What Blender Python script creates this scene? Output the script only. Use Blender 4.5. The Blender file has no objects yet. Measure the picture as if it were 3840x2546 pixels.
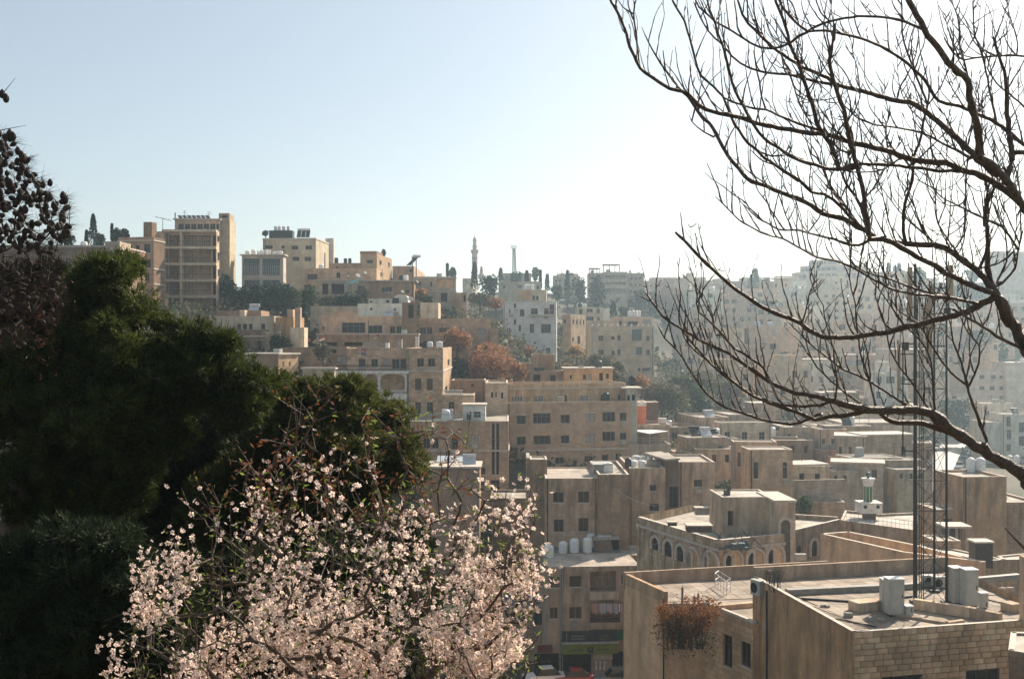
import bpy, bmesh, math, random
import numpy as np
from mathutils import Vector, Matrix, noise as mnoise

SC = bpy.context.scene
COL = SC.collection
R = math.radians
random.seed(7)
rng = np.random.default_rng(7)

# ------------------------------------------------------------------ camera, sky, sun, exposure
# photograph frame 3840 x 2546; a level camera at the origin, 40 mm lens on 36 mm film
CU, CV, F = 1920.0, 1273.0, 3840 * 40 / 36.0
cd = bpy.data.cameras.new('camera'); cam = bpy.data.objects.new('camera', cd); COL.objects.link(cam)
cam.location = (0, 0, 0); cam.rotation_euler = (R(90), 0, 0)
cd.lens = 40; cd.sensor_width = 36; cd.clip_start = 0.1; cd.clip_end = 9000
SC.camera = cam
SUN_AZ, SUN_EL = 36.0, 33.0          # degrees to the right of the view axis, above the horizon
W = bpy.data.worlds.new('World'); SC.world = W; W.use_nodes = True
wn = W.node_tree; bg = wn.nodes['Background']
sky = wn.nodes.new('ShaderNodeTexSky'); sky.sky_type = 'NISHITA'; sky.sun_disc = False
sky.sun_elevation = R(SUN_EL); sky.sun_rotation = R(SUN_AZ)
sky.altitude = 800; sky.air_density = 1.0; sky.dust_density = 1.7; sky.ozone_density = 0.45
tint = wn.nodes.new('ShaderNodeMix'); tint.data_type = 'RGBA'; tint.blend_type = 'MULTIPLY'; tint.inputs[0].default_value = 1   # warm film stock
tint.inputs[7].default_value = (1.06, 1.0, .93, 1); wn.links.new(sky.outputs[0], tint.inputs[6]); 
veil = wn.nodes.new('ShaderNodeMix'); veil.data_type = 'RGBA'; veil.inputs[0].default_value = .34; veil.inputs[7].default_value = (4.5, 4.8, 4.8, 1)   # even high haze
wn.links.new(tint.outputs[2], veil.inputs[6]); wn.links.new(veil.outputs[2], bg.inputs[0]); bg.inputs[1].default_value = 0.072
sl = bpy.data.lights.new('sun', 'SUN'); sl.energy = 4.6; sl.angle = R(0.6); sl.color = (1.0, 0.86, 0.70)
so = bpy.data.objects.new('sun', sl); COL.objects.link(so)
sdir = Vector((math.sin(R(SUN_AZ)) * math.cos(R(SUN_EL)), math.cos(R(SUN_AZ)) * math.cos(R(SUN_EL)), math.sin(R(SUN_EL))))
so.rotation_euler = sdir.to_track_quat('Z', 'Y').to_euler(); so.location = sdir * 400
SC.view_settings.view_transform = 'Standard'; SC.view_settings.look = 'None'
SC.view_settings.exposure = 0.98; SC.view_settings.gamma = 1; SC.view_settings.use_curve_mapping = False
cy = SC.cycles
cy.max_bounces = 6; cy.diffuse_bounces = 3; cy.glossy_bounces = 2; cy.transmission_bounces = 3
cy.transparent_max_bounces = 12; cy.volume_bounces = 1; cy.sample_clamp_indirect = 4.0
cy.use_denoising = True

# ------------------------------------------------------------------ pixel frames (crops of the photograph)
Kk = 960 / 2352.0
FA=(0,740,Kk); FB=(800,740,Kk); FC=(1600,840,Kk); FD=(2400,840,Kk); FE=(2880,840,Kk); FG=(1000,1200,Kk)
FH=(1700,1300,Kk); FI=(2500,1400,Kk); FJ=(2880,1300,Kk); FK=(1800,1880,Kk); FL=(2300,1780,Kk); FM=(2880,1906,Kk)
FT1=(2240,0,1600/2351.0); FT2=(2240,750,1600/2351.0); FS=(0,0,3840/2365.0)
def ru(fr, x): return (fr[0] + x * fr[2] - CU) / F
def rv(fr, y): return (CV - (fr[1] + y * fr[2])) / F
def pt(fr, x, y, d): return Vector((ru(fr, x) * d, d, rv(fr, y) * d))
def ptz(fr, x, y, z):
    d = z / rv(fr, y); return Vector((ru(fr, x) * d, d, z))
def pxm(fr, n, d): return n * fr[2] * d / F       # n frame pixels as metres at depth d

# ------------------------------------------------------------------ materials
MATS = {}
def newmat(name):
    m = bpy.data.materials.new(name); m.use_nodes = True
    nt = m.node_tree; b = nt.nodes['Principled BSDF']; return m, nt, b
def nd(nt, t, **kw):
    n = nt.nodes.new(t)
    for k, v in kw.items():
        if k[0] == 'i' and k[1:].isdigit(): n.inputs[int(k[1:])].default_value = v
        else: setattr(n, k, v)
    return n
def lk(nt, a, b): nt.links.new(a, b)
def mixc(nt, fac, a, b, mode='MIX'):
    n = nt.nodes.new('ShaderNodeMix'); n.data_type = 'RGBA'; n.blend_type = mode
    for i, v in ((0, fac), (6, a), (7, b)):
        if isinstance(v, (int, float)): n.inputs[i].default_value = v
        elif isinstance(v, tuple): n.inputs[i].default_value = (*v, 1) if len(v) == 3 else v
        else: nt.links.new(v, n.inputs[i])
    return n.outputs[2]
def ramp(nt, fac, p0, c0, p1, c1):
    r = nt.nodes.new('ShaderNodeValToRGB'); r.color_ramp.elements[0].position = p0; r.color_ramp.elements[1].position = p1
    r.color_ramp.elements[0].color = (c0, c0, c0, 1); r.color_ramp.elements[1].color = (c1, c1, c1, 1)
    nt.links.new(fac, r.inputs[0]); return r.outputs[0]
def plain(name, col, rough=0.6, metal=0.0, var=0.25, scale=3.0, spec=0.3, trans=0.0):
    if name in MATS: return MATS[name]
    m, nt, b = newmat(name)
    tc = nd(nt, 'ShaderNodeNewGeometry'); no = nd(nt, 'ShaderNodeTexNoise'); no.inputs['Scale'].default_value = scale; no.inputs['Detail'].default_value = 5
    lk(nt, tc.outputs['Position'], no.inputs['Vector'])
    f = ramp(nt, no.outputs['Fac'], 0.3, 0.0, 0.7, 1.0)
    lk(nt, mixc(nt, f, tuple(c * (1 - var) for c in col), tuple(min(1, c * (1 + var * .6)) for c in col)), b.inputs['Base Color'])
    b.inputs['Roughness'].default_value = rough; b.inputs['Metallic'].default_value = metal
    b.inputs['Specular IOR Level'].default_value = spec
    MATS[name] = m; return m
def wallmat(col, brick=0.0, streak=0.4, bh=0.28, bw=0.6, dirt=(0.10, 0.07, 0.045)):
    col = (round(min(.82,col[0]*1.40),4), round(min(.79,col[1]*1.24),4), round(min(.72,col[2]*1.09),4))
    key = 'wall_%s_%s_%s_%s' % (col, brick, streak, bh)
    if key in MATS: return MATS[key]
    m, nt, b = newmat('limestone_plaster')
    uv = nd(nt, 'ShaderNodeUVMap'); geo = nd(nt, 'ShaderNodeNewGeometry')
    n1 = nd(nt, 'ShaderNodeTexNoise'); n1.inputs['Scale'].default_value = 0.55; n1.inputs['Detail'].default_value = 8; n1.inputs['Roughness'].default_value = .65
    lk(nt, geo.outputs['Position'], n1.inputs['Vector'])
    n2 = nd(nt, 'ShaderNodeTexNoise'); n2.inputs['Scale'].default_value = 4.5; n2.inputs['Detail'].default_value = 6
    lk(nt, geo.outputs['Position'], n2.inputs['Vector'])
    base = mixc(nt, ramp(nt, n1.outputs['Fac'], .35, 0, .68, 1), tuple(c * .64 for c in col), tuple(min(.8,c * 1.12) for c in col))
    base = mixc(nt, ramp(nt, n2.outputs['Fac'], .35, 0, .7, .5), base, tuple(c * .62 for c in col))
    bump = None
    if brick:
        br = nd(nt, 'ShaderNodeTexBrick'); br.offset = .5
        br.inputs['Scale'].default_value = 1.0; br.inputs['Brick Width'].default_value = bw; br.inputs['Row Height'].default_value = bh
        br.inputs['Mortar Size'].default_value = .018; br.inputs['Mortar Smooth'].default_value = .4
        br.inputs['Color1'].default_value = (1, 1, 1, 1); br.inputs['Color2'].default_value = (.60, .58, .55, 1); br.inputs['Mortar'].default_value = (.34, .31, .28, 1)
        lk(nt, uv.outputs[0], br.inputs['Vector'])
        base = mixc(nt, brick, base, br.outputs['Color'], 'MULTIPLY')
    # vertical rain streaks that start under the parapet (v = distance below the top edge)
    mp = nd(nt, 'ShaderNodeMapping'); mp.inputs['Scale'].default_value = (.8, .13, 1); lk(nt, uv.outputs[0], mp.inputs[0])
    n3 = nd(nt, 'ShaderNodeTexNoise'); n3.inputs['Scale'].default_value = 1.3; n3.inputs['Detail'].default_value = 7; n3.inputs['Roughness'].default_value = .7
    lk(nt, mp.outputs[0], n3.inputs['Vector'])
    sx = nd(nt, 'ShaderNodeSeparateXYZ'); lk(nt, uv.outputs[0], sx.inputs[0])
    mr = nd(nt, 'ShaderNodeMapRange'); mr.inputs[1].default_value = -7; mr.inputs[2].default_value = 0; mr.inputs[3].default_value = .30; mr.inputs[4].default_value = 1
    lk(nt, sx.outputs[1], mr.inputs[0])
    st = ramp(nt, n3.outputs['Fac'], .44, 0, .70, min(1,streak*1.15))
    mm = nd(nt, 'ShaderNodeMath', operation='MULTIPLY'); lk(nt, st, mm.inputs[0]); lk(nt, mr.outputs[0], mm.inputs[1])
    base = mixc(nt, mm.outputs[0], base, dirt)
    oi = nd(nt, 'ShaderNodeObjectInfo'); hv = nd(nt, 'ShaderNodeHueSaturation'); hv.inputs['Saturation'].default_value = 1.0
    m2 = nd(nt, 'ShaderNodeMapRange'); m2.inputs[3].default_value = .82; m2.inputs[4].default_value = 1.22; lk(nt, oi.outputs['Random'], m2.inputs[0]); lk(nt, m2.outputs[0], hv.inputs['Value'])
    lk(nt, base, hv.inputs['Color']); lk(nt, hv.outputs[0], b.inputs['Base Color'])
    b.inputs['Roughness'].default_value = .9; b.inputs['Specular IOR Level'].default_value = .15
    bp = nd(nt, 'ShaderNodeBump'); bp.inputs['Strength'].default_value = .35; bp.inputs['Distance'].default_value = .03
    lk(nt, n2.outputs['Fac'], bp.inputs['Height']); lk(nt, bp.outputs[0], b.inputs['Normal'])
    MATS[key] = m; return m
def roofmat(col, key='roof'):
    k = '%s_%s' % (key, col)
    if k in MATS: return MATS[k]
    m, nt, b = newmat('dusty_roof_screed')
    geo = nd(nt, 'ShaderNodeNewGeometry')
    n1 = nd(nt, 'ShaderNodeTexNoise'); n1.inputs['Scale'].default_value = .45; n1.inputs['Detail'].default_value = 9; n1.inputs['Roughness'].default_value = .7; lk(nt, geo.outputs['Position'], n1.inputs['Vector'])
    n2 = nd(nt, 'ShaderNodeTexNoise'); n2.inputs['Scale'].default_value = 6; n2.inputs['Detail'].default_value = 5; lk(nt, geo.outputs['Position'], n2.inputs['Vector'])
    c = mixc(nt, ramp(nt, n1.outputs['Fac'], .38, 0, .6, 1), tuple(x * .45 for x in col), tuple(x * 1.05 for x in col))
    c = mixc(nt, ramp(nt, n2.outputs['Fac'], .4, 0, .7, .55), c, tuple(x * .5 for x in col))
    lk(nt, c, b.inputs['Base Color']); b.inputs['Roughness'].default_value = .85
    MATS[k] = m; return m
def glassmat(name, col, rough=.12):
    if name in MATS: return MATS[name]
    m, nt, b = newmat(name); b.inputs['Base Color'].default_value = (*col, 1); b.inputs['Roughness'].default_value = rough
    b.inputs['Specular IOR Level'].default_value = .35
    MATS[name] = m; return m
def leafmat(name, c0, c1, trans=.35, scale=1.2, rough=.7):
    if name in MATS: return MATS[name]
    m, nt, b = newmat(name)
    geo = nd(nt, 'ShaderNodeNewGeometry'); n = nd(nt, 'ShaderNodeTexNoise'); n.inputs['Scale'].default_value = scale; n.inputs['Detail'].default_value = 4
    lk(nt, geo.outputs['Position'], n.inputs['Vector'])
    oi = geo.outputs['Random Per Island']
    c = mixc(nt, oi, c0, c1); c = mixc(nt, ramp(nt, n.outputs['Fac'], .35, 0, .65, .6), c, tuple(x * .6 for x in c0))
    b.inputs['Roughness'].default_value = rough; b.inputs['Specular IOR Level'].default_value = .2
    lk(nt, c, b.inputs['Base Color'])
    tr = nd(nt, 'ShaderNodeBsdfTranslucent'); lk(nt, c, tr.inputs[0]); mx = nd(nt, 'ShaderNodeMixShader'); mx.inputs[0].default_value = trans
    lk(nt, b.outputs[0], mx.inputs[1]); lk(nt, tr.outputs[0], mx.inputs[2]); lk(nt, mx.outputs[0], nt.nodes['Material Output'].inputs[0])
    MATS[name] = m; return m

TAN=(.46,.36,.27); PINK=(.47,.36,.28); BUFF=(.50,.42,.33); WHITE=(.66,.63,.58); GREY=(.40,.39,.37); BROWN=(.30,.22,.16); ORANGE=(.52,.33,.18); OLD=(.42,.35,.27); PALE=(.56,.50,.42)
M_GLASS = glassmat('dark_window_glass', (.008, .010, .012), .2)
M_GLASSB = glassmat('bluish_window_glass', (.05, .08, .09), .05)
M_DARK = plain('dark_interior', (.025, .02, .018), .9)
M_SHUT = plain('pale_shutter', (.38, .36, .33), .7)
M_BRSHUT = plain('brown_shutter', (.11, .06, .04), .7)
M_FRAME = plain('weathered_window_frame', (.20, .17, .14), .6)
M_FRAMED = plain('dark_window_frame', (.07, .065, .06), .5)
M_SILL = plain('pale_stone_sill', (.55, .48, .40), .8)
M_CONC = plain('grey_concrete', (.34, .31, .27), .85)
M_TANK = plain('white_water_tank_plastic', (.74, .74, .72), .45, var=.12)
M_BTANK = plain('black_water_tank_plastic', (.03, .03, .032), .5)
M_METAL = plain('dark_galvanised_steel', (.035, .035, .035), .6, .2)
M_STEEL = plain('pale_galvanised_steel', (.55, .55, .55), .4, .5)
M_ACW = plain('cream_painted_metal', (.42, .42, .38), .5, var=.12)
M_BARK = plain('dark_bark', (.10, .066, .047), .6, var=.5, scale=40, spec=.4)
M_BARKM = plain('brown_bark', (.09, .065, .05), .9, var=.4, scale=5)

_nt=M_BARK.node_tree; _b=_nt.nodes['Principled BSDF']; _g=nd(_nt,'ShaderNodeNewGeometry'); _n=nd(_nt,'ShaderNodeTexNoise'); _n.inputs['Scale'].default_value=55; _n.inputs['Detail'].default_value=6
lk(_nt,_g.outputs['Position'],_n.inputs['Vector']); _bp=nd(_nt,'ShaderNodeBump'); _bp.inputs['Strength'].default_value=.9; _bp.inputs['Distance'].default_value=.02; lk(_nt,_n.outputs['Fac'],_bp.inputs['Height']); lk(_nt,_bp.outputs[0],_b.inputs['Normal'])
# ------------------------------------------------------------------ mesh helper
class MB:
    def __init__(s): s.v=[]; s.f=[]; s.m=[]; s.uv=[]
    def quad(s, a, b, c, d, mat=0, uv=None):
        n=len(s.v); s.v += [tuple(a), tuple(b), tuple(c), tuple(d)]; s.f.append((n,n+1,n+2,n+3)); s.m.append(mat)
        s.uv += uv or [(0,0),(1,0),(1,1),(0,1)]
    def poly(s, pts, mat=0):
        n=len(s.v); s.v += [tuple(p) for p in pts]; s.f.append(tuple(range(n, n+len(pts)))); s.m.append(mat); s.uv += [(p[0], p[1]) for p in pts]
    def box(s, o, X, Y, Z, mat=0):
        """box from corner o with edge vectors X, Y, Z"""
        o=Vector(o); X=Vector(X); Y=Vector(Y); Z=Vector(Z)
        lx, ly, lz = X.length, Y.length, Z.length
        p=[o, o+X, o+X+Y, o+Y, o+Z, o+X+Z, o+X+Y+Z, o+Y+Z]
        for (a,b,c,d), w in (((0,1,5,4),lx),((1,2,6,5),ly),((2,3,7,6),lx),((3,0,4,7),ly)):
            s.quad(p[a],p[b],p[c],p[d],mat,[(0,-lz),(w,-lz),(w,0),(0,0)])
        s.quad(p[4],p[5],p[6],p[7],mat,[(0,0),(lx,0),(lx,ly),(0,ly)]); s.quad(p[3],p[2],p[1],p[0],mat,[(0,0),(lx,0),(lx,ly),(0,ly)])
    def tube(s, pts, rad, n=6, mat=0, cap=True):
        base=len(s.v); P=[Vector(p) for p in pts]; k=len(P)
        up=Vector((0,0,1))
        for i,p in enumerate(P):
            t=(P[min(i+1,k-1)]-P[max(i-1,0)]).normalized()
            a=t.cross(up) if abs(t.z)<.95 else t.cross(Vector((1,0,0)))
            a.normalize(); b=t.cross(a)
            r=rad[i] if hasattr(rad,'__len__') else rad
            for j in range(n):
                an=2*math.pi*j/n; s.v.append(tuple(p+(a*math.cos(an)+b*math.sin(an))*r))
        for i in range(k-1):
            for j in range(n):
                a=base+i*n+j; b=base+i*n+(j+1)%n
                s.f.append((a,b,b+n,a+n)); s.m.append(mat); s.uv += [(0,0)]*4
        if cap:
            s.f.append(tuple(base+j for j in range(n))[::-1]); s.m.append(mat); s.uv += [(0,0)]*n
            s.f.append(tuple(base+(k-1)*n+j for j in range(n))); s.m.append(mat); s.uv += [(0,0)]*n
    def lathe(s, c, prof, n=12, mat=0):
        """prof: [(r, z)] from bottom to top round the vertical through c"""
        base=len(s.v); c=Vector(c)
        for r,z in prof:
            for j in range(n):
                a=2*math.pi*j/n; s.v.append((c.x+r*math.cos(a), c.y+r*math.sin(a), c.z+z))
        for i in range(len(prof)-1):
            for j in range(n):
                a=base+i*n+j; b=base+i*n+(j+1)%n
                s.f.append((a,b,b+n,a+n)); s.m.append(mat); s.uv += [(0,0)]*4
        s.f.append(tuple(base+j for j in range(n))[::-1]); s.m.append(mat); s.uv += [(0,0)]*n
        s.f.append(tuple(base+(len(prof)-1)*n+j for j in range(n))); s.m.append(mat); s.uv += [(0,0)]*n
    def mesh(s, name, mats, origin=(0,0,0), smooth=False):
        me=bpy.data.meshes.new(name); o=Vector(origin)
        me.from_pydata([(a-o.x,b-o.y,c-o.z) for a,b,c in s.v], [], s.f)
        for m in (mats if isinstance(mats,(list,tuple)) else [mats]): me.materials.append(m)
        me.polygons.foreach_set('material_index', s.m)
        u=me.uv_layers.new(name='UVMap'); u.data.foreach_set('uv', [x for p in s.uv for x in p])
        if smooth: me.polygons.foreach_set('use_smooth', [True]*len(s.f))
        me.update(); return me
    def build(s, name, mats, parent=None, origin=None, smooth=False):
        """one object; ORIGIN defaults to the parent's location"""
        if origin is None: origin = ORG.get(parent.name, (0,0,0)) if parent else (0,0,0)
        o=bpy.data.objects.new(name, s.mesh(name, mats, origin, smooth)); COL.objects.link(o)
        if parent: o.parent=parent
        else: o.location=origin
        ORG[o.name]=tuple(origin)
        return o
ORG = {}
def tag(o, label, cat=None, group=None, kind=None):
    if label: o['label']=label
    if cat: o['category']=cat
    if group: o['group']=group
    if kind: o['kind']=kind
    return o
def empty(name, loc, label, cat, group=None):
    o=bpy.data.objects.new(name, None); COL.objects.link(o); o.location=loc; ORG[o.name]=tuple(loc); o.empty_display_size=.5
    return tag(o, label, cat, group, 'thing')
def npmesh(name, verts, faces, mats, midx=None):
    """quads or tris from numpy arrays (N,3), (M,k)"""
    me=bpy.data.meshes.new(name); k=faces.shape[1]
    me.vertices.add(len(verts)); me.vertices.foreach_set('co', np.ascontiguousarray(verts, np.float32).ravel())
    me.loops.add(faces.size); me.loops.foreach_set('vertex_index', np.ascontiguousarray(faces, np.int32).ravel())
    me.polygons.add(len(faces)); me.polygons.foreach_set('loop_start', np.arange(0, faces.size, k, dtype=np.int32))
    me.polygons.foreach_set('loop_total', np.full(len(faces), k, np.int32))
    for m in (mats if isinstance(mats,(list,tuple)) else [mats]): me.materials.append(m)
    if midx is not None: me.polygons.foreach_set('material_index', np.asarray(midx, np.int32))
    me.update(calc_edges=True); return me
def npobj(name, verts, faces, mats, parent=None, midx=None):
    org=np.array(ORG.get(parent.name,(0,0,0)) if parent else (0,0,0))
    o=bpy.data.objects.new(name, npmesh(name, verts-org, faces, mats, midx)); COL.objects.link(o)
    if parent: o.parent=parent
    ORG[o.name]=tuple(org); return o
def copy_tree(src, loc, rz=0, scale=1, mat=None):
    c=src.copy(); COL.objects.link(c); c.location=loc; c.rotation_euler=(0,0,rz); c.scale=(scale,)*3
    for ch in src.children:
        k=ch.copy(); COL.objects.link(k); k.parent=c
        if mat and ch.name.startswith('body'):
            k.data=ch.data.copy(); k.data.materials[0]=mat
        for g in ch.children:
            h=g.copy(); COL.objects.link(h); h.parent=k
    return c

# ------------------------------------------------------------------ walls with real openings
CTRL = []       # ground control points (x, y, z)
def wall(mb, O, X, w, z0, z1, rects, N, rev=.22, mat=0, matr=0, ztop=None):
    """wall from O along X, width w, from z0 to z1, with rectangular openings (a0,a1,b0,b1,depth); N points inwards"""
    O=Vector((O[0],O[1],0)); X=Vector((X[0],X[1],0)); N=Vector((N[0],N[1],0)); ztop=z1 if ztop is None else ztop
    rs=[]
    for r in rects:
        a0,a1,b0,b1=max(r[0],.02),min(r[1],w-.02),max(r[2],z0+.02),min(r[3],z1-.02)
        if a1-a0>.05 and b1-b0>.05: rs.append((a0,a1,b0,b1,r[4] if len(r)>4 and r[4] else rev))
    xs=sorted({0.0,w}|{r[0] for r in rs}|{r[1] for r in rs}); zs=sorted({z0,z1}|{r[2] for r in rs}|{r[3] for r in rs})
    P=lambda a,z,n=0: O+X*a+N*n+Vector((0,0,z))
    for i in range(len(xs)-1):
        if xs[i+1]-xs[i]<1e-4: continue
        j=0
        while j<len(zs)-1:
            am=(xs[i]+xs[i+1])/2
            hole=lambda jj: any(r[0]<am<r[1] and r[2]<(zs[jj]+zs[jj+1])/2<r[3] for r in rs)
            if hole(j): j+=1; continue
            k=j
            while k+1<len(zs)-1 and not hole(k+1): k+=1
            a,b,c,e=xs[i],xs[i+1],zs[j],zs[k+1]
            mb.quad(P(a,c),P(b,c),P(b,e),P(a,e),mat,[(a,c-ztop),(b,c-ztop),(b,e-ztop),(a,e-ztop)])
            j=k+1
    for a,b,c,e,n in rs:
        u=[(0,0),(n,0),(n,1),(0,1)]
        mb.quad(P(a,c),P(a,c,n),P(a,e,n),P(a,e),matr,u); mb.quad(P(b,c,n),P(b,c),P(b,e),P(b,e,n),matr,u)
        mb.quad(P(a,e),P(a,e,n),P(b,e,n),P(b,e),matr,u); mb.quad(P(a,c,n),P(a,c),P(b,c),P(b,c,n),matr,u)
    return rs

WK = {'d':(M_GLASS,M_FRAME),'c':(M_SHUT,M_FRAME),'b':(M_GLASSB,M_FRAME),'k':(M_DARK,M_FRAMED),'s':(M_BRSHUT,M_FRAMED),'f':(M_GLASS,M_FRAMED)}
def window(parent, O, X, N, r, kind, dist, name='window'):
    """frame, mullions and pane set back in an opening; the pane is a sub-part when the window is near"""
    O=Vector((O[0],O[1],0)); X=Vector((X[0],X[1],0)); N=Vector((N[0],N[1],0)); a,b,c,e,n=r
    P=lambda aa,z,k: O+X*aa+N*k+Vector((0,0,z))
    gm,fm=WK[kind if kind in WK else 'd']; w=b-a; h=e-c
    if kind=='k' and n>.8: dd=n-.02
    else: dd=n-.05
    t=min(.07,w*.12); mb=MB(); U=Vector((0,0,1))
    mb.box(P(a,c,dd-.05),X*t,N*.05,U*h); mb.box(P(b-t,c,dd-.05),X*t,N*.05,U*h)
    mb.box(P(a+t,c,dd-.05),X*(w-2*t),N*.05,U*t); mb.box(P(a+t,e-t,dd-.05),X*(w-2*t),N*.05,U*t)
    nm=1 if w<1.7 else (2 if w<2.6 else 3)
    if w>.75:
        for q in range(nm):
            x=a+w*(q+1)/(nm+1); mb.box(P(x-t/2,c+t,dd-.045),X*t,N*.04,U*(h-2*t))
    if h>1.5: mb.box(P(a+t,c+h*.68,dd-.043),X*(w-2*t),N*.038,U*t*.9)
    # sill
    if n<.6: mb.box(P(a-.08,c-.09,-.07),X*(w+.16),N*(.065),U*.09,1)
    if dist<150:
        wo=mb.build(name,[fm,M_SILL],parent)
        g=MB(); g.quad(P(a,c,dd),P(b,c,dd),P(b,e,dd),P(a,e,dd)); g.build('pane',gm,wo)
    else:
        mb.quad(P(a,c,dd),P(b,c,dd),P(b,e,dd),P(a,e,dd),2)
        wo=mb.build(name,[fm,M_SILL,gm],parent)
    return wo

def inpoly(P, x, y):
    c=False; n=len(P)
    for i in range(n):
        a,b=P[i],P[(i+1)%n]
        if (a.y>y)!=(b.y>y) and x<(b.x-a.x)*(y-a.y)/(b.y-a.y)+a.x: c=not c
    return c
class Bld:
    """a flat-roofed building whose front stands on the line of sight of the given frame pixels"""
    def __init__(s, name, label, fr, box, d, yaw=0, side=None, depth=9, wins=(), swins=(), col=TAN, scol=None, brick=.5, streak=.4,
                 par=.5, bands=(), cat='building', group=None, drop=10.0, roof=(.42,.37,.30), bh=.28, ctrl=True, overhang=0, vis=None):
        x0,y0,x1,y1=box; s.fr=fr; s.d=d
        s.par=par; yr=R(yaw); s.X=Vector((math.cos(yr),math.sin(yr),0)); s.N=Vector((-math.sin(yr),math.cos(yr),0))
        s.P0=Vector((ru(fr,x0)*d,d,0)); s.w=s.along(x1)
        s.P1=s.P0+s.X*s.w; s.zt=rv(fr,y0)*d; s.zb=rv(fr,y1)*d; s.zf=s.zb-drop
        s.right = side is None or side>=x1
        if vis: s.right = vis=='R'
        if side is not None:
            Q=s.P1 if s.right else s.P0; r=ru(fr,side); s.D=(r*Q.y-Q.x)/(s.N.x-r*s.N.y)
            if not .5<s.D<60: s.D=depth
        else: s.D=depth
        s.root=empty(name,(s.P0.x+s.X.x*s.w/2,s.P0.y+s.X.y*s.w/2,s.zb),label,cat,group)
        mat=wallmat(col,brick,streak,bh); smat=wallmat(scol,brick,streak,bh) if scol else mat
        rf=roofmat(roof)
        if ctrl:
            CTRL.append((*(s.P0+s.X*s.w*.5).to_tuple()[:2],s.zb)); CTRL.append((*(s.P0+s.X*s.w*.5+s.N*s.D).to_tuple()[:2],s.zb))
        mb=MB()
        rects=[s.rect(q) for q in wins]; rs=wall(mb,s.P0,s.X,s.w,s.zf,s.zt,rects,s.N)
        sX,sO=(s.N,s.P1) if s.right else (-s.N,s.P0+s.N*s.D)
        sN=-s.X if s.right else s.X
        s.sX,s.sO,s.sN=sX,sO,sN
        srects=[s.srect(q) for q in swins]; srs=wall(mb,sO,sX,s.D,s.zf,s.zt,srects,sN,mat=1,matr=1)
        # the two hidden walls
        o2,x2=(s.P0+s.N*s.D,-s.N) if s.right else (s.P1,s.N)
        wall(mb,o2,x2,s.D,s.zf,s.zt,[],-sN,mat=0)
        wall(mb,s.P1+s.N*s.D,-s.X,s.w,s.zf,s.zt,[],-s.N,mat=0)
        # parapet ring and roof
        t=.22; zr=s.zt-par
        o=s.P0.copy(); w,D=s.w,s.D
        def V(a,n,z): return o+s.X*a+s.N*n+Vector((0,0,z))
        if w>1 and D>1 and par>0:
            for p,q,r_,u_ in ((V(0,0,s.zt),V(w,0,s.zt),V(w-t,t,s.zt),V(t,t,s.zt)),(V(w,0,s.zt),V(w,D,s.zt),V(w-t,D-t,s.zt),V(w-t,t,s.zt)),
                              (V(w,D,s.zt),V(0,D,s.zt),V(t,D-t,s.zt),V(w-t,D-t,s.zt)),(V(0,D,s.zt),V(0,0,s.zt),V(t,t,s.zt),V(t,D-t,s.zt))):
                mb.quad(p,q,r_,u_,2)
            for (a1,n1),(a2,n2) in (((t,t),(w-t,t)),((w-t,t),(w-t,D-t)),((w-t,D-t),(t,D-t)),((t,D-t),(t,t))):
                mb.quad(V(a1,n1,s.zt),V(a2,n2,s.zt),V(a2,n2,zr),V(a1,n1,zr),0)
            mb.quad(V(t,t,zr),V(w-t,t,zr),V(w-t,D-t,zr),V(t,D-t,zr),3)
        else: mb.quad(V(0,0,s.zt),V(w,0,s.zt),V(w,D,s.zt),V(0,D,s.zt),3)
        s.body=mb.build('wall',[mat,smat,M_SILL,rf],s.root)
        for b in bands:
            z=rv(fr,b)*d; bb=MB(); bb.box(V(-.12,-.12,z-.1),s.X*(w+.24),s.N*(D+.24),(0,0,.2)); bb.build('cornice',M_SILL,s.root)
        if overhang: 
            bb=MB(); bb.box(V(-overhang,-overhang,s.zt+.003),s.X*(w+2*overhang),s.N*(D+2*overhang),(0,0,.22)); bb.build('roof_slab',M_SILL,s.root)
        for q,r in zip(wins,[s.clip(x,s.w) for x in rects]):
            if r: s.open(q,r,s.P0,s.X,s.N)
        # small fixed clutter: wall units under windows, down pipes, roof aerials, heaters and tanks
        q_=random.Random(int(abs(x0*3+y0*7+d*11))); V2=lambda a,n,z: s.P0+s.X*a+s.N*n+Vector((0,0,z))
        for r in [s.clip(x,s.w) for x in rects]:
            if r and r[4]<.3 and q_.random()<(.22 if d<260 else .1) and r[1]-r[0]<3:
                mb=MB(); mb.box(V2(r[0]+.1,-.38,r[2]-.75),s.X*.75,s.N*.36,(0,0,.5)); mb.build('air_conditioner_box',M_ACW if q_.random()<.6 else M_CONC,s.root)
        if d<300 and s.w>4 and s.zt-s.zb>4:
            for a in ((.25,) if q_.random()<.5 else (.25,s.w-.3)):
                if not any(r[0]-.15<a<r[1]+.15 for r in rects):
                    mb=MB(); mb.tube([V2(a,-.08,s.zt-.1),V2(a,-.08,s.zb)],.06,5); mb.build('down_pipe',q_.choice((M_METAL,M_CONC,M_FRAME)),s.root)
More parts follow.
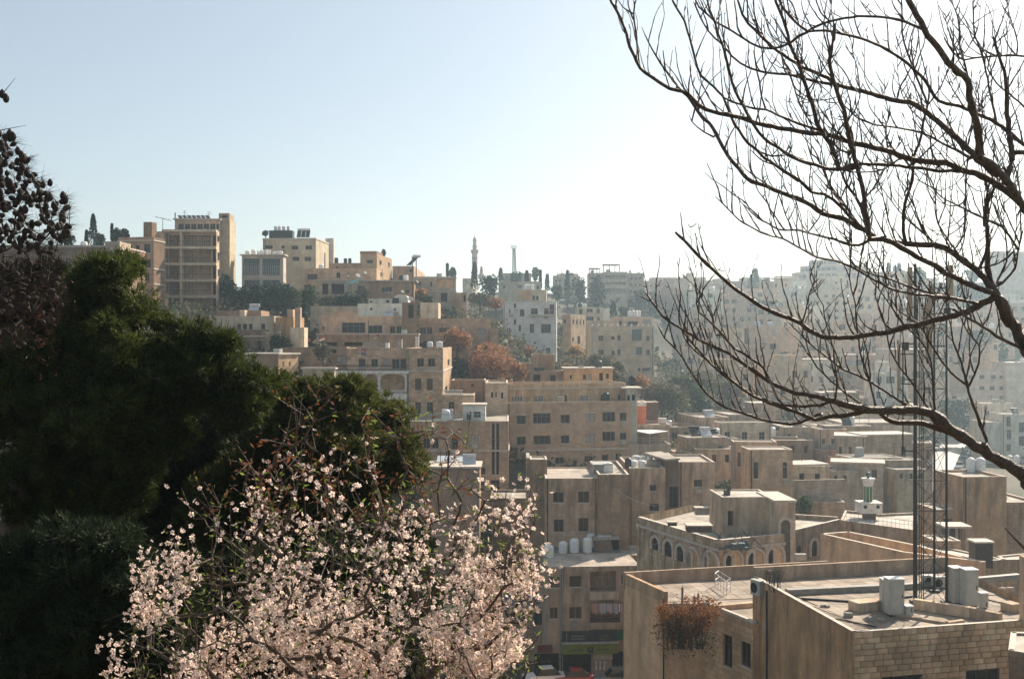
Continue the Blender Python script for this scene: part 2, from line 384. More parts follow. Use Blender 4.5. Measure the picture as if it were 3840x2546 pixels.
        if s.w>5 and s.D>4 and d>120 and cat!='wall':
            for k in range(q_.choice((0,1,1,2,3))):
                a=q_.uniform(.8,s.w-1.6); n=q_.uniform(1.0,min(s.D-1,4)); z=s.zt-par; t=q_.random(); mb=MB()
                if t<.35: mb.tube([V2(a,n,z),V2(a,n,z+q_.uniform(1.8,3.2))],.035,4); h=z+1.7; mb.tube([V2(a-.5,n,h),V2(a+.5,n,h+.05)],.025,4); mb.tube([V2(a-.35,n,h+.35),V2(a+.35,n,h+.4)],.025,4); mb.build('aerial',M_METAL,s.root)
                elif t<.6: mb.lathe(V2(a,n,z+.3),[(.55,0),(.57,.6),(.55,1.05),(.35,1.2),(.15,1.22)],10); mb.box(V2(a-.5,n-.5,z),s.X,s.N,(0,0,.3)); mb.build('roof_tank',q_.choice((M_TANK,M_TANK,M_CONC,M_BTANK)),s.root)
                elif t<.8: mb.quad(V2(a,n,z+.2),V2(a+1.6,n,z+.2),V2(a+1.6,n+1.1,z+1.1),V2(a,n+1.1,z+1.1)); mb.quad(V2(a+1.6,n,z+.2),V2(a,n,z+.2),V2(a,n+.02,z),V2(a+1.6,n+.02,z)); mb.tube([V2(a,n+1.25,z+1.25),V2(a+1.6,n+1.25,z+1.25)],.25,8); mb.build('roof_heater',q_.choice((M_BTANK,M_STEEL)),s.root)
                else: mb.box(V2(a,n,z),s.X*q_.uniform(.6,1.5),s.N*.8,(0,0,q_.uniform(.4,1.3))); mb.build('roof_box',q_.choice((M_CONC,M_ACW,M_FRAME)),s.root)
        for q,r in zip(swins,[s.clip(x,s.D) for x in srects]):
            if r: s.open(q,r,sO,sX,sN)
    def along(s,x):
        r=ru(s.fr,x); return (r*s.P0.y-s.P0.x)/(s.X.x-r*s.X.y)
    def clip(s,r,w):
        a0,a1,b0,b1=max(r[0],.02),min(r[1],w-.02),max(r[2],s.zf+.02),min(r[3],s.zt-.02)
        return (a0,a1,b0,b1,r[4] or .22) if a1-a0>.05 and b1-b0>.05 else None
    def rect(s,q):
        a0,a1=s.along(q[0]),s.along(q[2]); dd=s.P0.y+s.X.y*(a0+a1)/2
        k=q[4] if len(q)>4 else 'd'; dep={'B':1.5,'R':1.9,'A':1.2,'k':.9}.get(k,.22)
        return (min(a0,a1),max(a0,a1),rv(s.fr,q[3])*dd,rv(s.fr,q[1])*dd,dep)
    def srect(s,q):
        O,X=s.sO,s.sX
        def al(x): r=ru(s.fr,x); return (r*O.y-O.x)/(X.x-r*X.y)
        a0,a1=sorted((al(q[0]),al(q[2]))); dd=O.y+X.y*(a0+a1)/2
        return (a0,a1,rv(s.fr,q[3])*dd,rv(s.fr,q[1])*dd,.22)
    def open(s,q,r,O,X,N):
        k=q[4] if len(q)>4 else 'd'
        if k in 'BR':      # deep loggia: back wall with a door and two windows, railing in front
            a,b,c,e,n=r; V=lambda aa,z,kk: Vector((O[0],O[1],0))+X*aa+N*kk+Vector((0,0,z))
            m=MB(); m.quad(V(a,c,n),V(b,c,n),V(b,e,n),V(a,e,n),0,[(a,-3),(b,-3),(b,0),(a,0)]); m.build('loggia_wall',s.body.data.materials[0],s.root)
            w=b-a; nn=max(1,int(w/2.2)); 
            for i in range(nn):
                x0=a+w*(i+.22)/nn; x1=a+w*(i+.78)/nn; low=c+.1 if i%2==0 else c+(e-c)*.35
                window(s.root,V(0,0,n)-Vector((0,0,0)),X,N,(x0,x1,low,c+(e-c)*.86,.08),random.choice('ddks'),s.d,'window' if i%2 else 'balcony_door')
            if k=='B':
                g=MB(); h=.95; g.box(V(a,c+h-.05,.05),X*(b-a),N*.05,(0,0,.05))
                for i in range(int((b-a)/.35)+1):
                    g.box(V(min(a+i*.35,b-.03),c,.06),X*.03,N*.03,(0,0,h-.05))
                g.build('railing',M_METAL,s.root)
        elif k=='A':
            a,b,c,e,n=r; V=lambda aa,z,kk: Vector((O[0],O[1],0))+X*aa+N*kk+Vector((0,0,z))
            m=MB(); m.quad(V(a,c,n),V(b,c,n),V(b,e,n),V(a,e,n)); m.build('opening',M_DARK,s.root)
        else:
            wo=window(s.root,O,X,N,r,k,s.d)
    # helpers that place things by fraction along / depth behind the front
    def at(s,x,n=1.0,z=None):
        """roof point above frame pixel x, n metres behind the front"""
        r=ru(s.fr,x); O=s.P0+s.N*n; a=(r*O.y-O.x)/(s.X.x-r*s.X.y); p=O+s.X*a; return Vector((p.x,p.y,s.zr if z is None else z))
    @property
    def zr(s): return s.zt-s.par
HAZE=0.00042
# ================================================================== buildings, skyline first
B={}
def bl(key, *a, **k): B[key]=Bld(*a, **k); return B[key]
def grid(xs, ys, w, h, k='d'): return [(x-w/2,y-h/2,x+w/2,y+h/2,k) for y in ys for x in xs]

# --- top of the hill on the left
bl('longlow','stone_building','long low brown stone building behind the tree full of cones',FA,(-60,440,1100,900),176,side=None,depth=12,col=BROWN,par=.6,bands=(452,),
   wins=[(250,560,300,650),(420,560,470,650),(600,560,650,650),(120,560,170,650)],ctrl=False)
bl('ledge','garden_wall','pale garden wall end on the roofline below the tall cypress',FA,(965,405,1100,470),174,depth=5,col=PALE,par=.2,ctrl=False)
b=bl('darkblock','apartment_block','brown apartment block touching the building with stacked balconies',FA,(1085,368,1412,900),196,-8,side=1512,col=PINK,scol=(.22,.16,.12),  # side wall colour darkened to paint the shade lying on it
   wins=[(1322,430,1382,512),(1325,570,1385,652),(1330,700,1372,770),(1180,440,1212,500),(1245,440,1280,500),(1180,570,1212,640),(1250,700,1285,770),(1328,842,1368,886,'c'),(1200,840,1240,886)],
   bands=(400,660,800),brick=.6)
bl('darkblockhut','stair_tower','square stair tower on the roof of the brown apartment block',FA,(1318,228,1395,372),203,-8,side=1440,col=(.27,.2,.15),par=.2,streak=.6,ctrl=False)
bl('darkblockhut2','roof_hut','low pale roof hut beside the square stair tower',FA,(1390,315,1500,372),206,-8,depth=4,col=PALE,par=.15,ctrl=False)
# balcony tower
bl('gapfiller','gap_filler_block','added rear block plugging the bright gap beside the balcony building',FA,(1440,420,1640,1100),228,0,depth=6,col=PINK,par=.2,ctrl=False)  # added filler block, hides a bright gap of sky
b=bl('balcony','balcony_building','tall tan building with six stacked balconies and a row of solar panels',FA,(1545,300,1990,1100),207,4,side=2108,col=BUFF,par=.9,brick=.25,
   wins=[(x0,y0,x1,y0+118,k) for y0 in (330,480,630,778,925) for x0,x1,k in ((1552,1662,'R'),(1684,1940,'R'),(1950,1984,'k'))],
   swins=[(1996,366,2062,420),(1998,517,2060,590),(2000,670,2062,735)])
def bal(b, fr, xs, ys, x0, x1, dep=1.6, slab=.26, parh=None):
    """balcony slabs, columns and railings in front of a facade"""
    X,N=b.X,b.N; a0,a1=b.along(x0),b.along(x1)
    V=lambda a,n,z: b.P0+X*a-N*n+Vector((0,0,z))
    for i,y in enumerate(ys):
        z=rv(fr,y)*b.d; m=MB(); m.box(V(a0,0,z-slab),X*(a1-a0),-N*dep,(0,0,slab)); m.build('balcony_slab',wallmat(PALE,0,.3),b.root)
        if i>0:
            m=MB(); h=.95
            m.box(V(a0,dep-.02,z+h),X*(a1-a0),-N*-.05,(0,0,.05))
            for j in range(int((a1-a0)/.4)+1): m.box(V(min(a0+j*.4,a1-.03),dep-.05,z),X*.035,N*.035,(0,0,h))
            m.build('railing',M_METAL,b.root)
    zt,zb=rv(fr,ys[0])*b.d, rv(fr,ys[-1])*b.d-3
    for x in xs:
        a=b.along(x); m=MB(); m.box(V(a-.18,dep-.05,zb),X*.36,N*.3,(0,0,zt-zb-slab)); m.build('column',wallmat(BUFF,0,.3),b.root)
bal(b,FA,(1672,),(300,455,605,757,905),1500,1996,1.1,.42)
bl('balconywall','wall_wing','windowless lit wing behind the balcony building',FA,(2010,196,2110,900),212,4,side=2166,col=(.60,.52,.42),streak=.2,par=.4,ctrl=False)  # pale colour carries the sunlight on this wing
bl('balconypent','penthouse','set back penthouse under the row of solar panels',FA,(1606,206,2012,300),210,4,depth=7,col=BUFF,par=.25,overhang=.3,
   wins=[(x,245,x+48,296,'d') for x in range(1640,1990,58)],ctrl=False)
bl('balconylift','lift_tower','narrow lift tower rising at the corner of the balcony building',FA,(2010,146,2108,205),213,4,depth=5,col=BUFF,par=.2,wins=[(2035,166,2088,186,'k')],ctrl=False)
# glazed grey building and its neighbour
bl('glazed','glazed_building','grey building with four large barred glass bays and tanks on top',FB,(262,535,642,860),216,0,side=668,col=GREY,brick=0,streak=.2,par=.3,
   wins=[(275,563,425,716,'b'),(450,563,614,716,'b'),(285,760,425,830,'b'),(455,760,610,830,'b')],overhang=.35,roof=(.4,.4,.4))
b=B['glazed']
for (x0,x1,y0,y1) in ((278,424,625,714),(452,612,625,714)):
    m=MB(); 
    for i in range(8):
        a=b.along(x0+(x1-x0)*(i+.5)/8); m.box(b.P0+b.X*a+b.N*.02+Vector((0,0,rv(FB,y1)*216)),b.X*.07,b.N*.06,(0,0,(y1-y0)*Kk/F*216))
    m.build('window_bars',M_STEEL,b.root)
bl('beige','beige_block','square beige block with white fins and black roof tanks',FB,(455,377,942,900),243,-4,side=1060,col=(.60,.53,.44),brick=.1,streak=.3,par=.3,
   wins=[(472,441,545,476),(625,443,656,471),(720,444,781,482),(845,444,906,482),(727,547,790,586),(837,547,900,586)],swins=[(1018,510,1030,650,'c')],bands=(386,))
bl('beigeback','beige_wing','paler rear wing with vertical white fins behind the beige block',FB,(1030,377,1095,700),256,-4,side=1115,col=(.58,.52,.44),brick=0,par=.2,streak=.2,ctrl=False)
m=MB()
for x in (1068,1085): m.box(B['beigeback'].at(x,-.4,rv(FB,660)*256),B['beigeback'].X*.5,B['beigeback'].N*.4,(0,0,(660-378)*Kk/F*256))
m.build('fin',plain('white_render',(.66,.64,.6),.7),B['beigeback'].root)
bl('terr1','terrace_house','flat tan terrace house below the square beige block',FB,(840,652,1500,775),238,2,depth=10,col=TAN,wins=[(860,705,955,758,'f'),(1130,690,1165,740,'k')],brick=.6)
bl('annex','low_annex','low annex carrying three black water tanks on its roof',FB,(1070,604,1352,710),249,0,depth=8,col=TAN,brick=.6,par=.35,wins=[(1120,640,1150,680)])
b=bl('orangehut','hilltop_house','orange tan house with a bright end wall and flat canopy',FB,(1350,522,1503,760),246,-6,side=1641,col=(.52,.40,.28),brick=.5,par=.4,
   wins=[(1410,575,1466,609),(1440,650,1465,685)],swins=[(1525,582,1546,620),(1605,600,1622,640),(1527,690,1548,726)],streak=.25)
m=MB(); m.box(b.P0+b.X*.0+Vector((0,0,b.zt+.004))-b.N*.3,b.X*b.w,b.N*6,(0,0,(25)*Kk/F*246)); m.build('roof_room',wallmat(BROWN,.4,.4),b.root)
b=bl('villa','columned_villa','cream villa with a columned porch on the hill below the blue cloth',FB,(945,768,1440,940),226,3,depth=10,col=PALE,brick=.3,
   wins=[(1000,795,1056,892,'A'),(1085,795,1202,892,'A'),(1325,812,1391,892),(1240,812,1270,890,'c')],bands=(775,),overhang=.4,par=.2)
bl('villaside','villa_wing','lower wing at the end of the columned villa',FB,(820,790,945,930),229,3,depth=8,col=TAN,wins=[(835,800,895,850),(912,812,935,860)],par=.3)
bl('brownflat','brown_flat_house','flat brown house with a wide window and thick roof edge',FB,(1440,772,1845,960),223,2,side=1888,col=BROWN,brick=.3,wins=[(1545,825,1642,872),(1760,850,1800,885),(1860,800,1875,830)],overhang=.5,par=.15)
bl('hut2','gabled_roof_room','tan roof room with solar heater and raised metal tank',FB,(1645,632,1842,760),262,0,side=1945,col=TAN,brick=.4,par=.1,wins=[(1800,660,1830,690)])
b=bl('peach','peach_house','pale house with a peach coloured recessed bay under the skyline',FB,(1845,728,2230,1015),232,4,side=2282,col=PALE,brick=.35,
   wins=[(1992,777,2012,822),(2048,745,2210,832,'A'),(1890,780,1908,815),(1990,905,2015,985),(2090,880,2150,960,'k'),(2225,950,2245,990)],bands=(738,865))
m=MB(); a0,a1=b.along(2050),b.along(2208)
m.box(b.P0+b.X*a0+b.N*.5+Vector((0,0,rv(FB,832)*232)),b.X*(a1-a0),b.N*.2,(0,0,(832-745)*Kk/F*232)); m.build('bay_wall',wallmat((.55,.38,.26),0,.3),b.root)
bl('peachR','tan_ruin','narrow broken tan wall end beside the peach bay house',FB,(2225,875,2330,1040),228,2,depth=6,col=TAN,wins=[(2300,890,2318,960,'k')])
# second row: white house and long school building
b=bl('whitehouse','white_house','white rendered house with a round topped roof room',FB,(1325,976,1740,1110),197,0,depth=9,col=WHITE,brick=0,streak=.3,par=.3,wins=[(1440,1015,1460,1035),(1660,1018,1676,1040)],ctrl=True)
bl('whiteroom','white_roof_room','low white roof room with two small windows',FB,(1425,932,1640,978),201,0,depth=5,col=WHITE,brick=0,par=.15,wins=[(1437,950,1458,968),(1585,942,1618,970)],ctrl=False)
m=MB(); e=empty('arched_roof_room',pt(FB,1722,976,202),'white arched roof room beside the satellite dish','roof room')
zb=rv(FB,976)*202; p0=pt(FB,1660,976,202); wd=pxm(FB,128,202); hh=pxm(FB,45,202)
prof=[(0,0),(wd,0)]+[(wd/2+wd/2*math.cos(t*math.pi/12),hh+hh*.9*math.sin(t*math.pi/12)) for t in range(13)]
for i in range(len(prof)):
    a,c=prof[i],prof[(i+1)%len(prof)]; m.quad(p0+Vector((a[0],0,a[1])),p0+Vector((c[0],0,c[1])),p0+Vector((c[0],5,c[1])),p0+Vector((a[0],5,a[1])))
m.poly([p0+Vector((a[0],0,a[1])) for a in prof]); m.poly([p0+Vector((a[0],5,a[1])) for a in prof][::-1]); m.build('wall',wallmat(WHITE,0,.3),e)
b=bl('darktower','stair_tower','dark brown stair tower rising in front of the white house',FB,(1737,966,1868,1290),189,6,depth=5,col=(.24,.18,.13),brick=.2,streak=.5,par=.2,wins=[(1792,985,1840,1110,'k')],ctrl=False)
bl('paleright','pale_block','blank pale block with a cream upright behind the dark stair tower',FB,(1900,967,2066,1110),203,0,depth=7,col=PALE,brick=.2,par=.2,ctrl=False)
b=bl('school','long_tan_building','long tan building with an arched gable and wide dark windows',FB,(975,1090,1737,1262),191,3,depth=11,col=(.48,.37,.28),brick=.45,streak=.3,par=.4,
   wins=[(1180,1150,1396,1246,'d'),(1425,1176,1552,1250,'d'),(1625,1186,1670,1253),(1686,1186,1730,1253),(1000,1185,1020,1215)])
m=MB(); a0,a1=b.along(1040),b.along(1345); P=[b.P0+b.X*(a0+(a1-a0)*t/10)+Vector((0,0,b.zt+.003+math.sin(math.pi*t/10)*.9)) for t in range(11)]
for i in range(10): m.quad(P[i]-Vector((0,0,P[i].z-b.zt-.003)),P[i+1]-Vector((0,0,P[i+1].z-b.zt-.003)),P[i+1],P[i])
for i in range(10):
    m.quad(P[i],P[i+1],P[i+1]+b.N*.4,P[i]+b.N*.4)
m.build('arched_gable',wallmat((.48,.37,.28),.45,.3),b.root)
bl('school2','long_tan_wing','long tan wing behind the rust leaved trees with shuttered windows',FC,(-78,868,588,1120),194,3,depth=10,col=(.46,.35,.26),brick=.5,par=.35,
   wins=[(-62,950,-8,1010),(3,950,50,1012),(112,952,216,1000),(305,952,360,986,'c'),(475,958,532,1016,'c'),(440,1120,600,1160,'k')])
bl('school3','stepped_annex','stepped annex ending the long tan wing beside the white tower house',FC,(585,962,655,1120),192,3,depth=7,col=(.5,.4,.3),brick=.4,par=.2)
b=bl('lowband','terraced_building','tan terraced building with dark shaded loggias behind the flags',FB,(950,1252,1880,1420),181,3,depth=9,col=(.40,.31,.24),brick=.55,streak=.5,par=.3,
   wins=[(985,1330,1136,1366,'k'),(980,1396,1136,1438,'A'),(1200,1330,1370,1366,'k'),(1690,1300,1730,1380,'c')],bands=(1256,))
# left middle houses
bl('leftup','whitewashed_house','whitewashed upper house with a row of small dark windows',FB,(28,1090,560,1225),172,2,depth=9,col=PALE,brick=.2,streak=.5,par=.3,
   wins=[(220,1162,256,1216),(270,1162,311,1216),(326,1162,360,1216),(440,1162,476,1216)])
bl('leftup2','stepped_parapet_house','brown house with stepped parapets under the dark trees',FB,(30,1040,440,1100),178,0,depth=6,col=(.42,.31,.24),par=.3,ctrl=False)
bl('leftup3','parapet_pier','square tan pier at the edge of the shaded garden',FB,(240,1035,288,1092),176,0,depth=2,col=PALE,par=.1,ctrl=False)
bl('leftlow','stone_house','dark stone house with tall windows below the whitewashed house',FB,(90,1217,478,1440),169,2,depth=8,col=(.33,.25,.19),brick=.6,streak=.6,par=.5,
   wins=[(190,1318,232,1400),(398,1315,442,1412),(300,1318,340,1395)],bands=(1275,))
bl('leftruin','ruined_wall','pale broken rubble wall beside the dark stone house',FB,(472,1232,610,1420),168,2,depth=2,col=(.50,.42,.34),brick=.8,streak=.7,par=0,wins=[(520,1320,545,1410,'k')],ctrl=False)
bl('ochre','ochre_house','ochre plastered house with a slit window and white blind',FB,(570,1100,735,1270),171,-5,depth=6,col=(.50,.34,.19),brick=.3,streak=.5,par=.3,wins=[(596,1166,621,1226,'c')])
bl('pier','garden_pillar','weathered pale garden pillar between the ochre house and the trees',FB,(750,1012,798,1195),170,0,depth=1.2,col=(.55,.45,.38),brick=0,streak=.7,par=0,ctrl=False)
bl('pier2','parapet_wall','short pink parapet wall beside the weathered pillar',FB,(677,1030,730,1105),172,0,depth=2,col=PINK,par=0,ctrl=False)
bl('lowwalls','garden_terrace','pale stepped garden terrace wall below the pillar',FB,(706,1196,835,1262),169,0,depth=3,col=PALE,par=0,brick=.3,ctrl=False)
bl('bgwall','retaining_wall','pale retaining wall behind the garden cypress',FB,(890,1000,1330,1140),205,0,depth=1,col=PALE,brick=.5,par=0,ctrl=False)
bl('slabhouse','slab_roofed_house','small house with a lit orange end wall and thin roof slab',FB,(250,1445,597,1620),152,-20,side=780,col=(.40,.30,.22),scol=(.56,.42,.30),brick=.2,par=.1,overhang=.25,swins=[(636,1510,650,1560),(695,1510,709,1560)])  # shade painted into the front colour, sunlight into the end wall
bl('slabwall','low_pale_wall','long pale coping wall below the thin roofed house',FG,(330,452,620,560),146,-6,depth=1,col=PALE,par=0,overhang=.2,ctrl=False)
bl('midwallA','garden_wall','brown garden wall behind the railing of the villa with flags',FG,(130,250,735,470),166,0,depth=4,col=(.36,.27,.2),brick=.6,par=.3,wins=[(500,270,640,305,'k'),(640,330,735,400,'c')],ctrl=False)
# --- villa with flags
b=bl('grand','grand_stone_villa','grand stone villa with white arched porches and flags on the roof',FG,(1285,258,1617,900),161,0,side=1700,col=(.52,.41,.31),brick=.8,bh=.32,streak=.15,par=.45,
   wins=[(1382,352,1445,430),(1482,352,1548,430),(1365,538,1420,645,'s'),(1472,538,1527,645,'s'),(1365,753,1418,862),(1472,753,1525,862)],swins=[(1662,360,1680,420,'d')],bands=(470,))
b2=bl('grandL','villa_upper_wing','stone upper wing of the grand villa with a sign on its parapet',FG,(735,258,1284,470),162.5,0,depth=9,col=(.50,.39,.30),brick=.8,bh=.32,streak=.3,par=.45,
   wins=[(845,357,906,432,'s'),(960,357,1022,432),(1075,357,1130,428,'c'),(1152,357,1220,450),(1228,357,1282,450)],ctrl=False)
b3=bl('grandP','villa_porch_wing','rear wall of the white arched porch of the grand villa',FG,(640,470,1284,900),164,0,depth=7,col=(.46,.36,.28),brick=.6,par=.1,
   wins=[(972,535,1020,632,'s'),(1092,540,1132,642,'s'),(1160,535,1225,642,'s'),(1248,540,1282,642,'s'),(860,540,910,640),(690,540,740,640),(1240,760,1282,830)],ctrl=False)
def arcade(parent, fr, xs, ytop, yspring, ybot, d, thick=.5, mat=None, n=10):
    """wall between ytop and ybot with one round-headed opening in each xs interval"""
    mat=mat or plain('white_render',(.66,.64,.6),.7); m=MB()
    x0=xs[0][0]-14; x1=xs[-1][1]+14
    P=lambda x,y,k=0: Vector((ru(fr,x)*d,d+k,rv(fr,y)*d))
    edges=[x0]
    for a,c in xs: edges+= [a,c]
    edges.append(x1)
    for i in range(0,len(edges),2):
        a,c=edges[i],edges[i+1]
        if c-a>1:
            m.quad(P(a,ybot),P(c,ybot),P(c,ytop),P(a,ytop)); m.quad(P(c,ybot),P(c,ybot,thick),P(c,ytop,thick),P(c,ytop)); m.quad(P(a,ybot,thick),P(a,ybot),P(a,ytop),P(a,ytop,thick))
    for a,c in xs:
        r=(c-a)/2; cx=(a+c)/2; hh=yspring-ytop-10
        pp=[(cx-r*math.cos(math.pi*t/n), yspring-min(hh,hh)*math.sin(math.pi*t/n)**.7) for t in range(n+1)]
        for t in range(n):
            (xa,ya),(xb,yb)=pp[t],pp[t+1]
            m.quad(P(xa,ya),P(xb,yb),P(xb,ytop),P(xa,ytop)); m.quad(P(xa,ya,thick),P(xb,yb,thick),P(xb,yb),P(xa,ya))
    m.quad(P(x0,ytop),P(x1,ytop),P(x1,ytop,thick),P(x0,ytop,thick))
    return m.build('arcade',mat,parent)
arcade(b3.root,FG,[(655,735),(760,880),(900,1020),(1042,1270)],486,545,655,160.3)
arcade(b3.root,FG,[(900,1040),(1085,1270)],690,740,860,160.3)
def balustrade(parent, fr, x0, x1, y0, y1, d, mat, step=.28, r=.07, yaw=0):
    m=MB(); p=pt(fr,x0,y1,d); q=pt(fr,x1,y1,d); L=(q-p).length; X=(q-p)/L; h=(y1-y0)*fr[2]/F*d; N=Vector((0,1,0))
    m.box(p+Vector((0,0,h-.12)),X*L,N*.18,(0,0,.12)); m.box(p,X*L,N*.18,(0,0,.1))
    for i in range(int(L/step)): m.lathe(p+X*(i+.5)*step+N*.09+Vector((0,0,.1)),[(r*.6,0),(r,h*.25),(r*.5,h*.55),(r*.8,h-.22)],5)
    return m.build('balustrade',mat,parent)
MW=plain('white_render',(.66,.64,.6),.7)
balustrade(b3.root,FG,1040,1284,645,685,160,MW); balustrade(b3.root,FG,640,1284,415,462,160.2,M_METAL,.3,.02)
m=MB(); m.box(pt(FG,640,492,159.8),Vector((pxm(FG,662,159.8),0,0)),(0,3.2,0),(0,0,pxm(FG,24,160))); m.build('porch_slab',MW,b3.root)
m=MB(); m.box(pt(FG,1030,730,159.8),Vector((pxm(FG,255,159.8),0,0)),(0,3.2,0),(0,0,pxm(FG,46,160))); m.build('porch_slab',MW,b3.root)
b4=bl('grandR','villa_side_wing','low stone side wing of the grand villa with a balustraded terrace',FG,(1617.5,688,1905,900),160.5,0,depth=8,col=(.50,.41,.32),brick=.8,bh=.32,streak=.2,par=.05,wins=[(1670,750,1725,862)])
balustrade(b4.root,FG,1618,1805,642,686,160.6,MW)
# quoins of the lit corner
for i in range(30):
    z=rv(FG,268+i*13)*161; L=.55 if i%2 else .8
    m=MB(); m.box(Vector((b.P1.x-.02,b.P1.y-.04-0.02,z-.17)),(.06,0,0),(0,L,0),(0,0,.3)); m.build('quoin',MW if i%2 else M_SILL,b.root)
e=B['grandL']; m=MB(); m.box(e.P0+e.X*e.along(872)-e.N*.12+Vector((0,0,rv(FG,322)*162.5)),e.X*pxm(FG,38,162.5),e.N*.1,(0,0,pxm(FG,58,162.5)))
sg=m.build('banner',plain('navy_banner',(.05,.09,.2),.6,var=.05),e.root)
m=MB(); p=e.P0+e.X*e.along(872)-e.N*.125+Vector((0,0,rv(FG,264)*162.5)); w_=pxm(FG,38,162.5); h_=pxm(FG,58,162.5)
m.poly([p,p+e.X*w_*.9-Vector((0,0,h_*.1)),p+e.X*w_*.75-Vector((0,0,h_*.65))]); m.build('red_mark',plain('flag_red',(.55,.03,.04),.7,var=.05),sg)
m=MB(); m.poly([p+Vector((0,0,-h_*.3))-e.N*.004,p+e.X*w_*.5+Vector((0,0,-h_*.35))-e.N*.004,p+e.X*w_*.75+Vector((0,0,-h_*.8))-e.N*.004]); m.build('white_mark',plain('flag_white',(.7,.7,.7),.7,var=.05),sg)
# --- building under the railing terrace
b=bl('under','flat_fronted_building','flat tan building with a tall stair window slit under the railed terrace',FG,(1290,928,2222,1760),152,0,depth=12,col=(.44,.35,.27),brick=.55,streak=.5,par=.1,
   wins=[(2068,946,2096,1420),(2108,946,2136,1420),(1700,1080,1760,1190,'d'),(1880,1055,1945,1120,'c'),(1960,1350,2010,1420),(1960,1480,2000,1568),(2060,1470,2140,1600,'k'),(1440,1085,1500,1180),(1520,1085,1580,1180)],bands=(1200,))
balustrade(b.root,FG,1292,2010,862,924,151.6,plain('teal_railing',(.25,.34,.35),.6),.32,.03)
b=bl('cabin','white_cabin','small white cabin with a door and window on the railed terrace',FG,(1802,787,2010,926),153,0,depth=3.5,col=(.72,.69,.63),brick=0,streak=.15,par=.05,wins=[(1838,843,1881,922,'s'),(1903,842,1968,894)],overhang=.15,ctrl=False)
bl('brickback','blank_brown_wall','blank brown gable wall with one tiny window behind the white cabin',FG,(1697,552,2008,900),168,0,depth=6,col=(.32,.23,.17),brick=.5,par=.2,wins=[(1878,588,1901,613,'k')])
# --- the big block
b=bl('big','large_tan_block','large tan block with two rows of framed windows and a set back top floor',FH,(497,513,1630,1330),166,13,side=None,depth=12,col=(.47,.37,.28),brick=.35,streak=.35,par=.35,
   wins=[(583,632,667,712),(733,612,893,706),(985,625,1070,703),(1215,615,1300,692,'c'),(1370,600,1488,688),(1530,605,1590,680),
         (583,825,667,902),(737,815,893,898),(990,812,1065,888),(1215,802,1300,877,'c'),(1370,780,1485,866),(1530,790,1590,856),
         (565,1030,660,1096),(935,1015,1015,1075),(1205,1003,1280,1060),(1365,990,1425,1045),(1490,980,1545,1036)])
e=b; zc=rv(FH,968)*166
m=MB(); m.box(e.P0-e.N*.22+Vector((0,0,zc)),e.X*e.w,e.N*.22,(0,0,.28)); m.build('string_course',M_SILL,e.root)
for (x0,y0,x1,y1) in ((573,628,675,716),(728,600,900,710),(975,618,1078,707),(1208,610,1308,697),(1362,580,1494,692),(1524,600,1597,684)):
    a0,a1=e.along(x0),e.along(x1); dd=e.P0.y+e.X.y*(a0+a1)/2; m=MB(); z1=rv(FH,y0)*dd
    m.box(e.P0+e.X*a0-e.N*.14+Vector((0,0,z1)),e.X*(a1-a0),e.N*.135,(0,0,.14)); m.build('lintel',M_SILL,e.root)
b=bl('bigtop','set_back_top_floor','stained ochre top floor set back on the large tan block',FH,(502,340,1585,520),170,13,depth=8,col=(.50,.38,.25),brick=.25,streak=.6,par=.5,
   wins=[(540,455,638,506),(738,452,828,506),(943,445,1044,510,'s'),(1160,448,1243,500),(1355,438,1415,500),(1510,440,1538,488)],bands=(385,),ctrl=False)
m=MB()
for (x0,x1,y0,y1) in ((540,638,455,506),(738,828,452,506),(1160,1243,448,500)):
    for i in range(7):
        a=b.along(x0+(x1-x0)*(i+.5)/7); dd=b.P0.y+b.X.y*a; m.box(b.P0+b.X*a-b.N*.03+Vector((0,0,rv(FH,y1)*dd)),b.X*.1,b.N*.06,(0,0,(y1-y0)*Kk/F*dd))
m.build('window_bars',plain('pale_bars',(.55,.5,.42),.7),b.root)
bl('bigleft','pale_side_tower','pale side tower with three slit windows joined to the large block',FH,(292,332,497,620),165.5,0,depth=12,col=(.54,.45,.37),brick=.5,streak=.3,par=.3,
   wins=[(345,415,368,470),(385,420,399,465),(437,420,459,476)],ctrl=False)
bl('canopyhut','white_canopy_room','white roof room under a projecting canopy at the end of the top floor',FH,(1588,388,1690,520),172,0,depth=4,col=(.70,.67,.6),brick=0,par=.05,overhang=.7,wins=[(1597,445,1624,495,'k'),(1640,440,1672,495,'k')],ctrl=False)
bl('redwall','red_walled_house','house with a red side wall and white roof edge',FH,(1632,508,1772,730),178,0,depth=6,col=(.44,.15,.09),brick=0,streak=.25,par=.1,ctrl=False)
m=MB(); e=B['redwall']; m.box(e.P0-e.N*.1+Vector((0,0,rv(FH,545)*178)),e.X*e.w,e.N*.095,(0,0,(545-508)*Kk/F*178)); m.build('white_fascia',MW,e.root)
bl('darkshed','dark_shed','dark shed with metal sheets on the slope beside the red walled house',FH,(1775,510,1885,720),186,0,depth=5,col=(.2,.17,.14),par=.1)
bl('yard','roof_yard','roof yard with a long low wall beside the large block',FH,(1640,715,1990,960),176,0,depth=10,col=(.38,.32,.26),brick=.4,streak=.6,par=.5,roof=(.3,.26,.22))
